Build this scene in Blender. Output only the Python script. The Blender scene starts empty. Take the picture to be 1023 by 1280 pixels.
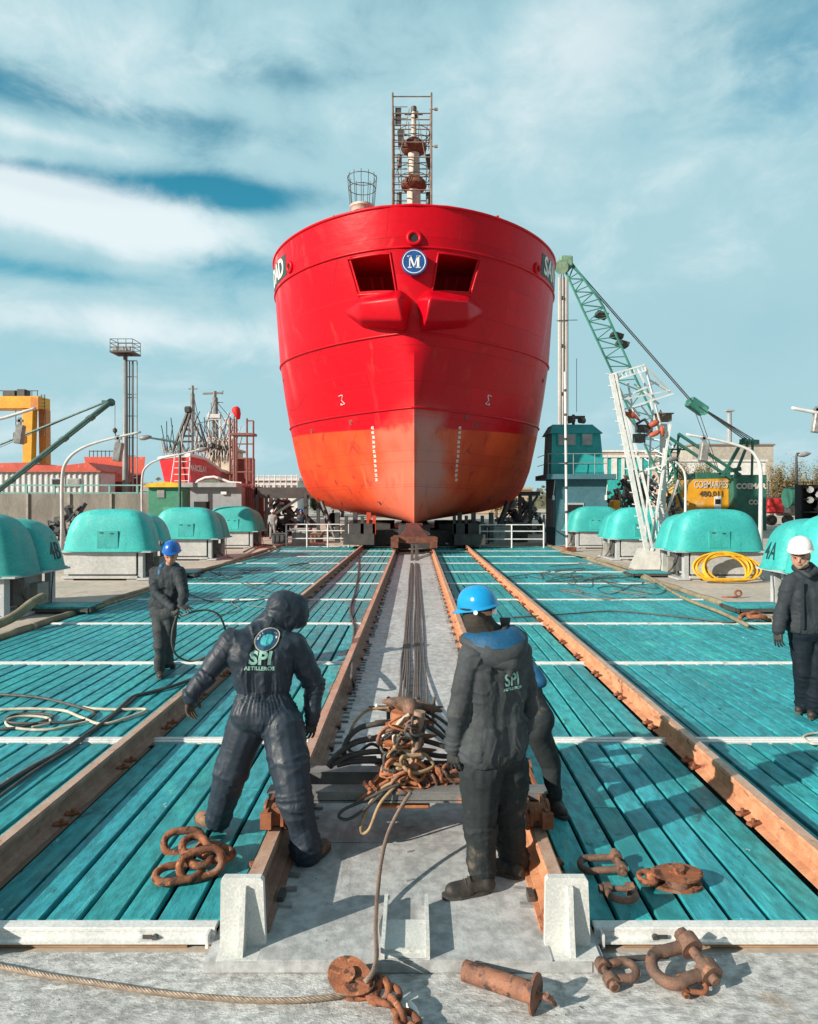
import bpy, math, random
from math import sin, cos, pi, radians as R, sqrt, atan2
from mathutils import Vector, Matrix, noise
random.seed(7)
SC = bpy.context.scene
# ---------------------------------------------------------------- camera
CX, CH, F = 0.055, 2.3, 850.0
cd = bpy.data.cameras.new('camera'); cam = bpy.data.objects.new('camera', cd)
SC.collection.objects.link(cam); SC.camera = cam
cam.location = (CX, 0, CH); cam.rotation_euler = (R(90), 0, 0)
cd.sensor_fit = 'VERTICAL'; cd.sensor_height = 32; cd.lens = F/1280*32
cd.shift_x = -8/1280; cd.shift_y = -13/1280
cd.clip_start = .05; cd.clip_end = 4000
# ---------------------------------------------------------------- sun, sky
SUNV = Vector((-.84, -.53, .45)).normalized()
sd = bpy.data.lights.new('sun', 'SUN'); so = bpy.data.objects.new('sun', sd); SC.collection.objects.link(so)
sd.energy = 4.4; sd.angle = R(.5); sd.color = (1, .9, .76)
so.rotation_euler = SUNV.to_track_quat('Z', 'Y').to_euler(); so.location = (-20, -15, 30)
W = bpy.data.worlds.new('World'); SC.world = W; W.use_nodes = True
SC.view_settings.view_transform = 'Standard'; SC.view_settings.look = 'None'
SC.view_settings.exposure = 0.62; SC.view_settings.gamma = 1.0
def world():
    nt = W.node_tree; N = nt.nodes; L = nt.links; N.clear()
    out = N.new('ShaderNodeOutputWorld'); bg = N.new('ShaderNodeBackground'); L.new(bg.outputs[0], out.inputs[0])
    bg.inputs[1].default_value = .082
    sky = N.new('ShaderNodeTexSky'); sky.sky_type = 'NISHITA'; sky.sun_disc = False
    sky.sun_elevation = math.asin(SUNV.z); sky.sun_rotation = atan2(SUNV.x, SUNV.y) % (2*pi)
    sky.air_density = 1.0; sky.dust_density = .6; sky.ozone_density = 2.2
    tc = N.new('ShaderNodeTexCoord'); sp = N.new('ShaderNodeSeparateXYZ'); L.new(tc.outputs['Generated'], sp.inputs[0])
    def M(op, a, b=None, c=None, clamp=False):
        n = N.new('ShaderNodeMath'); n.operation = op; n.use_clamp = clamp
        for i, v in enumerate((a, b, c)):
            if v is None: continue
            if isinstance(v, (int, float)): n.inputs[i].default_value = v
            else: L.new(v, n.inputs[i])
        return n.outputs[0]
    u = M('ARCTAN2', sp.outputs[0], sp.outputs[1]); v = M('ARCSINE', sp.outputs[2])
    cb = N.new('ShaderNodeCombineXYZ'); L.new(u, cb.inputs[0]); L.new(M('MULTIPLY', v, 1.7), cb.inputs[1])
    def noi(scale, det, rough, dist=0, off=0.0):
        m = N.new('ShaderNodeVectorMath'); m.operation = 'ADD'; L.new(cb.outputs[0], m.inputs[0]); m.inputs[1].default_value = (off, off*.7, off*1.3)
        n = N.new('ShaderNodeTexNoise'); n.inputs['Scale'].default_value = scale; n.inputs['Detail'].default_value = det
        n.inputs['Roughness'].default_value = rough; n.inputs['Distortion'].default_value = dist
        L.new(m.outputs[0], n.inputs['Vector']); return n.outputs[0]
    big = noi(2.2, 8, .55, .35, 3.1); fine = noi(7, 10, .6, .3, 8.2)
    def blob(px, py, rx, ry, w):          # a cloud bank of its own at a place in the sky
        u0 = math.atan((px-519.5)/850); v0 = (627-py)/850*cos(u0)
        a = M('DIVIDE', M('SUBTRACT', u, u0), rx/850); b = M('DIVIDE', M('SUBTRACT', v, v0), ry/850)
        d = M('ADD', M('MULTIPLY', a, a), M('MULTIPLY', b, b))
        return M('MULTIPLY', M('POWER', 2.718, M('MULTIPLY', d, -1.0)), w)
    def total(bl):
        s = blob(*bl[0])
        for b in bl[1:]: s = M('ADD', s, blob(*b))
        return s
    def ramp(val, a, b):
        n = N.new('ShaderNodeMapRange'); n.interpolation_type = 'SMOOTHSTEP'; L.new(val, n.inputs[0])
        n.inputs[1].default_value = a; n.inputs[2].default_value = b; return n.outputs[0]
    def mix(f, a, b):
        n = N.new('ShaderNodeMix'); n.data_type = 'RGBA'; L.new(f, n.inputs[0])
        for k, x in ((6, a), (7, b)):
            if isinstance(x, tuple): n.inputs[k].default_value = (*x, 1)
            else: L.new(x, n.inputs[k])
        return n.outputs[2]
    # clear blue from the sky model, tinted teal
    tint = N.new('ShaderNodeMix'); tint.data_type = 'RGBA'; tint.blend_type = 'MULTIPLY'; tint.inputs[0].default_value = 1
    L.new(sky.outputs[0], tint.inputs[6]); tint.inputs[7].default_value = (.30, 1.22, 1.08, 1)
    base = mix(ramp(M('ADD', v, 0), .0, .3), (3.9, 5.9, 6.4), tint.outputs[2])
    holes = total([(110, 172, 230, 24, .5), (270, 262, 120, 18, .72), (45, 243, 110, 15, .95), (60, 348, 120, 14, .42), (1000, 60, 170, 90, .34), (300, 345, 80, 20, .25), (1000, 175, 120, 50, .15), (330, 150, 120, 20, .25)])
    veil = M('ADD', M('SUBTRACT', M('MULTIPLY', big, .95), holes), M('MULTIPLY', fine, .75))
    col = mix(ramp(veil, .26, .80), base, (3.3, 5.25, 5.8))
    wh = total([(130, 285, 170, 34, 1.05), (50, 262, 70, 16, .5), (740, 115, 120, 50, .5), (60, 95, 240, 60, .30), (160, 415, 360, 30, .6), (860, 130, 300, 80, .16), (110, 210, 120, 10, .4), (980, 260, 200, 80, .25), (620, 210, 260, 100, .14), (250, 120, 160, 40, .12), (900, 560, 300, 60, .2), (200, 540, 300, 60, .25)])
    col = mix(M('MULTIPLY', ramp(M('ADD', wh, M('MULTIPLY', M('SUBTRACT', fine, .5), 1.25)), .10, .80), .85), col, (6.9, 7.6, 7.8))
    dk = total([(300, 40, 560, 50, .6), (950, 40, 260, 90, .45), (880, 430, 330, 90, .25), (80, 330, 180, 12, .3), (480, 160, 300, 40, .12), (700, 210, 160, 40, .2)])
    col = mix(M('MULTIPLY', ramp(M('ADD', dk, M('MULTIPLY', M('SUBTRACT', big, .5), .8)), .1, .6), .5), col, (1.9, 3.9, 4.6))
    # the half of the sky behind the camera is clear and deep
    back = ramp(sp.outputs[1], -.25, .35)
    col = mix(back, (2.0, 2.7, 2.9), col)
    up = ramp(v, .75, 1.15); col = mix(up, col, (1.8, 2.8, 3.2))
    L.new(col, bg.inputs[0])
world()
# ---------------------------------------------------------------- helpers
OFF = {}
def P(px, py, Y): return Vector((CX+(px-519.5)/F*Y, Y, CH-(py-627)/F*Y))
def G(px, py, z=0.0):
    Y = (CH-z)*F/(py-627); return Vector((CX+(px-519.5)/F*Y, Y, z))
class MB:
    def __init__(s): s.v = []; s.f = []; s.m = []; s.mi = 0
    def add(s, vs, fs):
        o = len(s.v); s.v += [tuple(v) for v in vs]; s.f += [tuple(i+o for i in f) for f in fs]; s.m += [s.mi]*len(fs); return s
    def box(s, c, d, rot=None, b=0.0):
        x, y, z = d[0]/2, d[1]/2, d[2]/2
        if b > 0:
            b = min(b, x*.9, y*.9, z*.9); pts = []; 
            for sx in (-1, 1):
                for sy in (-1, 1):
                    for sz in (-1, 1): pts += [(sx*x, sy*(y-b), sz*(z-b)), (sx*(x-b), sy*y, sz*(z-b)), (sx*(x-b), sy*(y-b), sz*z)]
            def ix(sx, sy, sz, k): return ((sx > 0)*4+(sy > 0)*2+(sz > 0))*3+k
            fs = []
            for k, (a, c2) in enumerate(((1, 2), (0, 2), (0, 1))):
                for sg in (-1, 1):
                    q = []
                    for (p1, p2) in ((-1, -1), (1, -1), (1, 1), (-1, 1)):
                        t = [0, 0, 0]; t[k] = sg; t[a] = p1; t[c2] = p2; q.append(ix(*t, k))
                    fs.append(q if (sg > 0) ^ (k == 1) else q[::-1])
            for k in range(3):
                a, c2 = [i for i in range(3) if i != k]
                for s1 in (-1, 1):
                    for s2 in (-1, 1):
                        q = []
                        for sk, kk in ((-1, a), (1, a), (1, c2), (-1, c2)):
                            t = [0, 0, 0]; t[k] = sk; t[a] = s1; t[c2] = s2; q.append(ix(*t, kk))
                        fs.append(q)
            for sx in (-1, 1):
                for sy in (-1, 1):
                    for sz in (-1, 1): fs.append([ix(sx, sy, sz, 0), ix(sx, sy, sz, 1), ix(sx, sy, sz, 2)])
            vs = [Vector(p) for p in pts]
        else:
            vs = [Vector((i*x, j*y, k*z)) for i in (-1, 1) for j in (-1, 1) for k in (-1, 1)]
            fs = [(0, 1, 3, 2), (4, 6, 7, 5), (0, 4, 5, 1), (2, 3, 7, 6), (0, 2, 6, 4), (1, 5, 7, 3)]
        if rot is not None:
            mt = rot if isinstance(rot, Matrix) else Matrix.Rotation(rot, 3, 'Z'); vs = [mt @ v for v in vs]
        c = Vector(c); return s.add([v+c for v in vs], fs)
    def tube(s, pts, r, n=8, closed=False, cap=True, up=None):
        pts = [Vector(p) for p in pts]; m = len(pts); rs = r if isinstance(r, (list, tuple)) else [r]*m
        T = []
        for i in range(m):
            a = pts[(i-1) % m] if (closed or i > 0) else pts[i]; b = pts[(i+1) % m] if (closed or i < m-1) else pts[i]
            t = b-a; T.append(t.normalized() if t.length > 1e-9 else Vector((0, 0, 1)))
        u = T[0].orthogonal().normalized() if up is None else (Vector(up)-T[0]*T[0].dot(Vector(up))).normalized(); vs = []
        for i in range(m):
            u = u-T[i]*u.dot(T[i]); u = u.normalized() if u.length > 1e-6 else T[i].orthogonal().normalized()
            w = T[i].cross(u)
            for k in range(n):
                a = 2*pi*k/n+pi/n; vs.append(pts[i]+(u*cos(a)+w*sin(a))*rs[i])
        fs = []
        for i in range(m if closed else m-1):
            j = (i+1) % m
            for k in range(n): fs.append((i*n+k, i*n+(k+1) % n, j*n+(k+1) % n, j*n+k))
        if cap and not closed: fs += [tuple(range(n))[::-1], tuple((m-1)*n+k for k in range(n))]
        return s.add(vs, fs)
    def cyl(s, a, b, r, r2=None, n=16): return s.tube([a, b], [r, r if r2 is None else r2], n)
    def bar(s, a, b, w, h=None): 
        a = Vector(a); b = Vector(b); h = h or w; t = (b-a).normalized(); up = Vector((0, 0, 1)) if abs(t.z) < .95 else Vector((0, 1, 0))
        x = t.cross(up).normalized(); z = x.cross(t); vs = []
        for p in (a, b):
            for i, j in ((-1, -1), (1, -1), (1, 1), (-1, 1)): vs.append(p+x*i*w/2+z*j*h/2)
        return s.add(vs, [(3, 2, 1, 0), (4, 5, 6, 7), (0, 1, 5, 4), (1, 2, 6, 5), (2, 3, 7, 6), (3, 0, 4, 7)])
    def prism(s, poly, d0, d1, ax='Y'):
        n = len(poly)
        def q(p, d): return {'Y': (p[0], d, p[1]), 'X': (d, p[0], p[1]), 'Z': (p[0], p[1], d)}[ax]
        return s.add([q(p, d0) for p in poly]+[q(p, d1) for p in poly], [tuple(range(n)), tuple(range(n, 2*n))[::-1]]+[(i, i+n, (i+1) % n+n, (i+1) % n) for i in range(n)])
    def lathe(s, prof, c=(0, 0, 0), n=24, M=None):
        c = Vector(c); vs = []; m = len(prof)
        for (r, z) in prof:
            for k in range(n):
                p = Vector((r*cos(2*pi*k/n), r*sin(2*pi*k/n), z)); vs.append((M @ p if M else p)+c)
        fs = [(i*n+k, i*n+(k+1) % n, (i+1)*n+(k+1) % n, (i+1)*n+k) for i in range(m-1) for k in range(n)]
        fs += [tuple(range(n))[::-1], tuple((m-1)*n+k for k in range(n))]
        return s.add(vs, fs)
    def torus(s, c, R_, r, M=None, n=24, k=8, a0=0, a1=2*pi, sq=1.0):
        c = Vector(c); cl = abs(a1-a0-2*pi) < 1e-4; pts = []
        for i in range(n if cl else n+1):
            a = a0+(a1-a0)*i/n; p = Vector((R_*cos(a), R_*sq*sin(a), 0)); pts.append((M @ p if M else p)+c)
        return s.tube(pts, r, k, closed=cl)
    def grid(s, rows):
        n = len(rows[0]); vs = [p for r in rows for p in r]
        return s.add(vs, [(i*n+k, i*n+k+1, (i+1)*n+k+1, (i+1)*n+k) for i in range(len(rows)-1) for k in range(n-1)])
    def xf(s, M):
        s.v = [tuple(M @ Vector(v)) for v in s.v]; return s
    def build(s, name, mats, parent=None, smooth=False, origin=None, angle=None):
        off = Vector(OFF[parent.name]) if parent is not None else Vector(origin or (0, 0, 0))
        me = bpy.data.meshes.new(name); me.from_pydata([tuple(Vector(v)-off) for v in s.v], [], s.f)
        mats = mats if isinstance(mats, (list, tuple)) else [mats]
        for m in mats: me.materials.append(m)
        if len(mats) > 1: me.polygons.foreach_set('material_index', s.m)
        import bmesh
        bm = bmesh.new(); bm.from_mesh(me); bmesh.ops.recalc_face_normals(bm, faces=bm.faces); bm.to_mesh(me); bm.free()
        if smooth:
            me.polygons.foreach_set('use_smooth', [True]*len(me.polygons))
            if angle is not None:
                bm = bmesh.new(); bm.from_mesh(me)
                for e in bm.edges:
                    if len(e.link_faces) == 2 and e.calc_face_angle(0) > R(angle): e.smooth = False
                bm.to_mesh(me); bm.free()
        me.update(); o = bpy.data.objects.new(name, me); SC.collection.objects.link(o)
        if parent is not None: o.parent = parent; OFF[o.name] = OFF[parent.name]
        else: o.location = off; OFF[o.name] = tuple(off)
        return o
def tag(o, label=None, cat=None, group=None, kind=None):
    if label: o['label'] = label
    if cat: o['category'] = cat
    if group: o['group'] = group
    if kind: o['kind'] = kind
    return o
def thing(name, label, cat, loc=(0, 0, 0), group=None):
    o = bpy.data.objects.new(name, None); SC.collection.objects.link(o); o.location = loc; o.empty_display_size = .2
    OFF[o.name] = tuple(loc); return tag(o, label, cat, group)
def copy_tree(o, parent=None, loc=None, rotz=None, label=None, scale=None):
    c = o.copy(); SC.collection.objects.link(c); OFF[c.name] = OFF[o.name]
    if parent is not None: c.parent = parent
    if loc is not None: c.location = loc
    if rotz is not None: c.rotation_euler = (0, 0, rotz)
    if scale is not None: c.scale = scale
    if label: c['label'] = label
    for ch in [x for x in SC.objects if x.parent is o]: copy_tree(ch, c)
    return c
# ---------------------------------------------------------------- materials
MC = {}
def mat(name, c1, c2=None, rough=.6, metal=0.0, sc=3.0, amt=(.35, .65), spots=None, bump=.0, bsc=40, stretch=(1, 1, 1), island=0.0, spec=.5, fine=.12, coat=0, world=False):
    """c1/c2 blended by noise; spots = list of (colour, scale, lo, hi, stretch) laid on top (rust, chips, stains of their own shape)"""
    if name in MC: return MC[name]
    m = bpy.data.materials.new(name); m.use_nodes = True; nt = m.node_tree; N = nt.nodes; L = nt.links
    b = N['Principled BSDF']; b.inputs['Roughness'].default_value = rough; b.inputs['Metallic'].default_value = metal
    b.inputs['Specular IOR Level'].default_value = spec
    if coat: b.inputs['Coat Weight'].default_value = coat; b.inputs['Coat Roughness'].default_value = .15
    tc = N.new('ShaderNodeTexCoord'); src = tc.outputs['Object']
    if world: src = N.new('ShaderNodeNewGeometry').outputs['Position']
    def nz(scale, st=(1, 1, 1), det=6, off=0, rg=.6, dist=0):
        mp = N.new('ShaderNodeMapping'); L.new(src, mp.inputs[0]); mp.inputs['Scale'].default_value = st; mp.inputs['Location'].default_value = (off, off*1.7, off*.6)
        n = N.new('ShaderNodeTexNoise'); n.inputs['Scale'].default_value = scale; n.inputs['Detail'].default_value = det; n.inputs['Roughness'].default_value = rg
        n.inputs['Distortion'].default_value = dist; L.new(mp.outputs[0], n.inputs['Vector']); return n.outputs[0]
    def mr(v, a, bb, o0=0, o1=1):
        n = N.new('ShaderNodeMapRange'); n.interpolation_type = 'SMOOTHSTEP'; L.new(v, n.inputs[0]); n.inputs[1].default_value = a; n.inputs[2].default_value = bb
        n.inputs[3].default_value = o0; n.inputs[4].default_value = o1; return n.outputs[0]
    def mix(f, a, c, mode='MIX'):
        n = N.new('ShaderNodeMix'); n.data_type = 'RGBA'; n.blend_type = mode
        if isinstance(f, (int, float)): n.inputs[0].default_value = f
        else: L.new(f, n.inputs[0])
        for k, x in ((6, a), (7, c)):
            if isinstance(x, tuple): n.inputs[k].default_value = (*x[:3], 1)
            else: L.new(x, n.inputs[k])
        return n.outputs[2]
    c2 = c2 or tuple(x*.75 for x in c1)
    col = mix(mr(nz(sc, stretch, off=random.random()*9), *amt), c1, c2)
    if island:
        g = N.new('ShaderNodeNewGeometry'); hv = N.new('ShaderNodeHueSaturation'); L.new(col, hv.inputs['Color'])
        L.new(mr(g.outputs['Random Per Island'], 0, 1, 1-island, 1+island), hv.inputs['Value'])
        ad = N.new('ShaderNodeMath'); ad.operation = 'MULTIPLY'; ad.inputs[1].default_value = 7.13; L.new(g.outputs['Random Per Island'], ad.inputs[0])
        fr = N.new('ShaderNodeMath'); fr.operation = 'FRACT'; L.new(ad.outputs[0], fr.inputs[0])
        L.new(mr(fr.outputs[0], 0, 1, .5-island*.06, .5+island*.06), hv.inputs['Hue']); col = hv.outputs[0]
    if fine:
        f = nz(sc*14, stretch, 4, off=3); col = mix(1.0, col, mr2(N, L, mr(f, .3, .7, 1-fine, 1+fine)), 'MULTIPLY')
    for i, (c, s_, lo, hi, st) in enumerate(spots or []):
        col = mix(mr(nz(s_, st, 8, off=11+i*5.3, rg=.65), lo, hi), col, c)
    L.new(col, b.inputs['Base Color'])
    if rough < .95:
        L.new(mr(nz(sc*3, off=5), .3, .7, max(0, rough-.1), min(1, rough+.12)), b.inputs['Roughness'])
    if bump:
        bp = N.new('ShaderNodeBump'); bp.inputs['Strength'].default_value = 1; bp.inputs['Distance'].default_value = bump
        L.new(nz(bsc, stretch, 6, rg=.7), bp.inputs['Height']); L.new(bp.outputs[0], b.inputs['Normal'])
    MC[name] = m; return m
def mr2(N, L, v):
    c = N.new('ShaderNodeCombineColor')
    for i in range(3): L.new(v, c.inputs[i])
    return c.outputs[0]
S1 = (1, 1, 1)
RUST = mat('rust', (.33, .12, .055), (.18, .065, .035), rough=.85, sc=9, spots=[((.10, .04, .025), 22, .6, .72, S1), ((.6, .26, .11), 14, .6, .75, S1)], bump=.002, bsc=90)
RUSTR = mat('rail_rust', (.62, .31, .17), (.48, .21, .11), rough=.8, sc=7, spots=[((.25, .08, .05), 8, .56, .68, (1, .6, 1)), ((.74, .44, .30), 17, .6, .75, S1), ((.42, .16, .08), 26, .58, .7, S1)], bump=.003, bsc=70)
RUSTL = mat('rail_rust_shaded', (.34, .215, .165), (.25, .145, .11), rough=.8, sc=7, spots=[((.2, .09, .06), 8, .58, .7, (1, .6, 1)), ((.44, .31, .25), 17, .6, .75, S1)], bump=.003, bsc=70)  # darker copy of the rail rust, shade of the left rails put into its colour
DKST = mat('dark_steel', (.06, .065, .07), (.10, .09, .085), rough=.55, metal=.3, spots=[((.2, .09, .05), 6, .62, .75, S1)], bump=.001)
CABLE = mat('black_cable', (.045, .045, .048), (.09, .085, .08), rough=.6, sc=6, bump=.0008, bsc=200)
WHST = mat('white_steel', (.72, .73, .72), (.60, .62, .62), rough=.5, sc=4, spots=[((.38, .22, .14), 9, .68, .74, S1), ((.42, .44, .45), 5, .6, .7, S1)], bump=.0008, bsc=60)
GREYP = mat('grey_paint', (.46, .49, .51), (.38, .41, .43), rough=.55, sc=2, spots=[((.35, .22, .15), 7, .69, .76, S1)], bump=.0006)
TEALP = mat('teal_cover', (.045, .46, .44), (.035, .39, .385), rough=.6, sc=1.6, spots=[((.11, .52, .49), 3, .56, .74, (1, 1, .3)), ((.02, .22, .22), 5, .6, .74, (1, 1, .35)), ((.20, .42, .38), 13, .68, .74, S1)], bump=.003, bsc=9)
nt_ = TEALP.node_tree; _b = nt_.nodes['Principled BSDF']; _s = _b.inputs['Base Color'].links[0].from_socket; _o = nt_.nodes.new('ShaderNodeObjectInfo'); _h = nt_.nodes.new('ShaderNodeHueSaturation'); _r = nt_.nodes.new('ShaderNodeMapRange')
nt_.links.new(_o.outputs['Random'], _r.inputs[0]); _r.inputs[3].default_value = .80; _r.inputs[4].default_value = 1.12; nt_.links.new(_r.outputs[0], _h.inputs['Value']); nt_.links.new(_s, _h.inputs['Color']); nt_.links.new(_h.outputs[0], _b.inputs['Base Color'])
BLACK = mat('black', (.012, .012, .013), rough=.7, fine=0)
# ================================================================ GROUND AND DECK
XO, XI = 2.53, .85
CONC = mat('yard_concrete', (.50, .44, .375), (.40, .355, .31), rough=.9, sc=.5, spots=[((.24, .21, .18), 1.3, .6, .75, S1), ((.58, .53, .47), 3, .6, .7, S1)], bump=.003, bsc=30, world=True)
APR = mat('apron_paint', (.55, .56, .56), (.45, .46, .46), rough=.88, sc=1.1, spots=[((.29, .29, .285), 2.3, .58, .72, (1, 1.6, 1)), ((.74, .75, .74), 6, .655, .69, (1, 2.2, 1)), ((.12, .11, .10), 22, .66, .69, S1), ((.36, .25, .18), 2.2, .64, .78, S1), ((.22, .21, .20), 1.2, .60, .68, (2, .6, 1)), ((.80, .80, .78), 9, .68, .70, (1, 2.5, 1))], bump=.012, bsc=44, stretch=(1, 1.7, 1), world=True, fine=.35)
WALK = mat('walkway_steel', (.455, .465, .475), (.385, .40, .41), rough=.65, sc=.9, spots=[((.31, .32, .33), 3, .58, .72, (1, .5, 1)), ((.66, .66, .64), 5, .68, .71, (1, .6, 1)), ((.36, .25, .18), 4, .62, .76, (1, .4, 1)), ((.10, .10, .10), 22, .67, .70, S1), ((.27, .27, .27), 1.3, .56, .68, (2.5, .5, 1))], bump=.003, bsc=60, world=True, island=.05, fine=.25)
PLK = mat('teal_planks', (.036, .345, .385), (.023, .25, .29), rough=.5, sc=1.3, stretch=(1, .35, 1), island=.13, amt=(.3, .7),
          spots=[((.06, .45, .42), 2.2, .55, .72, (1, .5, 1)), ((.015, .14, .16), 5, .58, .74, (4, .22, 1)), ((.13, .52, .52), 8, .60, .74, (5, .3, 1)), ((.36, .62, .63), 13, .67, .71, (1, .6, 1)), ((.012, .05, .055), 26, .63, .68, (2.2, .5, 1)), ((.16, .56, .58), 34, .64, .70, (2.5, .25, 1)), ((.018, .22, .25), .9, .52, .70, S1), ((.02, .10, .11), 3.3, .63, .70, (1, .7, 1)), ((.20, .30, .27), 2.6, .66, .74, (1, .4, 1))], bump=.006, bsc=34, world=True, spec=.4, fine=.3)
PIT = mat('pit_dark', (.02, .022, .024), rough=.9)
g = MB(); g.add([(-2500, -60, -.095), (2500, -60, -.095), (2500, 3000, -.095), (-2500, 3000, -.095)], [(0, 1, 2, 3)])
tag(g.build('ground', CONC), kind='structure')
a = MB(); rows = []
for j in range(40):
    y = -3+6.6*j/39; rows.append([(x*.5, y, -.088+.004*noise.noise((x*.4, y*.9, 0))) for x in range(-20, 21)])
a.grid(rows); tag(a.build('apron', APR, smooth=True), kind='structure')
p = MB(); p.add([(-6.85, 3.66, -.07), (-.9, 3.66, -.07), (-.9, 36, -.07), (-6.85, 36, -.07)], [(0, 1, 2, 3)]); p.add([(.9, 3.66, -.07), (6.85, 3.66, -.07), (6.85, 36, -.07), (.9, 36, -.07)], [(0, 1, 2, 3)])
tag(p.build('dark_void_sheet', PIT), kind='structure')  # sheet coloured dark to stand in for the shade between planks
w = MB(); ys = [3.44, 4.63, 6.1, 7.55, 9.0]+[9+1.5*i for i in range(1, 14)]
for y0, y1 in zip(ys, ys[1:]+[30.2]):
    w.box((0, (y0+y1)/2, -.032), (1.5, y1-y0-.012, .02))
w.box((0, 16.8, -.065), (1.5, 26.6, .042)); w.box((0, 3.446, -.058), (1.9, .012, .05)); w.box((-.86, 3.60, -.062), (.32, .31, .05)); w.box((.86, 3.60, -.062), (.32, .31, .05))
tag(w.build('steel_walkway', WALK), kind='structure')
st = MB()
random.seed(3)
for i in range(150):                                  # bolt heads and studs welded to the walkway
    y = 4.0+i*.17; 
    for x in (-.55, .56):
        if random.random() < .6: st.cyl((x+random.uniform(-.02, .02), y, -.076), (x, y, -.062), .013, n=6)
    if i % 2: st.box((.02, y, -.020), (.05, .014, .006), .5)
for i in range(170):
    y = 3.9+i*.155
    for sx in (-1, 1):
        if random.random() < .8: st.box((sx*.70, y, -.014), (.07+random.random()*.05, .03, .022), random.uniform(-.2, .2))
tag(st.build('walkway_studs', mat('stud_steel', (.30, .31, .32), (.14, .13, .13), rough=.6)), kind='structure')
# beams (white strips) and planks
BY = [6.56+3.13*k for k in range(10)]
EDGES = [3.74]+BY
pk = MB(); random.seed(11)
cols = [(-6.8, -2.64), (-2.42, -.965), (.965, 2.42), (2.64, 6.8)]
for b0, b1 in zip(EDGES, EDGES[1:]):
    ya, yb = b0+(.075 if b0 > 4 else 0), b1-.075
    for (x0, x1) in cols:
        n = max(1, round((x1-x0)/.2)); wd = (x1-x0)/n
        for i in range(n):
            gp = .026+random.random()*.014; xc = x0+wd*(i+.5)+random.uniform(-.004, .004)
            dz = random.uniform(-.004, .003)
            if b0 < 10: cuts = [ya, yb] if random.random() < .8 else [ya, ya+(yb-ya)*random.choice((.35, .5, .62)), yb]
            else: cuts = [ya, yb]
            for c0, c1 in zip(cuts, cuts[1:]):
                pk.box((xc, (c0+c1)/2, -.022+dz), (wd-gp, c1-c0-.006, .044), b=.005 if b0 < 10 else 0)
tag(pk.build('timber_deck', PLK), kind='structure')
ORD = ['first', 'second', 'third', 'fourth', 'fifth', 'sixth', 'seventh', 'eighth', 'ninth', 'tenth']
for k, y in enumerate(BY):
    for s, nm in ((-1, 'left'), (1, 'right')):
        b = MB(); x0, x1 = s*.965, s*6.8
        b.box(((x0+x1)/2, y, -.012), (abs(x1-x0), .13, .045), b=.006); b.box(((x0+x1)/2, y, .0145), (abs(x1-x0)-.02, .045, .008))
        tag(b.build('cross_beam', WHST, origin=((x0+x1)/2, y, -.03)), f'{ORD[k]} white cross beam on the {nm} half of the teal deck, counted from the front edge', 'deck beam', 'white beams across the teal deck')
for s, nm in ((-1, 'left'), (1, 'right')):
    t = thing('edge_girder', f'white steel girder closing the front edge of the {nm} teal deck, rusty underneath', 'girder', (s*4, 3.68, -.08), 'front girders')
    b = MB(); x0, x1 = s*1.02, s*6.9
    b.box(((x0+x1)/2, 3.69, -.002), (abs(x1-x0), .07, .022), b=.004); b.box(((x0+x1)/2, 3.665, -.038), (abs(x1-x0), .022, .052)); b.box(((x0+x1)/2, 3.645, -.052), (abs(x1-x0), .05, .012))
    b.box((x0+s*.03, 3.64, -.03), (.014, .09, .07))
    b.build('flange', WHST, t)
    r = MB(); r.box(((x0+x1)/2, 3.66, -.078), (abs(x1-x0)-.3, .03, .024)); r.build('rusty_packing', mat('rusty_wood', (.50, .30, .16), (.30, .17, .09), rough=.85, sc=4, stretch=(.3, 1, 1)), t)
    for q in range(6):
        r = MB(); r.cyl((x0+s*(.32+q*1.05), 3.66, -.035), (x0+s*(.32+q*1.05), 3.635, -.036), .016, n=8); r.box((x0+s*(.36+q*1.05), 3.64, -.03), (.05, .006, .02)); r.build('lug', DKST, t)
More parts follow.
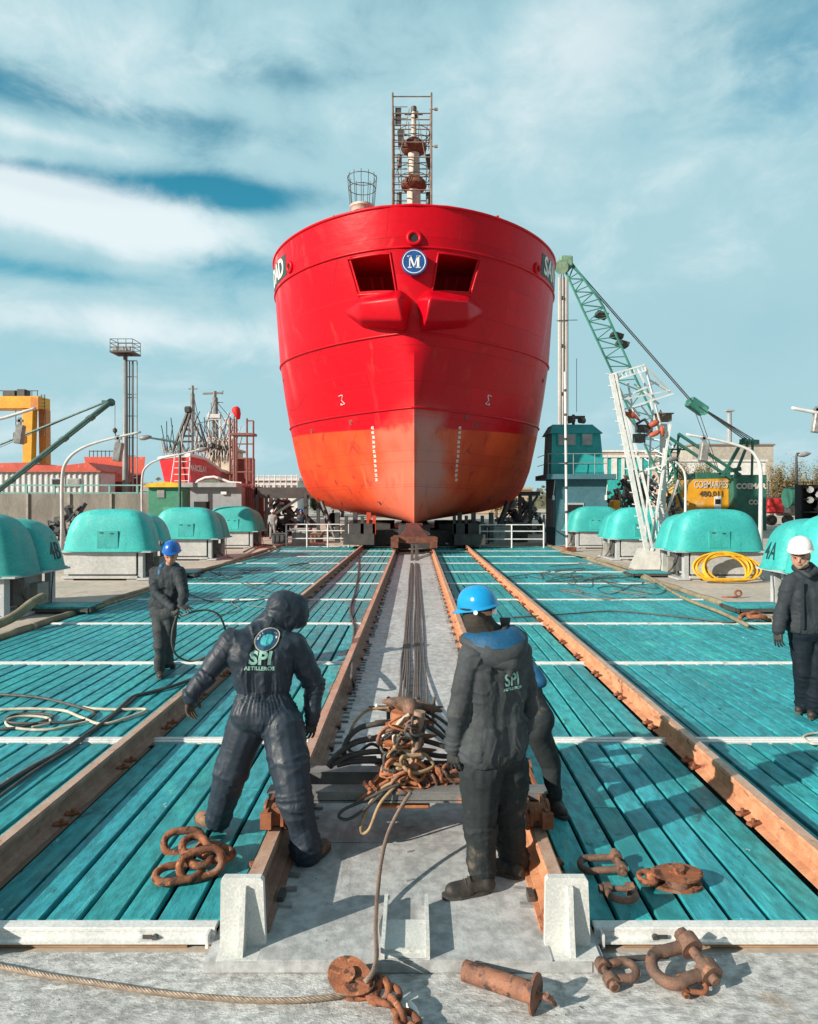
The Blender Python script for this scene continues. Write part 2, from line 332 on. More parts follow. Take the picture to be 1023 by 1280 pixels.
# rails
_hp = [(.088, 0), (.088, .012), (.034, .026), (.014, .042), (.011, .12), (.022, .135), (.046, .146), (.047, .172), (.038, .184)]
prof = [(-a, b) for a, b in _hp]+[(a, b) for a, b in reversed(_hp)]
RWORN = mat('rail_worn', (.60, .42, .33), (.50, .30, .21), rough=.45, metal=.2, sc=6, stretch=(1, .5, 1), spots=[((.34, .14, .08), 9, .56, .70, S1), ((.66, .54, .46), 7, .6, .75, S1)], bump=.0008, bsc=70)
def rail(x, label, y0, y1, rust, side, inner):
    t = thing('crane_rail', label, 'rail', (x, y0, 0), 'four launching rails')
    b = MB(); n = 60; rows = []
    for i in range(n+1):
        y = y0+(y1-y0)*i/n; dx = .004*noise.noise((x, y*.5, 1)); rows.append([(x+dx+px, y, z+.001) for px, z in prof])
    b.grid(rows); b.add(rows[0], [tuple(range(len(prof)))])
    b.build('rail_body', rust, t, smooth=True, angle=20); wt = MB(); wt.grid([(x+dx_*.05, y, .1855) for dx_ in (-1, 1)] for y in (y0+.01, y1)) if False else None; tp = MB(); tp.grid([[(x-.036+.004*noise.noise((x, y0+(y1-y0)*i/60*.5, 1)), y0+(y1-y0)*i/60, .1875), (x+.036+.004*noise.noise((x, y0+(y1-y0)*i/60*.5, 1)), y0+(y1-y0)*i/60, .1875)] for i in range(61)]); tp.build('worn_running_face', RWORN, t)
    if inner:
        q = MB(); q.box((x-inner*.02, (y0+y1)/2, -.013), (.20, y1-y0, .022)); q.build('sole_plate', rust, t)
        f = MB()
        f.box((x-inner*.125, y0+.3, .0), (.035, .10, .05)); f = f.build('dark_hole_block', DKST, t)  # dark blocks stand in for the black holes along the rail side
        for i in range(1, 50): o = f.copy(); SC.collection.objects.link(o); o.parent = t; o.location = (0, i*.6, 0); OFF[o.name] = OFF[t.name]
    cl = None; k = 0; y = y0+.45
    while y < y1-.2:
        for dy in (0, .16):
            if cl is None:
                c = MB(); c.box((x+side*.085, y, .028), (.10, .05, .022), .35, b=.004); c.cyl((x+side*.09, y, .035), (x+side*.09, y, .062), .014, n=6)
                cl = c.build('rail_clip', RUST, t); 
            else:
                o = cl.copy(); SC.collection.objects.link(o); o.parent = t; o.location = (0, y+dy-y0-.45, 0); o.scale = (1, 1, 1); OFF[o.name] = OFF[t.name]
        y += 1.02
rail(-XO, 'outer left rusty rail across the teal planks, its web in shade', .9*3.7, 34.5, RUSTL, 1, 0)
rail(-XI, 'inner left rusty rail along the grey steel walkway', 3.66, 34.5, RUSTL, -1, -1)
rail(XI, 'inner right orange rusty rail along the grey steel walkway', 3.66, 34.5, RUSTR, 1, 1)
rail(XO, 'outer right orange rusty rail across the teal planks', .9*3.7, 34.5, RUSTR, -1, 0)
# stop brackets at the inner rail ends
STOP = mat('stop_paint', (.63, .645, .63), (.54, .56, .55), rough=.75, sc=5, spots=[((.40, .37, .33), 9, .66, .74, S1)], bump=.004, bsc=40)
for s, nm in ((-1, 'left'), (1, 'right')):
    b = MB(); x = s*(XI+.0)
    b.prism([(x-.118, -.035), (x+.122, -.035), (x+.108, .315), (x+.094, .332), (x-.10, .332), (x-.113, .315)], 3.555, 3.595)
    b.prism([(3.555, -.035), (3.555, .295), (3.53, .295), (3.50, .10), (3.465, -.035)], x-.004, x+.024, 'X')
    b.box((x+.02, 3.52, -.034), (.26, .13, .012))
    tag(b.build('rail_stop', STOP, origin=(x, 3.6, -.085)), f'thick pale grey stop plate with a rib, ending the {nm} inner rail', 'rail stop', 'stops at the inner rail ends')
b = MB(); c = G(507, 1190, -.022)
for dx in (-.115, .115): b.box((c.x+dx, c.y+.17, .012), (.020, .46, .07))
b.box((c.x, c.y+.1, -.014), (.21, .30, .012)); b.box((c.x, c.y-.02, -.006), (.21, .012, .03))
tag(b.build('steel_cradle_seat', STOP, origin=c), 'small white steel channel with two side flanges on the walkway between the rail stops', 'steel seat')
# quays and kerbs
MOSS = mat('mossy_kerb', (.30, .25, .17), (.19, .17, .12), rough=.95, sc=4, spots=[((.16, .20, .07), 5, .55, .7, S1), ((.46, .42, .34), 4, .6, .7, S1)], bump=.02, bsc=14, world=True)
for s, nm in ((-1, 'left'), (1, 'right')):
    q = MB(); q.box((s*(6.98+40), 60, -.045), (80, 110, .10)); tag(q.build(f'{nm}_quay', CONC), kind='structure')
    k = MB(); pts = [Vector((s*(6.93+.04*noise.noise((0, i*.3, s))), 7+i*.5, .01+.02*noise.noise((4, i*.7, s)))) for i in range(60)]
    k.tube(pts, [.075+.02*noise.noise((7, i*.6, s)) for i in range(60)], 8); tag(k.build(f'{nm}_kerb', MOSS, smooth=True), kind='structure')
k = MB(); k.box((0, 42.5, -.03), (13.9, 12, .12)); tag(k.build('far_quay', CONC), kind='structure')
# ================================================================ THE RED SHIP
def lerp_t(tab, z):
    if z <= tab[0][0]: return tab[0][1]
    for (a, x), (b, y) in zip(tab, tab[1:]):
        if z <= b:
            t = (z-a)/(b-a); t = t*t*(3-2*t) if False else t; return x+(y-x)*t
    return tab[-1][1]
TB = [(1.22, .35), (1.34, 2.6), (1.5, 4.2), (1.75, 5.5), (2.05, 6.2), (2.5, 6.7), (3.2, 7.0), (4.2, 7.18), (6, 7.32), (8, 7.45), (10, 7.6), (12.5, 7.72), (15.3, 7.85)]
TL = [(1.22, 22), (1.5, 19), (2.3, 15.5), (3.0, 13.6), (4.2, 12.0), (6, 10.4), (8, 9.2), (10, 8.6), (13.5, 8.7), (15.3, 9.0)]
TA = [(1.22, 0), (6, .03), (8, .15), (10, .36), (12, .6), (13.5, .76), (15.3, .8)]
TY = [(1.22, 31.6), (1.5, 31.1), (2.2, 30.9), (4, 30.8), (6.6, 30.6), (10, 30.2), (13.5, 29.9), (15.3, 29.65)]
ZTOP = 15.22
def hull(t, z, side):
    if t > 1.019 and z > 8.5: z = 8.5+(z-8.5)*.02
    a = lerp_t(TA, z); tt = min(t, 1.0); e = sqrt(max(0, 1-(1-tt)**2)); l = 1-(1-tt)**1.75
    x = lerp_t(TB, z)*(a*e+(1-a)*l); y = lerp_t(TY, z)+lerp_t(TL, z)*tt
    if t > 1: y = y+(t-1)*(80-y)
    return Vector((side*x, y, z))
def hull_uvn(t, z, side, out=0.0):
    p = hull(t, z, side); du = hull(min(t+.01, 1.9), z, side)-hull(max(t-.01, .0001), z, side); dz = hull(t, z+.05, side)-hull(t, z-.05, side)
    n = du.cross(dz).normalized() if side > 0 else dz.cross(du).normalized()
    return p+n*out, n
def t_at_x(x, z, side):
    lo, hi = 0, 1
    for _ in range(40):
        m = (lo+hi)/2
        if abs(hull(m, z, side).x) < abs(x): lo = m
        else: hi = m
    return (lo+hi)/2
def hull_px(px, py, zhint=None):            # the hull point seen at a picture position
    side = -1 if px < 519.5-1.2 else 1
    k = (px-519.5)/F; q = (py-627)/F; lo, hi = 1e-5, .98; best = None
    for i in range(400):
        t = (i+.5)/400*.98; z = 8
        Y = 32
        for _ in range(12):
            z = CH-q*Y; z = max(1.25, min(15.2, z)); Y = hull(t, z, side).y
        e = abs((CX+k*Y)-hull(t, z, side).x)
        if best is None or e < best[0]: best = (e, t, z)
    return best[1], best[2], side
RED = mat('ship_red_paint', (.62, .001, .012), (.55, .002, .013), rough=.38, sc=.35, spots=[((.62, .012, .02), .6, .6, .8, (1, 1, .5)), ((.80, .03, .035), 1.4, .70, .85, (1, 1, .4))], bump=.0, spec=.22, coat=0, fine=.04)
m = RED.copy(); m.name = 'ship_hull_paint'; nt = m.node_tree; N = nt.nodes; L = nt.links; bs = N['Principled BSDF']
src = bs.inputs['Base Color'].links[0].from_socket
ge = N.new('ShaderNodeNewGeometry'); sp = N.new('ShaderNodeSeparateXYZ'); L.new(ge.outputs['Position'], sp.inputs[0])
def mth(op, a, b=None, c=None):
    n = N.new('ShaderNodeMath'); n.operation = op
    for i, v in enumerate((a, b, c)):
        if v is None: continue
        if isinstance(v, (int, float)): n.inputs[i].default_value = v
        else: L.new(v, n.inputs[i])
    return n.outputs[0]
def noi(s, st=(1, 1, 1), d=6, dist=0, off=0):
    mp = N.new('ShaderNodeMapping'); mp.inputs['Scale'].default_value = st; mp.inputs['Location'].default_value = (off, off, off); L.new(ge.outputs['Position'], mp.inputs[0])
    n = N.new('ShaderNodeTexNoise'); n.inputs['Scale'].default_value = s; n.inputs['Detail'].default_value = d; n.inputs['Distortion'].default_value = dist; L.new(mp.outputs[0], n.inputs['Vector']); return n.outputs[0]
def mxr(f, a, b):
    n = N.new('ShaderNodeMix'); n.data_type = 'RGBA'; L.new(f, n.inputs[0])
    for k, x in ((6, a), (7, b)):
        if isinstance(x, tuple): n.inputs[k].default_value = (*x, 1)
        else: L.new(x, n.inputs[k])
    return n.outputs[2]
def sm(v, a, b):
    n = N.new('ShaderNodeMapRange'); n.interpolation_type = 'SMOOTHSTEP'; L.new(v, n.inputs[0]); n.inputs[1].default_value = a; n.inputs[2].default_value = b; return n.outputs[0]
orange = mxr(sm(noi(.5, off=3), .35, .65), (.80, .085, .022), (.66, .055, .018))
orange = mxr(sm(noi(1.3, (1, .3, .5), 8, 1.5, 9), .56, .72), orange, (.36, .03, .022))
orange = mxr(sm(noi(1.0, (1, 1, .35), 8, .6, 21), .60, .75), orange, (.80, .15, .07))
# paint edge, faded rubbed paint near the stem
ax = mth('ABSOLUTE', sp.outputs[0])
wear = mth('ADD', mth('MULTIPLY', mth('SUBTRACT', noi(.8, off=5), .5), 3.2), mth('SUBTRACT', 1.6, ax))
wearm = mth('MULTIPLY', sm(wear, -.2, 1.4), sm(mth('SUBTRACT', 0, sp.outputs[2]), -7.4, -5.4))
orange = mxr(mth('MULTIPLY', sm(mth('ADD', wear, .9), -.3, 1.8), .55), orange, (.66, .21, .14))
edge = mth('SUBTRACT', mth('ADD', mth('SUBTRACT', 5.62, sp.outputs[2]), mth('MULTIPLY', ax, .055)), mth('MULTIPLY', mth('SUBTRACT', noi(2.5, off=81), .5), mth('MULTIPLY', sm(mth('SUBTRACT', 2.2, ax), 0, 2.2), 1.1)))
bot = mth('MULTIPLY', mth('ADD', mth('DIVIDE', edge, mth('ADD', .05, mth('MULTIPLY', sm(mth('SUBTRACT', 2.4, ax), 0, 2.4), .5))), .5), 1.0); _cl = N.new('ShaderNodeClamp'); L.new(bot, _cl.inputs[0]); bot = _cl.outputs[0]
c = mxr(mth('MULTIPLY', wearm, .6), src, (.74, .10, .07)); c = mxr(bot, c, orange)
# welded shell plates: each plate sits a little differently, with a bead between
vb = N.new('ShaderNodeCombineXYZ'); L.new(mth('ADD', mth('MULTIPLY', sp.outputs[0], .9), mth('MULTIPLY', sp.outputs[1], .45)), vb.inputs[0]); L.new(sp.outputs[2], vb.inputs[1])
bk_ = N.new('ShaderNodeTexBrick'); L.new(vb.outputs[0], bk_.inputs['Vector']); bk_.inputs['Scale'].default_value = 1; bk_.inputs['Brick Width'].default_value = 3.1; bk_.inputs['Row Height'].default_value = 1.55; bk_.inputs['Mortar Size'].default_value = .012
bk_.inputs['Color1'].default_value = (.86, .86, .86, 1); bk_.inputs['Color2'].default_value = (1.1, 1.1, 1.1, 1); bk_.inputs['Mortar'].default_value = (.62, .6, .6, 1)
mm_ = N.new('ShaderNodeMix'); mm_.data_type = 'RGBA'; mm_.blend_type = 'MULTIPLY'; mm_.inputs[0].default_value = .7; L.new(c, mm_.inputs[6]); L.new(bk_.outputs[0], mm_.inputs[7]); c = mm_.outputs[2]
c = mxr(mth('MULTIPLY', sm(noi(.7, (1, 1, .5), 9, .8, 41), .60, .70), .35), c, (.80, .05, .05))
c = mxr(mth('MULTIPLY', sm(noi(2.6, (1, 1, .12), 8, .2, 51), .64, .74), .5), c, (.34, .05, .04))
# dusty worn patch on the starboard side of the stem
pt = mth('MULTIPLY', sm(mth('ADD', sp.outputs[0], mth('MULTIPLY', noi(1.2, off=71), .6)), .2, .5), sm(mth('SUBTRACT', mth('MULTIPLY', noi(.9, off=61), 2.2), sp.outputs[0]), -.7, .3))
pt = mth('MULTIPLY', pt, mth('MULTIPLY', sm(sp.outputs[2], 1.8, 3.2), sm(mth('SUBTRACT', 0, sp.outputs[2]), -6.9, -5.8)))
c = mxr(mth('MULTIPLY', pt, .6), c, (.52, .27, .25))
# salt and grime streaks on the flanks
st = mth('MULTIPLY', sm(noi(.9, (1, 1, .12), 8, .3, 31), .50, .72), sm(ax, 6.0, 7.6))
c = mxr(mth('MULTIPLY', st, .55), c, (.48, .30, .29))
for zz, ww in ((8.35, .012), (11.6, .014), (4.15, .012), (3.0, .012), (14.2, .01)):
    f = mth('LESS_THAN', mth('ABSOLUTE', mth('SUBTRACT', mth('ADD', sp.outputs[2], mth('MULTIPLY', sp.outputs[1], .012)), zz+.36)), ww)
    c = mxr(mth('MULTIPLY', f, .45), c, (.30, .02, .02))
L.new(c, bs.inputs['Base Color'])
# plates between frames give a shallow quilted surface
bp = N.new('ShaderNodeBump'); bp.inputs['Distance'].default_value = .05; bp.inputs['Strength'].default_value = .55
L.new(mth('ADD', mth('MULTIPLY', bk_.outputs['Fac'], .25), noi(.75, (1, 1, 1.6), 3, 0, 2)), bp.inputs['Height']); L.new(bp.outputs[0], bs.inputs['Normal'])
L.new(mth('ADD', mth('MULTIPLY', bot, .22), .36), bs.inputs['Roughness'])
HULLM = m
ship = thing('cargo_ship', 'huge red ship with orange lower hull, bow first on its cradle at the deck end', 'ship', (0, 31, 1.2))
# a closed lofted hull, then the two anchor pockets are cut out
zs = [1.22, 1.27, 1.34, 1.44, 1.58, 1.78, 2.05, 2.4]+[2.4+(ZTOP-2.4)*i/44 for i in range(1, 45)]
ts = [0]+[(i/44)**1.25 for i in range(1, 45)]+[1.018, 1.02, 1.3, 2.0]
h = MB(); vs = []; nt_ = len(ts)
for z in zs:
    row = [hull(t, z, -1) for t in reversed(ts)]+[hull(t, z, 1) for t in ts[1:]]
    vs += row
n = 2*nt_-1; fs = [(i*n+k, i*n+k+1, (i+1)*n+k+1, (i+1)*n+k) for i in range(len(zs)-1) for k in range(n-1)]
m_ = len(zs)
for i in range(m_-1): fs.append((i*n+n-1, i*n, (i+1)*n, (i+1)*n+n-1))
def cap(base, flip):
    out = []
    for k in range(nt_-1): q = (base+k, base+k+1, base+n-2-k, base+n-1-k); out.append(q if len(set(q)) == 4 else (q[0], q[1], q[3]))
    return [f[::-1] if flip else f for f in out]
fs += cap(0, True)+cap((m_-1)*n, False)
h.add(vs, fs); hb = h.build('hull', HULLM, ship, smooth=True, angle=24)
for s in (-1, 1):
    # opening corners in the picture, mirrored; cutter runs straight aft into the bow
    cs = [(-82.0, 325), (-31, 317.5), (-23.0, 366), (-69.5, 368)]
    poly = []
    for dx, py in cs:
        Y = 32; 
        for _ in range(20):
            z = CH-(py-627)/F*Y; t = t_at_x((dx)/F*Y, z, 1); Y = hull(t, z, 1).y
        poly.append(hull(t, z, s))
    cutter = MB(); fr = [q+Vector((0, -2.2, 0)) for q in poly]; bk = [q+Vector((-s*.15, 2.9-(q.y-31), .25)) for q in poly]
    cutter.add(fr+bk, [(0, 1, 2, 3), (7, 6, 5, 4), (0, 4, 5, 1), (1, 5, 6, 2), (2, 6, 7, 3), (3, 7, 4, 0)])
    co = cutter.build('cutter', HULLM); md = hb.modifiers.new('cut', 'BOOLEAN'); md.operation = 'DIFFERENCE'; md.solver = 'EXACT'
    co.location = -Vector(OFF['cargo_ship'])+Vector(OFF['cargo_ship']); md.object = co
    dg = bpy.context.evaluated_depsgraph_get(); dg.update(); me = bpy.data.meshes.new_from_object(hb.evaluated_get(dg)); hb.modifiers.clear(); old = hb.data; hb.data = me
    bpy.data.objects.remove(co)
    me.materials.clear(); me.materials.append(HULLM)
    # rim, ribs and grating inside the pocket
    rm = MB(); c0 = sum(poly, Vector())/4
    cn = [q+(q-c0).normalized()*.05 for q in poly]; dense = []
    for q0, q1 in zip(cn, cn[1:]+cn[:1]):
        for i in range(6):
            pq = q0.lerp(q1, i/6); tt = t_at_x(pq.x, pq.z, s); dense.append(hull_uvn(tt, pq.z, s, .02)[0])
    rm.tube(dense, .05, 8, closed=True); rm.build('pocket_rim', RED, ship, smooth=True)
    rb = MB()
    for k in (.45, .72):
        a = poly[0].lerp(poly[1], k); b_ = poly[3].lerp(poly[2], k); yb = 33.2
        rb.bar((a.x, yb, a.z), (b_.x, yb, b_.z), .06, .25)
    rb.build('pocket_rib', RED, ship)
    # anchor bolster: a faceted swelling under the pocket
    def op(cx, cy, rise=0.0):
        px, py = 400+cx/4.2625, 120+cy/4.2625; dx = 516.8-px; Y = 31
        for _ in range(20):
            z = CH-(py-627)/F*Y; t = t_at_x(dx/F*Y, z, 1); Y = hull(t, z, 1).y
        Y -= rise; q = Vector((dx/F*Y, Y, CH-(py-627)/F*Y)); return Vector((s*q.x, q.y, q.z))
    O = [op(112, 1152, -.05), op(205, 1062, -.05), op(425, 1028, -.05), op(492, 1085, -.05), op(456, 1262, -.05), op(225, 1240, -.05)]
    Rr = [op(208, 1098, 1.1), op(414, 1070, 1.35), op(440, 1200, 1.1), op(210, 1192, .95)]
    vs_ = O+Rr; fs_ = [(1, 2, 7, 6), (6, 7, 8, 9), (0, 1, 6), (0, 6, 9), (0, 9, 5), (5, 9, 8, 4), (2, 3, 7), (3, 4, 8, 7), (5, 4, 3, 2, 1, 0)]
    bo = MB(); bo.add(vs_, fs_); ob = bo.build('anchor_bolster', RED, ship)
    bv = ob.modifiers.new('b', 'BEVEL'); bv.width = .13; bv.segments = 3; bv.limit_method = 'ANGLE'; bv.angle_limit = R(15)
    dg = bpy.context.evaluated_depsgraph_get(); dg.update(); me = bpy.data.meshes.new_from_object(ob.evaluated_get(dg)); ob.modifiers.clear(); ob.data = me
    me.polygons.foreach_set('use_smooth', [True]*len(me.polygons))
# rubbing strakes follow the waterlines
for z in (13.5, 9.8, 6.55):
    rb = MB(); pts = []
    for s in (-1, 1):
        q = [hull_uvn(t, z, s, .02)[0] for t in ([.0015]+[i/40 for i in range(1, 41)]+[1.015])]
        pts = q[::-1] if s < 0 else pts+q[0:]
    rb.tube(pts, .052, 8); rb.build('rubbing_strake', RED, ship, smooth=True)
cp = MB(); pts = []
for s in (-1, 1):
    q = [hull(t, ZTOP, s)+Vector((0, 0, .02)) for t in ([.0]+[i/40 for i in range(1, 41)]+[1.016])]
    pts = q[::-1] if s < 0 else pts+q[1:]
cp.tube(pts, .07, 8); cp.build('bulwark_cap', RED, ship, smooth=True)
# fairlead ring on the stem and two mooring fairleads on the flanks
def place_frame(px, py, out=.03):
    t, z, s = hull_px(px, py); p_, n_ = hull_uvn(t, z, s, out); 
    up = Vector((0, 0, 1)); x = up.cross(n_).normalized(); y = n_.cross(x)
    return p_, Matrix((x, y, n_)).transposed(), n_
for px, py, r in ((519.5, 298, .27), (363, 334, .22), (671, 336, .22)):
    pp, Mx, n_ = place_frame(px, py, .02)
    if px == 519.5: pp = Vector((0, hull(0.0, pp.z, 1).y-.04, pp.z)); Mx = Matrix(((1, 0, 0), (0, 0, -1), (0, 1, 0))); n_ = Vector((0, -1, 0))
    b = MB(); b.torus(pp, r, .09, Mx, 24, 8); fl = b.build('fairlead', RED, ship, smooth=True)
    d = MB(); d.cyl(pp-n_*.3, pp+n_*.015, r*.86, n=20); d.build('fairlead_dark_disc', BLACK, fl)  # solid black disc stands in for the dark inside of the opening
# round badge with the letter
BLUE = mat('badge_blue', (.012, .09, .33), rough=.4, fine=0); WHP = mat('white_lettering', (.80, .80, .78), (.70, .71, .70), rough=.55, fine=.05)
zc = CH+(627-330)/F*29.9; yc = 29.62
b = MB(); b.cyl((0, yc+.22, zc), (0, yc, zc), .56, n=40); bd = b.build('badge', BLUE, ship)
b = MB(); b.torus((0, yc-.003, zc), .49, .022, Matrix.Rotation(pi/2, 3, 'X'), 48, 6); b.build('badge_ring', WHP, bd)
def text(body, size, M, name, material, parent, ext=.006, offx=0, xs=1.0, bold=0.0, shear=0, origin=None, sub=False):
    cu = bpy.data.curves.new(name, 'FONT'); cu.body = body; cu.size = size; cu.align_x = 'CENTER'; cu.align_y = 'CENTER'; cu.extrude = ext; cu.offset = bold; cu.resolution_u = 3; cu.shear = shear
    o = bpy.data.objects.new(name, cu); SC.collection.objects.link(o); dg = bpy.context.evaluated_depsgraph_get(); dg.update()
    me = bpy.data.meshes.new_from_object(o.evaluated_get(dg)); bpy.data.objects.remove(o); 
    if sub:
        import bmesh
        bm = bmesh.new(); bm.from_mesh(me); bmesh.ops.triangulate(bm, faces=bm.faces)
        for _ in range(5):
            e_ = [e for e in bm.edges if e.calc_length() > size*.11]
            if not e_: break
            bmesh.ops.subdivide_edges(bm, edges=e_, cuts=1); bmesh.ops.triangulate(bm, faces=[f for f in bm.faces if len(f.verts) > 3])
        bm.to_mesh(me); bm.free()
    for v in me.vertices:
        v.co.x *= xs
        v.co = (M(v.co) if callable(M) else M @ v.co)-Vector(OFF[parent.name] if parent else (origin or (0, 0, 0)))
    me.materials.clear(); me.materials.append(material); o = bpy.data.objects.new(name, me); SC.collection.objects.link(o)
    if parent: o.parent = parent; OFF[o.name] = OFF[parent.name]
    return o
FM = Matrix(((1, 0, 0, 0), (0, 0, 1, yc-.012), (0, 1, 0, zc), (0, 0, 0, 1)))
FM = Matrix.Translation((0, yc-.012, zc)) @ Matrix.Rotation(pi/2, 4, 'X')
def serifM(bd):
    b = MB(); y0, y1 = yc-.014, yc+.0
    def q(pts): b.prism([(x, zc+z) for x, z in pts], y0, y1)
    q([(-.215, -.24), (-.17, -.24), (-.17, .25), (-.215, .25)]); q([(.12, -.24), (.225, -.24), (.225, .25), (.12, .25)])
    q([(-.24, .251), (-.13, .251), (.03, -.20), (-.02, -.24)]); q([(.125, .252), (.165, .252), (.018, -.242), (-.015, -.2)])
    for c_, w_, z_ in ((-.19, .08, -.27), (.175, .105, -.27), (-.21, .09, .22), (.19, .09, .22)):
        if True: q([(c_-w_, z_), (c_+w_, z_), (c_+w_, z_+.043), (c_-w_, z_+.043)])
    return b.build('letter', WHP, bd)
serifM(bd)
# name on both flanks, wrapped to the plating, with dark outline board
DKT = mat('name_board', (.03, .07, .06), rough=.5)
def flank(side, z0, t0, sgn):
    # arc length table along the waterline
    tab = [(0, t0)]; L_ = 0; p0 = hull(t0, z0, side); t = t0
    while t < 1.6: t += .004; p1 = hull(t, z0, side); L_ += (p1-p0).length; p0 = p1; tab.append((L_, t))
    def f(v, out=.03):
        s_ = v.x*sgn; i = 0
        lo, hi = 0, len(tab)-1
        while hi-lo > 1:
            m2 = (lo+hi)//2
            if tab[m2][0] < s_: lo = m2
            else: hi = m2
        a, b2 = tab[lo], tab[hi]; tt = a[1]+(b2[1]-a[1])*max(0, min(1, (s_-a[0])/max(1e-6, b2[0]-a[0])))
        z = z0+v.y; return hull_uvn(tt, z, side, out+v.z)[0]
    return f
for side, word, sgn in ((-1, 'NIDAD', -1), (1, 'SANTA', 1)):
    px, py = (358, 330) if side < 0 else (677, 331)
    t, z, _ = hull_px(px, py); z = 14.22; fl = flank(side, z, t, sgn)
    W_ = 4.3
    bm_ = MB(); rows = []
    for i in range(30):
        xx = (W_+.3)*i/29; rows.append([fl(Vector((sgn*xx, yy, 0)), .015) for yy in (-.52, -.2, .2, .52)])
    if side > 0: pass
    bm_.grid(rows); bm_.build('name_board', DKT, ship, smooth=True)
    def wrap(v, fl=fl, sgn=sgn): return fl(Vector((v.x+sgn*(W_/2+.15), v.y, v.z)), .03)
    text(word, 1.25, wrap, 'name_lettering', WHP, ship, ext=.01, bold=.03, xs=1.0)
# draught marks and bulb symbols
for side in (-1, 1):
    for i in range(12):
        py = 535+i*5.9; px = 519.5+side*(53.5-i*.45+(2 if side > 0 else 0))
        t, z, _ = hull_px(px, py); p_, n_ = hull_uvn(t, z, side, .008); up = Vector((0, 0, 1)); x = up.cross(n_).normalized(); y = n_.cross(x); Mx = Matrix((x, y, n_)).transposed()
        M4 = Matrix.Translation(p_) @ Mx.to_4x4(); text(str(42-2*i), .19, M4, 'draught_mark', WHP, ship, ext=.003, bold=.006)
    t, z, _ = hull_px(519.5+side*91+(-1 if side < 0 else 0), 500); p_, n_ = hull_uvn(t, z, side, .012); x = Vector((0, 0, 1)).cross(n_).normalized(); y = n_.cross(x); Mx = Matrix((x, y, n_)).transposed()
    sy = MB(); q = [(-.16, .2), (.10, .24), (.10, .16), (-.02, -.02), (.17, -.2), (-.13, -.24), (-.12, -.15)]
    for a, b2 in zip(q, q[1:]):
        A, B = p_+Mx @ Vector((-side*a[0]*-1*-1 if False else a[0]*(1 if side < 0 else -1), a[1], 0)), p_+Mx @ Vector((b2[0]*(1 if side < 0 else -1), b2[1], 0)); sy.bar(A, B, .045, .02)
    sy.build('bulb_symbol', WHP, ship)
# small fittings dotted on the plating
for px, py in ((439, 528), (390, 539), (583, 521), (596, 531), (474, 628), (354.5, 475), (679, 476)):
    t, z, s_ = hull_px(px, py); p_, n_ = hull_uvn(t, z, s_, .01); x = Vector((0, 0, 1)).cross(n_).normalized(); y = n_.cross(x); Mx = Matrix((x, y, n_)).transposed()
    b = MB(); b.torus(p_, .10, .022, Mx, 14, 6); b.cyl(p_-n_*.02, p_+n_*.03, .045, n=8); b.build('drain_plug', mat('plug', (.35, .12, .10), rough=.6), ship)
# raised hood + deck details seen over the bulwark
b = MB()
for px in (418, 622): c_ = P(px, 272, 33); b.cyl((c_.x, c_.y, 14.8), (c_.x, c_.y, c_.z+.08), .08, n=10)
b.build('bollard', RED, ship)
MASTW = mat('mast_white', (.60, .55, .49), (.45, .38, .32), rough=.6, sc=3, spots=[((.26, .13, .08), 4, .58, .7, (1, 1, .4))], bump=.002)
RUSTB = mat('rust_brown', (.20, .075, .045), (.12, .045, .03), rough=.85, sc=5)
YM = 37.5
def zz(py): return CH+(627-py)/F*YM
xm = CX+(517.5-519.5)/F*YM
b = MB(); b.tube([(xm, YM, 14.5), (xm, YM, zz(240)), (xm, YM, zz(182)), (xm, YM, zz(181)), (xm, YM, zz(134))], [.42, .38, .30, .17, .12], 16); ms = b.build('mast', MASTW, ship, smooth=True, angle=40)
for py in (233, 186):
    b = MB(); b.lathe([(.05, .55), (.35, .5), (.68, .2), (.72, .0), (.62, -.16), (.3, -.3), (.3, -.34)], (xm, YM, zz(py)), 20); b.build('mast_platform', RUSTB, ms, smooth=True, angle=40)
    b = MB()
    for k in range(10):
        a = 2*pi*k/10; q = Vector((xm+.8*cos(a), YM+.8*sin(a), zz(py)-.1)); b.cyl(q, q+Vector((.1*cos(a), .1*sin(a), 1.1)), .018, n=5)
    for r_, dz in ((.88, .95), (.84, .5)): b.torus((xm, YM, zz(py)-.1+dz), r_, .02, None, 20, 5)
    b.cyl((xm-.8, YM, zz(py)-.35), (xm-.8, YM, zz(py)-1), .14); b.cyl((xm+.8, YM, zz(py)-.35), (xm+.8, YM, zz(py)-1), .14)
    b.build('platform_railing', DKST, ms)
b = MB(); b.bar((xm-.5, YM, zz(143)), (xm+.5, YM, zz(143)), .06); b.cyl((xm, YM, zz(140)), (xm, YM, zz(134)), .16); b.box((xm+.15, YM-.2, zz(146)), (.2, .2, .3)); b.build('mast_head', DKST, ms)
# lookout basket left of the mast
xb, yb = P(453, 262, 34).x, 34
def z4(py): return CH+(627-py)/F*34
b = MB(); b.lathe([(.5, z4(266)-z4(262)), (.56, 0), (.62, .05), (.62, .16), (.3, .22)], (xb, yb, z4(262)), 24); b.cyl((xb, yb, 14.6), (xb, yb, z4(262)), .3); bk = b.build('lookout_basket', MASTW, ship, smooth=True, angle=40)
b = MB()
for k in range(12):
    a = 2*pi*k/12; b.tube([(xb+.6*cos(a), yb+.6*sin(a), z4(258)), (xb+.72*cos(a), yb+.72*sin(a), z4(225)), (xb+.7*cos(a), yb+.7*sin(a), z4(219))], .018, 5)
for r_, py in ((.73, 223), (.68, 236)): b.torus((xb, yb, z4(py)), r_, .02, None, 24, 5)
b.build('basket_railing', DKST, bk)
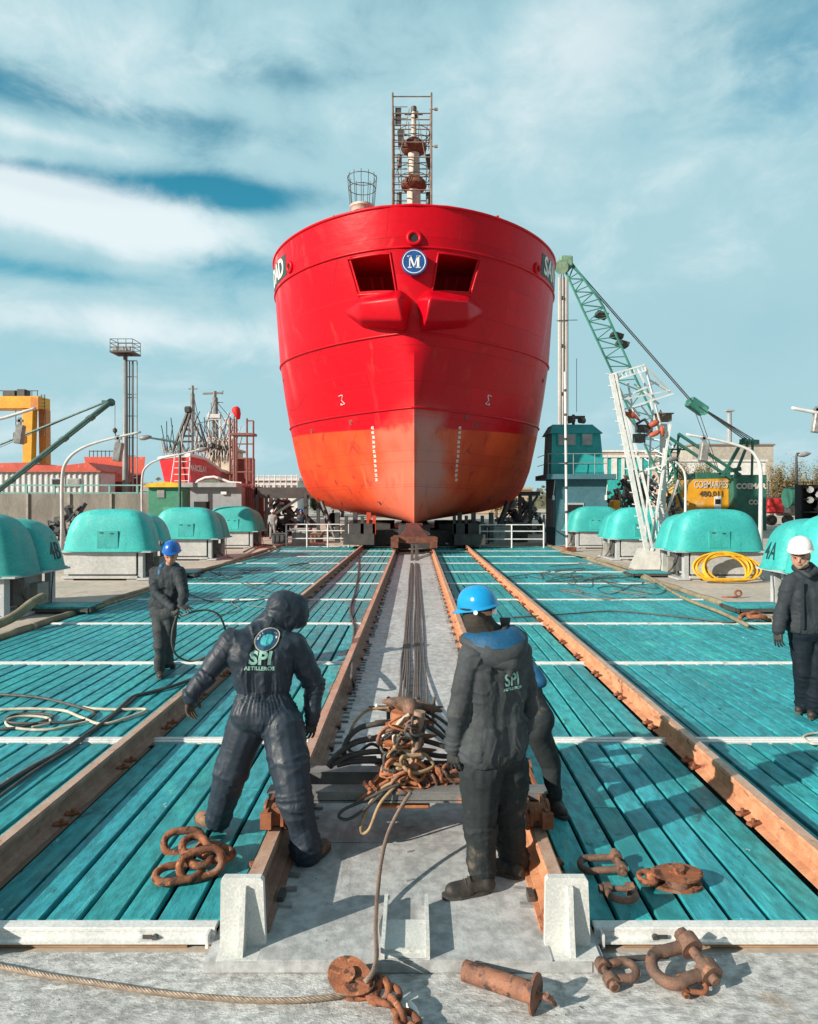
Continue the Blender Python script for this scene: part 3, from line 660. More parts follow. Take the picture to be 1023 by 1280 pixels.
# scaffold tower round the mast
sf = thing('scaffold_tower', 'rusty tube scaffold tower standing round the mast above the red bow', 'scaffold', (xm, YM, 14.9))
SCAF = mat('scaffold_tube', (.27, .22, .19), (.16, .11, .09), rough=.7)
X0, X1 = P(491, 0, YM-1.1).x, P(539.5, 0, YM-1.1).x
for yy in (YM-1.1, YM+1.1):
    for xx in (X0, X1): b = MB(); b.cyl((xx, yy, 14.6), (xx, yy, zz(131)), .055, n=6); b.build('standard', SCAF, sf)
for i, py in enumerate((135.5, 148, 156, 162, 170, 181, 191, 199, 209, 219, 230, 240, 249)):
    b = MB(); z = zz(py)
    b.cyl((X0, YM-1.1, z), (X1, YM-1.1, z), .034, n=6) if i % 2 == 0 or i == 0 else b.cyl((X0, YM-1.1, z), (X0+.8, YM-1.1, z), .02, n=6)
    b.cyl((X0, YM+1.1, z), (X1, YM+1.1, z), .034, n=6); b.cyl((X0, YM-1.1, z), (X0, YM+1.1, z), .034, n=6); b.cyl((X1, YM-1.1, z), (X1, YM+1.1, z), .034, n=6)
    b.build('ledger', SCAF, sf)
b = MB(); 
for a_, b_ in (((X0, YM-1.1, zz(250)), (X0+.9, YM-1.1, zz(150))), ((X1, YM-1.1, zz(250)), (X1-.8, YM-1.1, zz(150))), ((X0, YM+1.1, zz(250)), (X1, YM+1.1, zz(150)))): b.cyl(a_, b_, .02, n=6)
b.build('brace', SCAF, sf)
for p0, p1, xo in ((148, 170, .3), (175, 196, .45)): 
    b = MB(); b.box((X0+xo, YM-1.0, (zz(p0)+zz(p1))/2), (.32, .05, zz(p0)-zz(p1))); b.build('hung_board', mat('scaff_board', (.07, .07, .07), rough=.9), sf)
b = MB()
for py in (151, 196): b.cyl((X1-.1, YM-1.1, zz(py)), (X1+.3, YM-1.1, zz(py)), .03, n=6); b.box((X1+.25, YM-1.1, zz(py)), (.18, .1, .12))
b.build('clamp', SCAF, sf)
# cradle, keel blocks and shores beneath
MARO = mat('cradle_maroon', (.17, .045, .04), (.10, .035, .03), rough=.75, sc=3)
ORP = mat('orange_shore', (.62, .07, .03), (.45, .05, .02), rough=.6)
cr = thing('launching_cradle', 'dark rusty launching cradle on the rails under the red bow, maroon keel block on top', 'cradle', (0, 30, .18))
b = MB(); b.box((0, 30.0, .62), (1.9, .28, .28)); b.box((0, 31.2, .6), (1.9, .4, .3)); 
for s in (-1, 1): b.box((s*.85, 31, .42), (.3, 3, .26)); b.box((s*.85, 29.75, .5), (.34, .2, .5))
b.build('cradle_frame', RUSTB, cr)
b = MB(); b.prism([(-.62, .76), (.62, .76), (.2, 1.30), (-.2, 1.30)], 30.3, 31.3); b.box((0, 30.8, 1.22), (.75, .5, .2)); b.build('keel_block', MARO, cr)
b = MB()
for k in range(14): b.box((0, 33+k*2.2, .62), (1.5, 1.5, 1.1))
tag(b.build('dark_filler_boxes', DKST, cr), kind='stuff')  # dark boxes added to darken the space under the hull
for s in (-1, 1):
    for yy in (30.2, 31.8): b = MB(); b.cyl((s*.85-.09, yy, .31), (s*.85+.09, yy, .31), .13); b.build('wheel', DKST, cr)
for s in (-1, 1):
    cb = thing('side_cradle', f'tall dark side cradle with {"an orange shore" if s < 0 else "black shores"} under the {"left" if s < 0 else "right"} bilge of the red ship', 'cradle', (s*3, 35, 0), 'bilge cradles')
    b = MB(); b.box((s*2.7, 37, .45), (1.5, 8, .5)); b.box((s*2.6, 34.2, .9), (1.3, .6, .6)); b.box((s*2.6, 40.5, .65), (2.6, 8, .9)); b.box((s*1.4, 36.5, .45), (1.2, 3, .75)); b.build('cradle_box', DKST, cb)  # cradle box, with inner boxes added to deepen the dark beneath the ship
    for x in (2.3, 3.0, 3.9): b = MB(); b.box((s*x, 34.5, 1.0), (.22, .3, 1.5)); b.build('shore', ORP if (s < 0 and x == 2.3) else DKST, cb)
    for x in (2.0, 2.6, 3.4): b = MB(); b.box((s*x, 34.0, 1.1), (.16, .2, 1.0)); b.build('post', ORP if (s < 0 and x == 2.0) else DKST, cb)
    for q in (0, 4): b = MB(); b.cyl((s*(4.6+q*.2), 40+q, 0), (s*(5.6+q*.15), 41+q, 2.3), .12); b.build('raking_shore', DKST, cb)
# ================================================================ WINCH HOUSINGS
ROPEC = mat('rope_brown', (.42, .29, .17), (.28, .19, .11), rough=.9, sc=20, bump=.003, bsc=120)
WOOD_T = PLK
def dome_ext(A, B, H, h, nz=5.0, tx=.20, ty=.10):
    h = max(0.0, min(1.0, h)); k = max(0.0, 1-h**nz)**(1/3.6); return A*k*(1-tx*h), B*k*(1-ty*h)
def dome(cx, cy, z0, A, B, H, nx=4.6, n=48, m=18):
    rows = []
    for j in range(m+1):
        h = 1-(1-j/m)**2.6; a_, b_ = dome_ext(A, B, H, h); rows.append([(cx+a_*math.copysign(abs(cos(2*pi*i/n))**(2/nx), cos(2*pi*i/n)), cy+b_*math.copysign(abs(sin(2*pi*i/n))**(2/nx), sin(2*pi*i/n)), z0+H*h) for i in range(n)])
    return rows
def housing(s, Fy, label, words):
    t = thing('winch_housing', label, 'winch housing', (s*8.9, Fy, 0), f'teal covered winch housings along the {"left" if s < 0 else "right"} quay')
    for k, (yc, H, dx) in enumerate(((Fy+.60, 1.22, 0.0), (Fy+1.66, 1.08, .02))):
        b = MB(); A = 1.33; x0 = s*(7.62+A+.0)+s*dx; rows = dome(x0, yc, .86, A, .62 if k == 0 else .58, H)
        n = 48; vs = [p for r in rows for p in r]; fs = [(j*n+i, j*n+(i+1) % n, (j+1)*n+(i+1) % n, (j+1)*n+i) for j in range(len(rows)-1) for i in range(n)]
        b.add(vs, fs); lip = [(p[0]+(p[0]-x0)*.02, p[1]+(p[1]-yc)*.04, .86) for p in rows[0]]; b.tube(lip, .022, 6, closed=True)
        cv = b.build('cover', TEALP, t, smooth=True)
        if k == 0:
            q = MB(); 
            q.box((x0-s*.1, yc-.600, 1.20), (.62, .05, .5), b=.008); ht = q.build('hatch', TEALP, cv)
            for dx_ in (-.18, .12): q = MB(); q.box((x0+dx_-s*.1, yc-.63, 1.40 if dx_ < 0 else 1.38), (.09, .03, .025)); q.build('latch', DKST, ht)
    b = MB(); xa, xb = s*8.1, s*10.15
    b.box(((xa+xb)/2, Fy+1.05, .49), (2.0, 1.7, .70)); b.box(((xa+xb)/2, Fy+.13, .50), (2.1, .05, .62)); b.box(((xa+xb)/2, Fy+1.05, .845), (2.35, 2.1, .05)); b.box(((xa+xb)/2, Fy+1.0, .10), (2.2, 1.9, .07))
    for xx in (xa+s*.1, xb-s*.1): b.box((xx, Fy+.25, .04), (.3, .3, .08)); b.box((xx, Fy+1.8, .04), (.3, .3, .08))
    b.build('base_cabinet', mat('housing_grey', (.50, .505, .50), (.43, .44, .44), rough=.6, sc=1.2, spots=[((.33, .31, .29), 3, .62, .8, (1, 1, .4))], bump=.002), t)
    b = MB(); b.box((s*7.95, Fy+.22, .43), (.13, .2, .80)); b.box((s*7.95, Fy+1.9, .43), (.13, .2, .80)); b.box((s*7.86, Fy+1.05, .05), (.35, 2.0, .06)); b.box((s*7.78, Fy+1.05, .84), (.35, 2.1, .04)); b.build('end_frame', GREYP, t)
    b = MB(); b.box((s*7.83, Fy+1.25, .38), (.18, .42, .46), b=.01); b.build('junction_box', mat('box_grey', (.34, .34, .31), (.25, .25, .23), rough=.6), t)
    b = MB(); b.cyl((s*7.93, Fy+.75, .08), (s*7.93, Fy+.75, .8), .05, n=8); b.cyl((s*7.9, Fy+.52, .25), (s*7.9, Fy+.52, .8), .16, n=14); b.build('winch_drum', DKST, t)
    b = MB(); b.tube([(s*7.72, Fy+.3, .85), (s*7.70, Fy+.4, .5), (s*7.75, Fy+.7, .3), (s*7.72, Fy+1.1, .1)], .018, 6); b.build('hose', CABLE, t)
    b = MB(); b.tube([(s*7.72, Fy+1.6, .8), (s*7.73, Fy+1.55, .4), (s*7.6, Fy+1.3, .05), (s*7.3, Fy+1.0, .03)], .014, 6); b.build('hose', CABLE, t)
    if words:
        yc = Fy+1.66; x0 = s*(7.62+1.33)+s*.02
        def put(v):       # laid onto the end face of the rear cover
            z = 1.22+v.y; a_, b_ = dome_ext(1.33, .58, 1.08, (z-.86)/1.08); yy = .03+v.x*(1 if s < 0 else -1)
            return Vector((x0-s*a_*max(0.0, 1-abs(yy/b_)**4.6)**(1/4.6)-s*(.006+v.z), yc+yy, z))
        text(words, .52, put, 'number', mat('marking_dark', (.01, .05, .06), rough=.6, fine=0), t, ext=.004, bold=.004, xs=.72)
    return t
LBL = {(-1, 0): 'teal domed winch housing marked 4B, nearest at the left edge', (1, 0): 'teal domed winch housing marked 4A, behind the man in the white helmet',
       (-1, 1): 'teal domed winch housing on pale base, behind the worker holding the cable', (1, 1): 'teal domed winch housing with the yellow hose lying against its base',
       (-1, 2): 'third teal winch housing from the front on the left quay', (1, 2): 'teal domed winch housing just beyond the white lattice mast foot',
       (-1, 3): 'farthest teal winch housing on the left quay, near the railing', (1, 3): 'shaded teal winch housing in front of the blue control building'}
for s in (-1, 1):
    for k in range(4):
        housing(s, 13.0+6.68*k, LBL[(s, k)], {(-1, 0): '4B', (1, 0): '4A'}.get((s, k)))
# teal step boards between deck and quay
for s, k, fr in ((-1, 0, 'below the housing marked 4B'), (1, 0, 'by the man in the white helmet'), (-1, 1, 'behind the worker holding the cable'), (1, 1, 'near the yellow hose')):
    t = thing('step_board', f'small teal plank bridge from deck to quay {fr}', 'step board', (s*7.1, 14.2+6.68*k, 0), 'teal step boards')
    b = MB()
    for q in range(4): b.box((s*7.15, 13.9+6.68*k+q*.19, .14), (1.1, .17, .035), b=.004)
    b.build('boards', PLK, t); b = MB()
    for q in (-.33, .33): b.box((s*7.15, 14.18+6.68*k+q, .09), (1.2, .05, .07))
    b.box((s*6.62, 14.18+6.68*k, .08), (.04, .75, .1)); b.build('frame', DKST, t)
# hoses and ropes on the quays
YEL = mat('hose_yellow', (.80, .45, .025), (.66, .34, .02), rough=.45, sc=5, spots=[((.4, .2, .05), 12, .66, .8, S1)])
b = MB(); random.seed(5); pts = []
for i in range(520):
    a = i/520*2*pi*9.3+1.2; rr = .62+.10*sin(i*.017*3)+.05*sin(i*.05); cx0, cy0 = 8.85, 19.45
    lean = sin(a); x = cx0+rr*1.15*cos(a)+.08*sin(i*.013); 
    z = .10+max(0, (lean+.75))*.40*(1+.12*sin(i*.021))+.03*sin(i*.09); y = cy0-.22+lean*.20+.05*sin(i*.03)
    pts.append((x, y, z))
b.tube(pts, .030, 7); tag(b.build('hose_coil', YEL, smooth=True, origin=(8.85, 19.45, 0)), 'thick coil of bright yellow hose leaning on the right winch housing', 'hose')
b = MB(); pts = [(-9.0, 10.6, .05), (-8.1, 10.9, .06), (-7.45, 11.35, .09), (-7.12, 12.0, .22), (-7.05, 12.6, .42), (-7.0, 12.9, .5)]
def catm(p, n=8):
    p = [Vector(q) for q in p]; p = [p[0]]+p+[p[-1]]; out = []
    for i in range(1, len(p)-2):
        for k in range(n):
            t = k/n; a, b_, c, d = p[i-1:i+3]; out.append(.5*((2*b_)+(-a+c)*t+(2*a-5*b_+4*c-d)*t*t+(-a+3*b_-3*c+d)*t**3))
    return out+[p[-1]]
b.tube(catm(pts), .085, 10); tag(b.build('mooring_rope', MOSS, smooth=True, origin=(-7.5, 11, 0)), 'thick mossy rope end curling up below the housing marked 4B', 'rope')
def cable(name, pts, r, m, label, cat='cable', group=None, n=6, sm=8):
    b = MB(); b.tube(catm(pts, sm), r, n); return tag(b.build(name, m, smooth=True, origin=pts[0]), label, cat, group)
def gl(lst, z=.02): return [G(px, py, z) for px, py in lst]
PALER = mat('pale_rope', (.62, .56, .46), (.45, .40, .33), rough=.9, sc=12)
cable('cable', gl([(-30, 865), (0, 868), (50, 872), (100, 884), (118, 892), (100, 901), (40, 904), (8, 902), (20, 893), (60, 893), (62, 899), (20, 910), (-30, 912)]), .016, CABLE, 'dark cable looping beside the pale rope on the left deck')
cable('rope', gl([(-30, 889), (30, 886), (78, 888), (100, 896), (128, 905), (160, 897), (183, 887), (150, 887), (120, 886), (104, 884)]), .016, PALER, 'pale frayed rope tangled on the left deck planks', 'rope')
cable('rope', gl([(110, 902), (60, 912), (15, 909), (9, 900), (30, 895), (58, 897), (62, 904), (40, 909)]), .014, PALER, 'pale rope ring lying left of the frayed rope', 'rope')
cable('cable', gl([(-40, 1010), (30, 965), (80, 938), (105, 921), (140, 895), (165, 872), (185, 866), (215, 858), (245, 847)], .025), .022, CABLE, 'long black cable running diagonally over the left deck')
cable('cable', gl([(-30, 1018), (40, 966), (90, 934), (125, 907), (160, 880), (172, 869)], .022), .014, CABLE, 'thinner black cable beside the long diagonal one')
cable('cable', gl([(260, 713), (300, 728), (330, 738), (360, 742), (335, 748), (300, 752), (262, 751), (225, 738), (190, 730)]), .013, CABLE, 'thin cable loop on the far left deck planks')
cable('cable', gl([(270, 770), (300, 762), (290, 752), (320, 744), (345, 748), (352, 757), (340, 760), (310, 757)]), .010, mat('grey_cable', (.2, .2, .19)), 'grey cable squiggle behind the hooded worker')
cable('hose', [G(449, 693, .02), G(448, 715, .02), G(444, 740, .02), G(438, 760, .02), G(443, 785, .02), G(440, 812, .03), G(441, 835, .20), G(440, 846, .22), G(443, 858, .0), G(444, 890, -.06), G(438, 910, -.06), G(424, 922, -.06), G(412, 928, -.06)], .022, CABLE, 'black hose running down the left planks and over the inner rail', 'hose')
random.seed(21)
for k, (x0, y0) in enumerate(((700, 710), (735, 722), (760, 735), (690, 727), (720, 742), (650, 718))):
    pts = []
    for i in range(11): pts.append((x0+random.uniform(-35, 60)+i*4, y0+random.uniform(-8, 8)))
    cable('cable', gl(pts, .018), random.choice((.010, .013)), random.choice((CABLE, mat('grey_cable', (.2, .2, .19)), ROPEC)), 'one of the loose cables tangled on the far right planks', 'cable', 'tangled cables on the right planks')
for k, (x0, y0) in enumerate(((300, 716), (330, 728), (350, 706), (262, 722))):
    pts = []
    for i in range(8): pts.append((x0+random.uniform(-30, 40)+i*3, y0+random.uniform(-5, 5)))
    cable('cable', gl(pts, .018), .010, CABLE, 'one of the loose cables strewn on the far left planks', 'cable', 'strewn cables on the left planks')
cable('cable', gl([(640, 772), (700, 768), (760, 764), (800, 766), (860, 772), (905, 778), (930, 776), (948, 770)], .03), .014, CABLE, 'dark cable crossing the right planks towards the rusty hook')
cable('rope', gl([(1060, 925), (1023, 930), (1010, 927), (1005, 921), (1015, 917), (1040, 915)], .02), .012, PALER, 'loop of beige rope on the deck below the man in white helmet', 'rope')
for s, pts, lb in ((-1, [(120, 760), (200, 734), (240, 716), (290, 704), (330, 693), (345, 684), (325, 681), (305, 690)], 'pale green rope lying along the left kerb'), (1, [(700, 690), (745, 699), (800, 716), (850, 745), (900, 765), (935, 782)], 'brown rope lying along the right kerb')):
    cable('kerb_rope', gl(pts, .09), .04, MOSS, lb, 'rope')
b = MB(); c = G(941, 773, .06); b.tube(catm([c+Vector(v) for v in ((-.25, 0, 0), (-.1, .12, .05), (.1, .1, .05), (.2, -.08, .03), (.05, -.16, .06), (-.12, -.1, .05), (.02, .02, .1), (.2, .1, .06))]), .045, 8); tag(b.build('rusty_chain', RUST, smooth=True, origin=c), 'small heap of rusty chain at the right kerb', 'chain')
b = MB(); c = G(923, 748, .0); b.torus(c+Vector((0, 0, .12)), .07, .025, Matrix.Rotation(pi/2, 3, 'X')); b.cyl(c+Vector((-.35, .1, .02)), c+Vector((-.02, 0, .03)), .02); tag(b.build('eye_bolt', RUST, smooth=True, origin=c), 'rusty eye bolt standing on the quay under the yellow hose', 'eye bolt')
# ================================================================ RAILINGS AT THE DECK END
for (xa, xb, ya, lab) in ((358, 436, 684, 'left'), (600, 680, 685, 'right')):
    t = thing('pipe_railing', f'white pipe railing at the far end of the {lab} deck', 'railing', G((xa+xb)/2, ya), 'pipe railings at the deck end')
    A, B = G(xa, ya), G(xb, ya); H = 1.15
    for k in range(4 if lab == 'left' else 3):
        p_ = A.lerp(B, k/(3 if lab == 'left' else 2)); b = MB(); b.cyl(p_, p_+Vector((0, 0, H)), .04, n=8); b.build('post', WHST, t)
    for h in (H, H*.72, H*.38): b = MB(); b.cyl(A+Vector((0, 0, h)), B+Vector((0, 0, h)), .03, n=8); b.build('rail', WHST, t)
    q = MB(); q.cyl(B+Vector((.25, 1.5, 0)), B+Vector((.25, 1.5, 1.2)), .035, n=8); q.cyl(B+Vector((.25, 1.5, 1.2)), B+Vector((.0, 0, H)), .03, n=8); q.build('return_rail', WHST, t)
# ================================================================ CONTROL BUILDING (right)
BG = mat('building_blue', (.07, .18, .225), (.055, .145, .185), rough=.6, sc=1, spots=[((.10, .17, .19), 2, .62, .8, S1)], bump=.001)
TEALB = mat('cab_teal', (.024, .36, .37), (.02, .30, .31), rough=.5, sc=1)
GLASS = mat('window_glass', (.16, .18, .19), rough=.08, spec=.9, fine=0)
GLASSL = mat('window_pale', (.42, .40, .37), (.25, .27, .28), rough=.15, sc=2, fine=0)
t = thing('control_building', 'blue grey control building with teal glazed cab on top, right of the ship', 'building', (8.7, 35.4, 0))
Y0 = 35.4; X0 = 7.35; X1 = P(765, 0, Y0).x-.25; ZR = CH+(627-597)/F*Y0
b = MB(); b.box(((X0+X1)/2, Y0+1.3, ZR/2-.05), (X1-X0, 2.6, ZR-.1)); b.build('wall', BG, t)
b = MB(); b.box(((X0+X1)/2-.1, Y0+1.2, ZR+.04), (X1-X0+.9, 3.3, .26)); b.build('roof_slab', BG, t)
b = MB(); b.box((P(718, 0, Y0).x, Y0-.01, CH+(627-634)/F*Y0), (1.0, .05, .45)); w_ = b.build('window_frame', GREYP, t); b = MB(); b.box((P(718, 0, Y0).x, Y0-.045, CH+(627-635)/F*Y0), (.86, .03, .34)); b.build('pane', BLACK, w_)
for k in range(3):
    b = MB(); b.box((X0-.02, Y0+.5+k*.75, 1.7), (.05, .5, 1.5)); b.build('louvre', mat('louvre', (.28, .32, .34), (.2, .24, .26)), t)
for px in (694, 760):
    b = MB(); b.tube([P(px, 600, Y0-.1), P(px-1, 610, Y0-.12), P(px-2, 620, Y0-.1)], .02, 6); b.lathe([(.07, -.12), (.07, .1), (.02, .14)], P(px-2, 622, Y0-.1), 10); b.build('wall_lamp', WHP, t)
cabz0, cabz1 = ZR+.17, CH+(627-541)/F*Y0
def ring(ax, bx, y0_, y1_, z): return [(ax, y0_, z), (bx, y0_, z), (bx, y1_, z), (ax, y1_, z)]
ca0, ca1 = P(690, 0, Y0).x, P(757, 0, Y0).x; cb0, cb1 = P(692, 0, Y0).x, P(753, 0, Y0).x
b = MB(); b.add(ring(ca0, ca1, Y0+.2, Y0+2.4, cabz0)+ring(cb0, cb1, Y0+.35, Y0+2.3, cabz1), [(0, 1, 2, 3), (7, 6, 5, 4), (0, 4, 5, 1), (1, 5, 6, 2), (2, 6, 7, 3), (3, 7, 4, 0)]); cb_ = b.build('cab', TEALB, t)
b = MB(); b.add(ring(cb0-.15, cb1+.1, Y0+.2, Y0+2.45, cabz1)+ring(cb0+.1, cb1-.35, Y0+.6, Y0+2.0, CH+(627-529)/F*Y0), [(0, 1, 2, 3), (7, 6, 5, 4), (0, 4, 5, 1), (1, 5, 6, 2), (2, 6, 7, 3), (3, 7, 4, 0)]); b.build('cab_roof', TEALB, cb_)
for a_, b_ in ((698, 719), (728, 740)):
    yy = Y0+.29; q0, q1 = P(a_, 543, yy), P(b_, 556, yy)
    f = MB(); f.box(((q0.x+q1.x)/2, yy+.0, (q0.z+q1.z)/2), (q1.x-q0.x+.1, .12, q0.z-q1.z+.1)); wf = f.build('window', TEALB, t)
    f = MB(); f.box(((q0.x+q1.x)/2, yy-.065, (q0.z+q1.z)/2), (q1.x-q0.x, .03, q0.z-q1.z)); f.build('pane', GLASSL, wf)
b = MB(); b.box((X0-.0, Y0+1.3, cabz0+1.35), (.06, 1.4, .75)); b.build('side_window', GLASS, t)
rl = MB(); z0 = ZR+.17
xa, xb = X0-.45, X1+.3
for h in (.55, 1.05): rl.cyl((xa, Y0-.35, z0+h), (ca1, Y0-.35, z0+h), .02, n=6); rl.cyl((xa, Y0-.35, z0+h), (xa, Y0+2.7, z0+h), .02, n=6)
for x in (xa, xa+1.3, xa+2.4, ca1): rl.cyl((x, Y0-.35, z0), (x, Y0-.35, z0+1.05), .02, n=6)
rl.build('roof_railing', mat('rail_grey', (.30, .36, .38)), t)
b = MB(); q = P(717, 523, Y0+1); b.cyl((q.x, q.y, cabz1), (q.x, q.y, q.z+.2), .08); b.cyl((q.x-.3, q.y-.2, q.z-.15), (q.x-.05, q.y-.4, q.z-.1), .16, n=12); b.cyl((q.x+.5, q.y-.2, q.z-.15), (q.x+.25, q.y-.4, q.z-.15), .16, n=12); b.box((q.x+.15, q.y, q.z+.05), (.9, .2, .16)); b.build('searchlight', DKST, t)
b = MB(); q = P(721, 515, Y0+1); b.cyl(q, P(721, 448, Y0+1), .015, n=5); b.build('antenna', DKST, t)
# thin banded pole
t = tag(None or thing('banded_pole', 'thin white pole with dark bands standing at the right deck edge', 'pole', G(709, 690)))
YP = G(709, 690).y; b = MB(); b.cyl(G(709, 690), P(706.5, 465, YP), .055, n=10); b.build('pole_shaft', WHP, t)
for k in range(7): b = MB(); q = G(709, 690).lerp(P(706.5, 465, YP), .08+k*.135); b.cyl(q, q+Vector((0, 0, .12)), .062, n=10); b.build('pole_band', DKST, t)
b = MB(); b.box(G(712, 690)+Vector((0, 0, .1)), (.5, .4, .25), .3); b.build('foot', RUST, t)
# tall fluted column beyond
YC = 58; t = thing('tall_column', 'tall pale grey fluted column rising beside the crane boom head', 'column', P(703.5, 627, YC)-Vector((0, 0, 2.3)))
b = MB()
for k in range(3): x = P(700+k*4.1, 0, YC).x; b.cyl((x, YC, 0), (x, YC, P(0, 347, YC).z), .17, n=8)
b.build('shaft', mat('column_grey', (.46, .45, .43), (.36, .36, .36), sc=1, stretch=(1, 1, .3)), t)
for k in range(5): b = MB(); b.box(P(703, 372+k*60, YC-.2), (.2, .1, .25)); b.build('cleat', DKST, t)
b = MB(); b.bar(P(696, 400.5, YC-.2), P(722, 400, YC-.2), .05); b.build('cross_arm', DKST, t)
# ================================================================ WHITE LATTICE MAST
t = thing('lattice_mast', 'white leaning lattice mast on a concrete block among the right housings', 'mast', G(805, 712)); YL = 22.6
def LP(px, py, dy=0): return P(px, py, YL+dy)
b = MB(); b.add([LP(785, 712, -.3), LP(838, 712, -.3), LP(838, 712, 1.2), LP(790, 712, 1.2), LP(797, 685, 0), LP(828, 685, 0), LP(828, 685, .9), LP(799, 685, .9)], [(0, 1, 2, 3), (7, 6, 5, 4), (0, 4, 5, 1), (1, 5, 6, 2), (2, 6, 7, 3), (3, 7, 4, 0)]); 
b.v = [(x, y, max(z, .02)) for x, y, z in b.v]; b.build('footing', mat('footing', (.62, .61, .58), (.5, .49, .46)), t)
b = MB(); b.bar(LP(764, 468), LP(809, 690), .14, .10); b.bar(LP(769, 466), LP(816, 688), .06, .14); b.build('ladder_leg', WHST, t)
for k in range(15):
    f = k/15; b = MB(); q = LP(764, 468).lerp(LP(809, 690), f); b.bar(q+Vector((-.17, 0, .02)), q+Vector((.05, 0, -.02)), .05, .035); b.build('rung', WHST, t)
for (x0, y0, x1, y1, dy, w) in ((785, 520, 826, 688, .9, .08), (800, 505, 842, 560, .9, .05), (838, 530, 814, 688, .3, .07), (848, 600, 818, 686, .6, .06), (793, 592, 833, 580, .2, .05), (815, 525, 806, 680, .9, .05), (830, 560, 823, 640, .4, .04)):
    b = MB(); b.bar(LP(x0, y0, dy), LP(x1, y1, dy*.6), w); b.build('strut', WHST, t)
HF = [(764, 468, 0), (804, 457, 0), (800, 462, .9), (768, 474, .9)]
b = MB()
for A_, B_ in (((764, 468, 0), (806, 456, 0)), ((766, 476, 0), (808, 463, 0)), ((806, 456, 0), (812, 475, .3)), ((812, 475, .3), (838, 490, .5)), ((775, 500, 0), (838, 488, .3)), ((779, 512, .2), (842, 492, .3)), ((806, 456, 0), (826, 530, .5)), ((798, 462, .5), (815, 500, .5)), ((806, 457, 0), (836, 488, .3)), ((767, 480, 0), (800, 520, .5)), ((785, 478, .4), (793, 520, .7)), ((793, 480, .4), (824, 505, .4)), ((782, 496, .3), (820, 478, .4)), ((778, 505, 0), (786, 560, .5)), ((813, 500, .6), (822, 540, .6)), ((770, 500, 0), (800, 540, .6))):
    b.bar(LP(*A_), LP(*B_), .05)
for k in range(8): b.bar(LP(767+k*5, 468-k*1.3), LP(769+k*5, 475-k*1.5), .03)
b.build('head_frame', WHST, t)
b = MB()
for k in range(6): b.bar(LP(800+k*3.2, 545+k*20, .9), LP(833-k*1, 552+k*20, .4), .03); b.bar(LP(802+k*3.2, 552+k*20, .9), LP(832-k*2, 570+k*20, .4), .03)
b.build('lacing', WHST, t)
ORB = mat('orange_fender', (.50, .10, .05), (.3, .07, .04), rough=.6)
for (x0, y0, x1, y1, r) in ((781, 516, 796, 522, .09), (812, 532, 824, 527, .11), (812, 545, 826, 539, .09), (827, 532, 829, 546, .08), (786, 512, 800, 526, .06)):
    b = MB(); b.tube([LP(x0, y0, .2), LP((x0*2+x1)/3, (y0*2+y1)/3, .2), LP((x0+2*x1)/3, (y0+2*y1)/3, .2), LP(x1, y1, .2)], [r*.5, r, r, r*.4], 10); b.build('orange_float', ORB, t, smooth=True)
b = MB(); b.box(LP(805, 536, .6), (.5, .3, .25), .3); b.box(LP(799, 548, .5), (.35, .25, .3), .5); b.tube([LP(796, 530, .4), LP(806, 524, .5), LP(815, 536, .5), LP(808, 545, .5)], .05, 6); b.build('machinery', DKST, t)
t = thing('white_post', 'thick white post with a small dark box lamp on top, beside the lattice mast', 'post', G(828, 708)); YW = 23.6
b = MB(); b.bar(P(826.5, 712, YW), P(830, 530, YW), .20, .16); b.build('post_shaft', WHST, t)
b = MB(); b.box(P(829, 522, YW), (.5, .35, .28), b=.02); b.box(P(829, 517.5, YW), (.6, .42, .04)); b.cyl(P(826, 517, YW), P(826, 512, YW), .06, .01, 8); b.build('lamp_box', mat('lamp_box', (.20, .14, .10)), t)
# ================================================================ CRAWLER CRANE
GRN = mat('crane_green', (.022, .12, .085), (.03, .16, .12), rough=.55, sc=2, spots=[((.08, .05, .03), 5, .68, .8, S1)])
GRL = mat('boom_green', (.028, .155, .125), (.05, .24, .19), rough=.55, sc=1)
CYEL = mat('crane_yellow', (.78, .38, .02), (.66, .29, .02), rough=.5, sc=1.2, spots=[((.62, .50, .32), 1.2, .55, .75, S1), ((.4, .17, .03), 5, .66, .8, S1)])
cr = thing('lattice_crane', 'green lattice boom crane with yellow and green cab house, right of the ship', 'crane', (24, 55, 0)); YK = 55.0
def KP(px, py, dy=0): return P(px, py, YK+dy)
b = MB(); pts = [(843, 641), (843, 624), (846, 618), (869, 599), (911, 598), (911, 634), (905, 641)]; q = [KP(x, y) for x, y in pts]; b.prism([(v.x, v.z) for v in q], YK, YK+3.2); b.build('cab_side', CYEL, cr)
b = MB(); pts = [(869, 600), (872, 592), (914, 592), (951, 594), (952, 672), (912, 672), (850, 650), (905, 640), (911, 640), (911, 600)]; q0, q1 = KP(911.5, 594), KP(952, 672)
b.box(((q0.x+q1.x)/2, YK+1.4, (q0.z+q1.z)/2), (q1.x-q0.x, 4.4, q0.z-q1.z)); q0, q1 = KP(872, 591), KP(914, 599); b.box(((q0.x+q1.x)/2, YK+1.5, (q0.z+q1.z)/2), (q1.x-q0.x, 2.8, q0.z-q1.z)); q0, q1 = KP(850, 642), KP(912, 652); b.box(((q0.x+q1.x)/2, YK+1.5, (q0.z+q1.z)/2), (q1.x-q0.x, 2.8, q0.z-q1.z)); b.build('machinery_house', GRN, cr)
b = MB()
for s_ in (0, 2.6):
    q0, q1 = KP(850, 658), KP(946, 660); b.box(((q0.x+q1.x)/2, YK+.2+s_, .45), (q1.x-q0.x, .8, .9), b=.3)
b.build('track', DKST, cr)
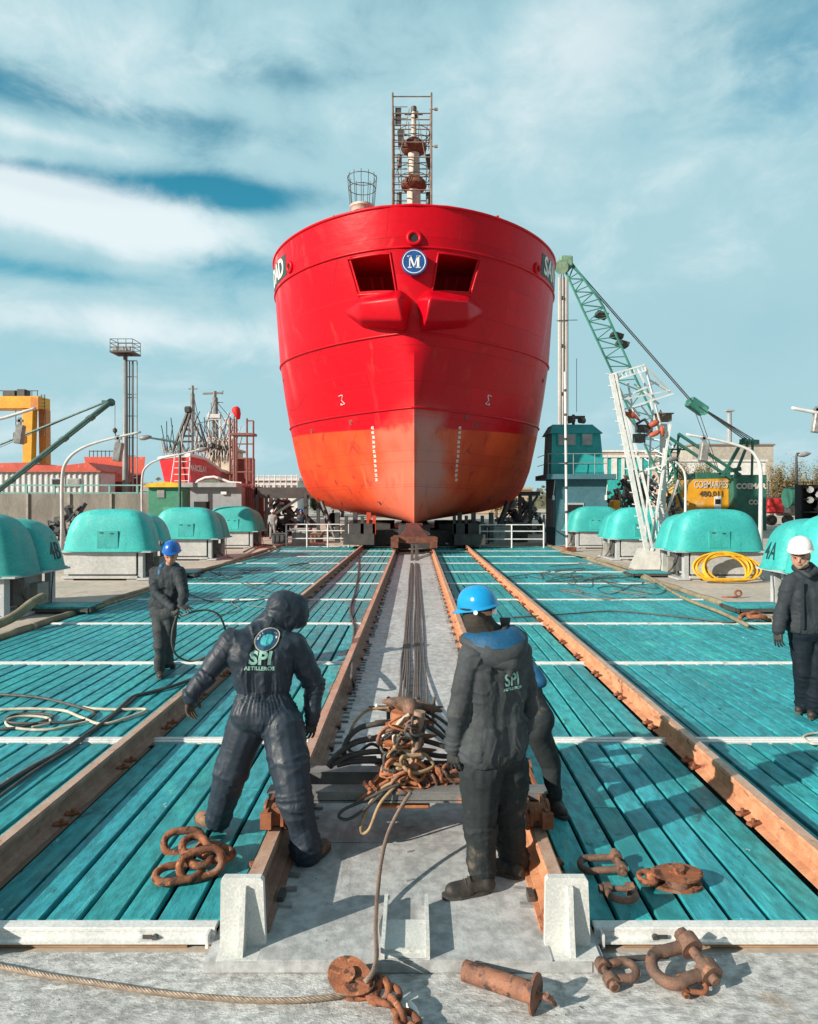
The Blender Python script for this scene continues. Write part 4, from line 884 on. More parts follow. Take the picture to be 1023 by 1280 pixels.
b = MB(); q0, q1 = KP(893, 618), KP(900, 636); b.box(((q0.x+q1.x)/2+.05, YK-.03, (q0.z+q1.z)/2-.1), (.55, .04, 1.1)); b.build('notice_plate', WHP, cr); b = MB(); b.box(((q0.x+q1.x)/2+.05, YK-.06, (q0.z+q1.z)/2), (.45, .02, .4)); b.build('vent', BLACK, cr)
YOF = Matrix.Rotation(pi/2, 4, 'X')
WHG = mat('faded_white', (.66, .64, .58), (.55, .5, .42)); DKG = mat('dark_letters', (.12, .09, .05))
text('COEMARPES', .80, Matrix.Translation(KP(889, 606, -.05)) @ YOF, 'lettering', WHG, cr, bold=.012, xs=.62)
text('480.011', .62, Matrix.Translation(KP(890, 617.5, -.05)) @ YOF, 'lettering', DKG, cr, bold=.01)
text('COEMAR', .58, Matrix.Translation(KP(939, 608, -.85)) @ YOF, 'lettering', WHG, cr, bold=.03)
text('COE', .5, Matrix.Translation(KP(944, 628, -.85)) @ YOF, 'lettering', WHG, cr, bold=.03)
# boom: four chords with lacing
foot = [KP(847, 628, .4), KP(857, 628, .4)]; tip = [KP(701, 328, .4), KP(709, 322, .4)]
def chord(side, f):  # side 0 left-lower edge, 1 right-upper edge ; widening then narrowing
    L0 = [(838, 622), (815, 575), (762, 458), (728, 385), (704, 332)]; L1 = [(850, 616), (836, 560), (788, 458), (752, 378), (711, 324)]
    pl = L0 if side == 0 else L1; g_ = f*4; i = min(3, int(g_)); h = g_-i; return (pl[i][0]+(pl[i+1][0]-pl[i][0])*h, pl[i][1]+(pl[i+1][1]-pl[i][1])*h)
boom = MB(); NB = 26
def cpt(side, dep, f): x, y = chord(side, f); w_ = 1.0*min(1, 4*f+.3, (1-f)*3+.35); return KP(x, y, dep*w_*1.05)
for side in (0, 1):
    for dep in (-1, 1): boom.tube([cpt(side, dep, i/NB) for i in range(NB+1)], .10, 6)
boom.build('boom_chord', GRL, cr)
lac = MB()
for i in range(NB):
    f0, f1 = i/NB, (i+1)/NB
    for dep in (-1, 1): lac.bar(cpt(i % 2, dep, f0), cpt(1-i % 2, dep, f1), .08); lac.bar(cpt(0, dep, f0), cpt(1, dep, f0), .07)
    for side in (0, 1): lac.bar(cpt(side, -1 if i % 2 else 1, f0), cpt(side, 1 if i % 2 else -1, f1), .08)
lac.build('boom_lacing', GRL, cr)
b = MB(); b.box(KP(706, 330, 0), (1.0, 1.6, .9), b=.1); b.cyl(KP(702, 334, -.8), KP(702, 334, .8), .55, n=16); b.cyl(KP(708, 326, -.7), KP(708, 326, .7), .4, n=14); b.build('boom_head', mat('head_green', (.10, .26, .18), (.25, .32, .22)), cr)
for px, py in ((752, 394), (778, 430), (771, 420)): b = MB(); b.box(KP(px, py, 0), (.9, 1.0, .35), Matrix.Rotation(.3, 3, 'Y')); b.build('pulley', DKST, cr)
b = MB()
for dep in (-.8, .8): b.bar(KP(903, 596, dep), KP(930, 548, dep), .22); b.bar(KP(918, 597, dep), KP(936, 552, dep), .18); b.bar(KP(940, 596, dep), KP(941, 552, dep), .14); b.bar(KP(905, 590, dep), KP(926, 586, dep), .3)
b.bar(KP(928, 552, -.9), KP(946, 553, .9), .45, .4); b.build('gantry', GRN, cr)
b = MB()
for (x0, y0, x1, y1, dep) in ((834, 545, 914, 598, -.8), (848, 542, 926, 594, -.8), (834, 545, 836, 602, -.8), (848, 542, 846, 620, .8), (836, 600, 851, 560, 0), (850, 545, 834, 575, .5), (838, 562, 860, 562, .5), (836, 575, 858, 600, 0)): b.bar(KP(x0, y0, dep), KP(x1, y1, dep), .2 if x1 > 900 else .12)
b.build('mast_stay', GRN, cr)
b = MB(); b.box(KP(871, 508, 0), (1.6, 1.0, .8), Matrix.Rotation(.6, 3, 'Y'), b=.1); b.cyl(KP(862, 503, -.4), KP(862, 503, .4), .28); b.cyl(KP(880, 514, -.5), KP(880, 514, .5), .33); b.build('bridle_block', GRL, cr)
b = MB()
for dep, o in ((-.5, 0), (.5, 3)): b.cyl(KP(712, 326+o, dep), KP(866, 502+o, dep), .045, n=5)
for k in range(4): b.cyl(KP(874+k*2, 508+k, -.6+k*.4), KP(930+k*4, 549, -.6+k*.4), .045, n=5)
for k in range(2): b.cyl(KP(868+k*5, 512, 0), KP(898+k*2, 592, 0), .03, n=5)
b.build('pendant_cables', DKST, cr)
b = MB()
for px in (704, 707): b.cyl(KP(px-2, 335, 0), KP(px-2, 600, 0), .03, n=5)
b.build('hoist_line', DKST, cr)
# ================================================================ LAMP POSTS
LG = mat('lamp_grey', (.56, .57, .57), (.45, .46, .47), rough=.5)
def lamp_post(label, Y, base, pts, r, head, m=LG, ov=None):
    t = thing('street_lamp', label, 'street lamp', (P(base[0], 0, Y).x, Y, 0), 'lamp posts around the yard')
    b = MB(); pp = [P(base[0], base[1], Y)]+[P(x, y, Y) for x, y in pts]; pp[0].z = 0
    q = [pp[0]]+catm(pp[1:], 6); b.tube(q, [r*1.2]+[r*(1-.4*i/len(q)) for i in range(len(q)-1)], 8); b.build('pole', m, t, smooth=True)
    (hx, hy), kind = head
    h = P(hx, hy, Y); b = MB(); k = Y/F
    if kind == 'flood': b.box(h+Vector((0, 0, -5*k)), (10*k, 8*k, 24*k), Matrix.Rotation(.15, 3, 'Y'), b=1.2*k); b.bar(h+Vector((-4*k, 0, 12*k)), h+Vector((4*k, 0, 12*k)), 3*k); b.bar(h+Vector((0, 0, 5*k)), h+Vector((0, 0, 16*k)), 3*k)
    elif kind == 'cobra': b.lathe([(.3*k, -8*k), (2.6*k, -5*k), (3.4*k, 0), (2.6*k, 5*k), (.5*k, 9*k)], h, 12, Matrix.Rotation(pi/2-.15, 3, 'Y'))
    b.build('lamp_head', mat('lamp_head_grey', (.30, .31, .31), (.18, .18, .18), rough=.4), t, smooth=(kind == 'cobra'))
    return t
lamp_post('curved grey lamp post with hanging floodlight in front of the concrete wall', 30, (78, 660), [(78, 655), (78, 600), (83, 578), (98, 563), (125, 552), (176, 540)], .08, ((148, 560), 'flood'))
lamp_post('thin curved grey lamp post beside the green kiosk', 40, (178, 660), [(178, 650), (178, 598), (184, 583), (200, 574), (225, 568), (254, 561)], .07, ((252, 562), 'none' and 'cobra'))
lamp_post('dark green lamp post with a sideways arm in front of the trawler', 42, (225, 660), [(225, 650), (225, 600), (225, 556), (222, 553), (205, 550), (186, 547)], .09, ((181, 547), 'cobra'), mat('lamp_green', (.05, .13, .11)))
lamp_post('grey lamp arm with a hanging floodlight crossing the yellow gantry', 30, (-60, 700), [(-60, 650), (-50, 560), (-20, 530), (10, 521), (45, 510)], .10, ((25, 538), 'flood'))
lamp_post('curved white lamp post in front of the yellow crane house', 32, (857, 690), [(857, 640), (857, 598), (852, 584), (843, 576)], .06, ((839, 574), 'none' and 'cobra'), WHST)
lamp_post('tall white lamp post curving left in front of the green crane house', 30, (951, 690), [(951, 640), (951, 590), (947, 574), (936, 562), (905, 552), (858, 543)], .085, ((880, 560), 'flood'), WHST)
lamp_post('dark lamp post with one lamp before the autumn trees', 60, (996, 660), [(996, 640), (996, 590), (996, 569), (1000, 567), (1004, 567)], .11, ((1005, 568), 'cobra'), DKST)
lamp_post('pale lamp arm reaching in from the right edge of the yard', 26, (1075, 700), [(1075, 640), (1072, 560), (1050, 525), (1025, 517), (990, 510)], .10, ((1021, 524), 'flood'), WHST)
# ================================================================ LEFT BACKGROUND
WALLC = mat('old_wall', (.27, .25, .22), (.18, .165, .15), rough=.95, sc=.8, stretch=(1, 1, .35), spots=[((.10, .09, .08), 1.5, .58, .8, (1, 1, .25))], bump=.01, bsc=12)
YWL = 46
t = thing('concrete_wall', 'weathered grey concrete wall behind the left winch housings', 'wall', (-24, YWL, 0))
q0, q1 = P(-120, 617, YWL), P(192, 617, YWL)
for k in range(6):
    xa = q0.x+(q1.x-q0.x)*k/6; xb = q0.x+(q1.x-q0.x)*(k+1)/6; b = MB(); b.box(((xa+xb)/2, YWL, q0.z/2), (xb-xa-.05, .2, q0.z)); b.build('panel', WALLC, t); b = MB(); b.box((xb, YWL-.06, q0.z/2), (.16, .3, q0.z+.03)); b.build('pilaster', mat('pilaster', (.34, .32, .29)), t)
t = thing('teal_fence_rail', 'pale teal metal railing along the top of the concrete wall', 'railing', (-24, YWL, q0.z)); TPL = mat('pale_teal', (.10, .34, .32), (.2, .4, .38))
for py in (606.5, 616): b = MB(); b.box(((q0.x+q1.x)/2, YWL+.1, P(0, py, YWL).z), (q1.x-q0.x, .07, .09)); b.build('rail', TPL, t)
for k in range(9): b = MB(); x = q0.x+(q1.x-q0.x)*(k+.4)/9; b.box((x, YWL+.1, q0.z+.25), (.14, .12, .6)); b.build('post', TPL, t)
# corrugated shed
CORR = mat('corrugated_white', (.55, .57, .57), (.44, .46, .47), rough=.55, sc=1, spots=[((.30, .2, .13), 3, .64, .8, (1, 1, .3))])
YS = 56; t = thing('corrugated_shed', 'white corrugated metal shed with one window behind the concrete wall', 'shed', P(60, 640, YS)); 
q0, q1 = P(-140, 590, YS), P(125, 640, YS); b = MB(); n = 150; pr = []
for i in range(n+1): pr.append((q0.x+(q1.x-q0.x)*i/n, YS+(.0 if i % 4 < 2 else .09)))
b.grid([[(x, y, .0) for x, y in pr], [(x, y, q0.z) for x, y in pr]]); b.box(((q0.x+q1.x)/2, YS+1.5, q0.z/2), (q1.x-q0.x, 2.7, q0.z-.05)); b.build('wall', CORR, t)
b = MB(); b.box(((q0.x+q1.x)/2, YS+1.4, q0.z+.05), (q1.x-q0.x+.3, 3.2, .12)); b.build('roof', mat('shed_roof', (.50, .12, .07)), t)
for xa, xb, mm in ((65, 82, BLACK), (84, 100, GLASSL)):
    w0, w1 = P(xa, 598, YS), P(xb, 608, YS); b = MB(); b.box(((w0.x+w1.x)/2, YS-.05, (w0.z+w1.z)/2), (w1.x-w0.x, .1, w0.z-w1.z)); wf = b.build('window', GREYP, t); b = MB(); b.box(((w0.x+w1.x)/2, YS-.11, (w0.z+w1.z)/2), (w1.x-w0.x-.2, .04, w0.z-w1.z-.15)); b.build('pane', mm, wf)
# red barge hull blocks
BRD = mat('barge_red', (.66, .10, .06), (.55, .08, .05), rough=.6, sc=.5, spots=[((.72, .3, .24), 2, .6, .75, (1, 1, .4)), ((.25, .04, .04), 1.3, .55, .72, S1)])
BRD2 = mat('barge_dark', (.16, .035, .035), (.26, .05, .045), rough=.7, sc=.6)
YB = 75; t = thing('barge_hull', 'unpainted red barge stern standing behind the light tower', 'barge', P(144, 640, YB))
def qb(px, py, Y): v = P(px, py, Y); return v
top = [qb(105, 571, YB), qb(182, 571, YB), qb(182, 571, YB+14), qb(105, 571, YB+14)]; mid = [qb(110, 590, YB), qb(180, 592, YB), qb(180, 592, YB+14), qb(110, 590, YB+14)]; bot = [qb(118, 618, YB), qb(174, 618, YB), qb(174, 618, YB+14), qb(118, 618, YB+14)]
for nm, A_, B_, mm in (('topsides', top, mid, BRD), ('bottom', mid, bot, BRD2)): b = MB(); b.add(A_+B_, [(0, 1, 2, 3), (7, 6, 5, 4), (0, 4, 5, 1), (1, 5, 6, 2), (2, 6, 7, 3), (3, 7, 4, 0)]); b.build(nm, mm, t)
b = MB()
for k in range(9): x = 112+k*5; b.cyl(P(x, 571, YB+2), P(x, 563, YB+2), .05, n=5)
b.cyl(P(112, 564, YB+2), P(152, 564, YB+2), .05, n=5); b.build('deck_railing', DKST, t)
b = MB(); b.box(P(144, 622, YB+3), (5, 6, 1.5)); b.build('stand', DKST, t)
t = thing('hull_block', 'long low red hull section lying behind the corrugated shed', 'hull section', P(50, 640, 66))
b = MB(); q = [P(-60, 598, 66), P(-55, 580, 66), P(36, 578, 66), P(38, 581, 66), P(78, 582, 66), P(110, 578, 66), P(125, 590, 66), P(125, 600, 66)]; b.prism([(v.x, v.z) for v in q], 66, 74); b.build('plating', BRD, t)
b = MB(); b.box(P(25, 603, 68), (14, 5, 2)); b.build('stand', DKST, t)
# gantry crane
GY = mat('gantry_yellow', (.80, .40, .015), (.70, .32, .02), rough=.5, sc=.4, spots=[((.45, .15, .03), 1.3, .62, .8, S1)]); GO = mat('gantry_orange', (.62, .22, .03), (.5, .17, .03), rough=.5)
YG = 92; t = thing('gantry_crane', 'tall yellow portal gantry crane at the far left', 'crane', P(38, 640, YG))
def gq(poly, y0, y1, nm, mm): b = MB(); q = [P(x, y, YG) for x, y in poly]; b.prism([(v.x, v.z) for v in q], y0, y1); return b.build(nm, mm, t)
gq([(-150, 510), (-150, 495), (48, 495), (48, 510)], YG, YG+3, 'beam', GY); gq([(27, 510.3), (40, 510.3), (36, 648), (28, 648)], YG+.2, YG+1.4, 'leg', GY); gq([(-148, 510.3), (-136, 510.3), (-138, 648), (-147, 648)], YG+.2, YG+1.4, 'leg', GY); gq([(40.5, 510.3), (50, 510.3), (51, 648), (43, 648)], YG+1.5, YG+2.7, 'leg', GO)
gq([(40, 497), (49.5, 498), (49.5, 512), (40, 512)], YG-.3, YG-.05, 'end_box', GO)
b = MB()
for k in range(12): b.cyl(P(-30+k*7, 495, YG+1), P(-30+k*7, 488, YG+1), .06, n=5)
b.cyl(P(-30, 488.5, YG+1), P(48, 488.5, YG+1), .06, n=5); b.box(P(15, 492.5, YG+1.5), (1.6, 1.5, .7)); b.box(P(30, 492, YG+1.5), (1.0, 1.5, 1.0)); b.build('top_railing', DKST, t)
b = MB(); 
for px in (52, 56): b.cyl(P(px, 493, YG+1), P(px, 545, YG+1), .06, n=5)
for k in range(12): b.bar(P(50, 495+k*4.4, YG+1), P(57, 495+k*4.4, YG+1), .06)
b.build('ladder', mat('ladder_brown', (.22, .15, .11)), t)
b = MB(); b.cyl(P(20, 512, YG), P(20, 540, YG), .05, n=5); b.lathe([(.05, .8), (.5, .5), (.5, -.2), (.1, -.9)], P(22, 546, YG), 10); b.build('hook_block', DKST, t)
# derrick boom
TG = mat('derrick_teal', (.035, .10, .095), (.05, .14, .13), rough=.5)
YD = 34; t = thing('derrick_boom', 'dark teal derrick boom rising from the left edge with a hanging hook', 'derrick', P(-70, 660, YD))
for o, dep in ((0, -.25), (3.5, .25)): b = MB(); b.cyl(P(-60, 657+o, YD+dep), P(137, 502+o, YD+dep), .085, n=8); b.build('boom_tube', TG, t)
b = MB(); b.cyl(P(-60, 580, YD), P(136, 501, YD), .06, n=6); b.cyl(P(-60, 585, YD), P(130, 503.5, YD), .015, n=5); b.build('topping_lift', TG, t)
b = MB(); b.cyl(P(139, 503, YD-.25), P(139, 503, YD+.25), .2, n=16); b.box(P(134, 504, YD), (.4, .3, .25)); b.build('head_sheave', TG, t)
b = MB(); b.cyl(P(144, 505, YD), P(144, 538, YD), .012, n=5); b.lathe([(.02, .14), (.11, .05), (.11, -.05), (.03, -.16)], P(144, 538, YD), 10); b.tube([P(144, 540, YD), P(145, 545, YD), P(146, 548, YD), P(144, 550, YD)], .025, 6); b.build('hook', DKST, t)
for k in range(5): b = MB(); q = P(-60, 659, YD).lerp(P(137, 504, YD), .2+k*.17); b.box(q, (.25, .6, .12), Matrix.Rotation(-.67, 3, 'Y')); b.build('boom_clamp', TG, t)
b = MB(); q = P(-62, 655, YD); b.cyl((q.x, q.y, 0), (q.x, q.y, 6), .35); b.build('post', TG, t)
# light tower
YT = 60; t = thing('light_tower', 'tall grey light tower with a railed lamp platform and ladder mast', 'light tower', P(158, 640, YT)); LT = mat('tower_grey', (.20, .22, .22), (.26, .28, .28), rough=.5, sc=1)
b = MB(); x = P(157, 0, YT).x; b.tube([(x, YT, 0), (x, YT, P(0, 600, YT).z), (x, YT, P(0, 443, YT).z)], [.30, .26, .18], 14); b.build('shaft', LT, t, smooth=True)
z0 = P(0, 442, YT).z; b = MB(); b.box((x, YT, z0), (2.0, 1.8, .14)); b.box((x, YT, z0-.12), (1.0, .8, .12)); b.build('platform', DKST, t)
b = MB()
for dx in (-.98, -.3, .4, .98):
    for dy in (-.85, .85): b.cyl((x+dx, YT+dy, z0), (x+dx, YT+dy, z0+1.1), .03, n=5)
for h in (.4, .75, 1.1):
    for dy in (-.85, .85): b.cyl((x-1, YT+dy, z0+h), (x+1, YT+dy, z0+h), .028, n=5)
    for dx in (-.98, .98): b.cyl((x+dx, YT-.85, z0+h), (x+dx, YT+.85, z0+h), .028, n=5)
b.build('platform_railing', DKST, t)
for dx in (-.6, 0, .55): b = MB(); b.box((x+dx, YT-.7, z0+.3), (.4, .25, .35), Matrix.Rotation(.3, 3, 'X'), b=.03); b.build('floodlight', mat('flood_grey', (.5, .5, .5)), t)
b = MB()
for px, r in ((161, .06), (165, .09), (170.5, .045)): b.cyl((P(px, 0, YT).x, YT+.2, 0), (P(px, 0, YT).x, YT+.2, P(0, 451, YT).z), r, n=6)
for py in (451, 471, 493, 497, 520, 543, 547, 570, 597): b.bar(P(158, py, YT+.2), P(171.5, py, YT+.2), .07)
b.build('ladder_mast', LT, t)
# kiosk and hut
YH = 44; t = thing('kiosk', 'small green kiosk with a yellow roof left of the grey hut', 'kiosk', P(207, 650, YH)); KG = mat('kiosk_green', (.05, .26, .16), (.04, .2, .13), rough=.6)
q0, q1 = P(186, 609, YH), P(228, 650, YH); b = MB(); b.box(((q0.x+q1.x)/2, YH+1, q0.z/2), (q1.x-q0.x, 2, q0.z)); b.build('wall', KG, t)
b = MB(); xm_ = (q0.x+q1.x)/2; b.prism([(q0.x-.25, q0.z), (q1.x+.25, q0.z), (q1.x, q0.z+.22), (xm_, q0.z+.36), (q0.x, q0.z+.22)], YH-.3, YH+2.3); b.build('roof', mat('kiosk_yellow', (.80, .50, .03), rough=.5), t)
b = MB(); w0, w1 = P(197, 612, YH), P(206, 622, YH); b.box(((w0.x+w1.x)/2, YH-.03, (w0.z+w1.z)/2), (w1.x-w0.x, .06, w0.z-w1.z)); b.build('window', GLASSL, t)
b = MB(); w0 = P(212, 0, YH); b.box((w0.x, YH-.03, 1.0), (.8, .05, 1.9)); b.build('door', mat('kiosk_door', (.1, .35, .25)), t)
t = thing('grey_hut', 'flat roofed grey hut with a small dark window below the trawler', 'hut', P(268, 650, YH-1)); HG = mat('hut_grey', (.30, .33, .35), (.25, .28, .30), rough=.7)
q0, q1 = P(238, 609, YH-1), P(302, 650, YH-1); b = MB(); b.box(((q0.x+q1.x)/2, YH+.5, q0.z/2), (q1.x-q0.x, 3, q0.z)); b.build('wall', HG, t)
b = MB(); b.box(((q0.x+q1.x)/2-.3, YH+.3, q0.z+.14), (q1.x-q0.x+.2, 3.6, .28)); b.build('roof', mat('hut_roof', (.38, .40, .41)), t)
b = MB(); w0, w1 = P(243, 627, YH-1), P(262, 640, YH-1); b.box(((w0.x+w1.x)/2, YH-1.02, (w0.z+w1.z)/2), (w1.x-w0.x, .08, w0.z-w1.z)); b.build('window', BLACK, t)
b = MB(); b.box(P(280, 616, YH-1.1), (.35, .12, .2)); b.build('wall_lamp', WHP, t)
t = thing('brown_shed', 'rust brown plank shed against the right side of the grey hut', 'shed', P(311, 650, YH)); q0, q1 = P(302.5, 608, YH), P(322, 650, YH); b = MB()
for k in range(7): x = q0.x+(q1.x-q0.x)*(k+.5)/7; b.box((x, YH+1, q0.z/2-(k % 2)*.05), ((q1.x-q0.x)/7-.02, 2, q0.z-(k % 2)*.1))
b.build('boards', mat('shed_brown', (.20, .06, .05), (.13, .045, .04)), t)
# lifeboat-like arched tarpaulin on the hut roof
t = thing('covered_boat', 'small upturned white edged boat lying on the grey hut roof', 'boat', P(270, 607, YH)); b = MB(); pts = [P(x, y, YH-.6) for x, y in ((243, 607), (248, 601), (257, 597), (268, 596), (278, 599), (288, 603), (302, 604))]; b.tube(pts, .08, 8); b.build('gunwale', WHP, t)
b = MB(); rows = []
for yy in (-.6, .1, .9): rows.append([P(x, y+.6+abs(yy)*1.5, YH+yy) for x, y in ((245, 606), (250, 602), (258, 599), (268, 598), (278, 601), (288, 604.5), (298, 605))]+[])
b.grid(rows); b.grid([rows[0], [Vector((v.x, v.y, 3.2)) for v in rows[0]]]); b.build('hull_shell', mat('tarp_green', (.10, .15, .12), (.2, .2, .16), rough=.9, sc=6), t)
# ================================================================ TRAWLER
YR = 62.0
t = thing('fishing_trawler', 'red fishing trawler with white wheelhouse and crowded masts on the left yard', 'fishing boat', P(255, 640, YR))
TRED = mat('trawler_red', (.66, .02, .03), (.56, .02, .03), rough=.5, sc=.6, spots=[((.45, .10, .08), 2, .6, .8, S1)]); TBR = mat('trawler_brown', (.34, .09, .07), (.22, .06, .05), rough=.7, sc=1.4)
CREAM = mat('trawler_cream', (.66, .60, .48), (.5, .45, .36), rough=.6, sc=1)
stem = [P(237, 568.5, YR), P(238, 590, YR), P(240, 612, YR+.3)]
lf = [P(199, 573, YR+4.5), P(203, 590, YR+4.5), P(208, 612, YR+4.0)]; ml = [P(218, 570, YR+1.6), P(220, 590, YR+2.0), P(224, 612, YR+2.0)]
r1 = [P(256, 573, YR+3.5), P(254, 590, YR+3.5), P(252, 612, YR+3)]; r2 = [P(277, 588, YR+9), P(275, 597, YR+8.5), P(271, 612, YR+8)]; r3 = [P(318, 597, YR+19), P(317, 603, YR+19), P(312, 612, YR+18)]
b = MB(); b.grid([lf, ml, stem, r1, r2]); b.build('bow_plating', TRED, t)
b = MB(); b.grid([r2, r3]); b.grid([r3, [v+Vector((-9, 8, 0)) for v in r3], lf]); b.add([lf[0], ml[0], stem[0], r1[0], r2[0], r3[0], r3[0]+Vector((-9, 8, 0))], [(0, 1, 2, 3, 4, 5, 6)]); b.build('hull', TBR, t)
b = MB(); b.tube([lf[0], ml[0], stem[0], r1[0], r2[0], r3[0]], .16, 6); b.build('bulwark_cap', WHP, t)
q = r1[1].lerp(stem[1], .5); dd = (r1[0]-stem[0]); dd.z = 0; dd.normalize(); nn = Vector((0, 0, 1)).cross(dd)*1; Mx = Matrix((dd, Vector((0, 0, 1)), dd.cross(Vector((0, 0, 1))))).transposed().to_4x4()
dq = (r2[1]-r1[1]); text('MARCELA I', .78, Matrix.Translation(P(248, 586, YR+1.9)) @ Mx, 'lettering', WHP, t, bold=.02)
def blk(x0, y0, x1, y1, Y, d, nm, mm, tt=None): 
    a_, c_ = P(x0, y0, Y), P(x1, y1, Y); b = MB(); b.box(((a_.x+c_.x)/2, Y+d/2, (a_.z+c_.z)/2), (abs(c_.x-a_.x), d, abs(a_.z-c_.z))); return b.build(nm, mm, tt or t)
blk(260, 562, 289, 592, YR+10, 5, 'wheelhouse', CREAM); blk(258, 559, 291, 562, YR+9.7, 5.6, 'wheelhouse_roof', mat('roof_ochre', (.5, .42, .25)))
for k in range(5): blk(262.5+k*5.2, 564, 266+k*5.2, 568.5, YR+9.95, .1, 'window', BLACK)
blk(268, 592, 300, 605, YR+12, 5, 'deckhouse', CREAM); blk(264, 548, 284, 559, YR+10.5, 3, 'upper_bridge', CREAM); blk(284, 556, 292, 575, YR+11, 2, 'funnel', mat('funnel_ochre', (.55, .30, .10)))
b = MB()
for k in range(14): b.cyl(P(246+k*3.4, 547, YR+9), P(246+k*3.4, 560+k*1.2, YR+9), .05, n=5)
for y in (547, 551): b.cyl(P(244, y, YR+9), P(292, y, YR+9), .05, n=5)
b.build('bridge_railing', WHP, t)
b = MB(); 
for x in (262, 276, 286): b.cyl(P(x, 515, YR+10.5), P(x, 550, YR+10.5), .09, n=5)
b.cyl(P(258, 524, YR+10.5), P(290, 524, YR+10.5), .09, n=5); b.cyl(P(262, 515, YR+10.5), P(276, 535, YR+10.5), .05, n=5); b.cyl(P(276, 535, YR+10.5), P(290, 518, YR+10.5), .05, n=5); b.box(P(267, 520, YR+10.4), (1.4, .2, .4)); b.build('radar_frame', WHST, t)
b = MB()
def ln(x0, y0, x1, y1, w=.07, Y=YR+6, n=5): b.cyl(P(x0, y0, Y), P(x1, y1, Y), w, n=n)
ln(241, 482, 241, 570, .14); ln(236, 486, 247, 486); ln(239, 492, 239, 540, .05); ln(243, 492, 244, 545, .05); ln(234, 530, 248, 530)
for k in range(9): ln(239, 500+k*7, 244, 503+k*7, .04)
b.build('foremast', mat('mast_grey', (.30, .32, .32), (.2, .2, .2)), t)
b = MB(); ln(269, 497, 270, 562, .30, YR+11, 8); ln(254, 492, 279, 491, .12, YR+11); ln(269, 489, 269, 500, .2, YR+11); ln(271, 503, 279, 503, .06, YR+11); ln(279, 488, 278, 493, .06, YR+11); ln(264, 503, 266, 540, .05, YR+11); b.build('mainmast', mat('mast_grey', ()), t)
b = MB()
for (x0, x1) in ((215, 235), (222, 239)): ln(x0, 566, x1, 514, .15)
ln(232, 512, 238, 512, .35); ln(224, 545, 240, 545, .12); ln(226, 552, 240, 552, .1); ln(228, 537, 236, 537, .1); ln(221, 557, 234, 535, .08); ln(238, 520, 252, 548, .10); ln(250, 530, 262, 566, .1); b.build('stern_gallows', DKST, t)
b = MB()
for (x0, y0, x1, y1) in ((241, 488, 256, 560), (241, 500, 222, 560), (269, 500, 288, 522), (269, 505, 292, 545), (269, 500, 248, 560), (243, 530, 268, 525), (288, 522, 296, 530), (241, 510, 268, 560)): ln(x0, y0, x1, y1, .035, YR+8)
b.build('rigging', DKST, t)
b = MB(); random.seed(9)
for k in range(26): x = 205+k*3.6; y = 571 if x < 258 else 571+(x-258)*.3; ln(x, y, x, y-7-random.random()*6, .05, YR+5)
for k in range(8): ln(203+k*8, 566+random.random()*3, 213+k*8, 561, .05, YR+5); ln(246+k*5, 552, 251+k*5, 545+random.random()*10, .07, YR+9); ln(245+k*5, 540+random.random()*12, 246+k*5, 566, .06, YR+9)
tag(b.build('deck_fittings', mat('rail_pale', (.5, .5, .48), (.3, .3, .28)), t), kind='stuff')
b = MB()
for k in range(5): q = P(250+k*8, 557+random.random()*4, YR+9); b.lathe([(.1, -.3), (.35, -.1), (.35, .15), (.1, .35)], q, 8)
b.build('deck_gear', DKST, t); random.seed(91)
for mm in (mat('rig_white', (.6, .6, .58)), mat('rig_rust', (.3, .14, .1)), DKST):
    b = MB()
    for k in range(34): x, y = random.uniform(204, 300), random.uniform(520, 575); ln(x, y+12 if x > 240 else 566, x+random.uniform(-9, 9), y+random.uniform(-14, 4), .045, YR+random.uniform(4, 11), 4)
    tag(b.build('loose_rigging', mm, t), kind='stuff')
b = MB(); ln(219, 570, 214, 604, .06, YR-.5); ln(222, 571, 236, 571, .05, YR-1); ln(238, 571, 236, 606, .06, YR-.5)
for k in range(4): ln(218, 577+k*8, 237, 577+k*8, .04, YR-.5)
b.build('boarding_ladder', WHP, t)
sc2 = thing('scaffold_tower', 'rust red scaffold with plank landing behind the trawler stern', 'scaffold', P(303, 640, YR+2)); b = MB()
for x in (288, 293, 296, 309, 317): ln(x, 523 if x < 310 else 526, x, 640, .10, YR+2)
for y in (526, 543, 555, 573, 590, 606): ln(288 if y > 530 else 309, y, 317, y, .07, YR+2)
for k in range(6): ln(289, 600-k*12, 297, 592-k*12, .05, YR+2)
b.build('tubes', mat('scaf_red', (.20, .10, .09), (.3, .13, .11)), sc2); blk(288, 541, 317, 544, YR+1.8, 1.5, 'landing', mat('landing_red', (.26, .10, .09)), sc2)
blk(292, 572, 313, 640, YR+3.5, 2, 'red_panel', mat('panel_brown', (.27, .07, .06), (.19, .05, .045)), sc2)
b = MB(); q = P(295, 513, YR+2); b.tube([P(294, 509, YR+2), P(295, 512, YR+2), P(297, 518, YR+2), P(298.5, 524, YR+2)], [.28, .42, .34, .15], 10); tag(b.build('red_cover', mat('bright_red', (.75, .02, .03)), smooth=True, origin=q), 'small bright red cover tied to the top of the scaffold by the trawler', 'cover')
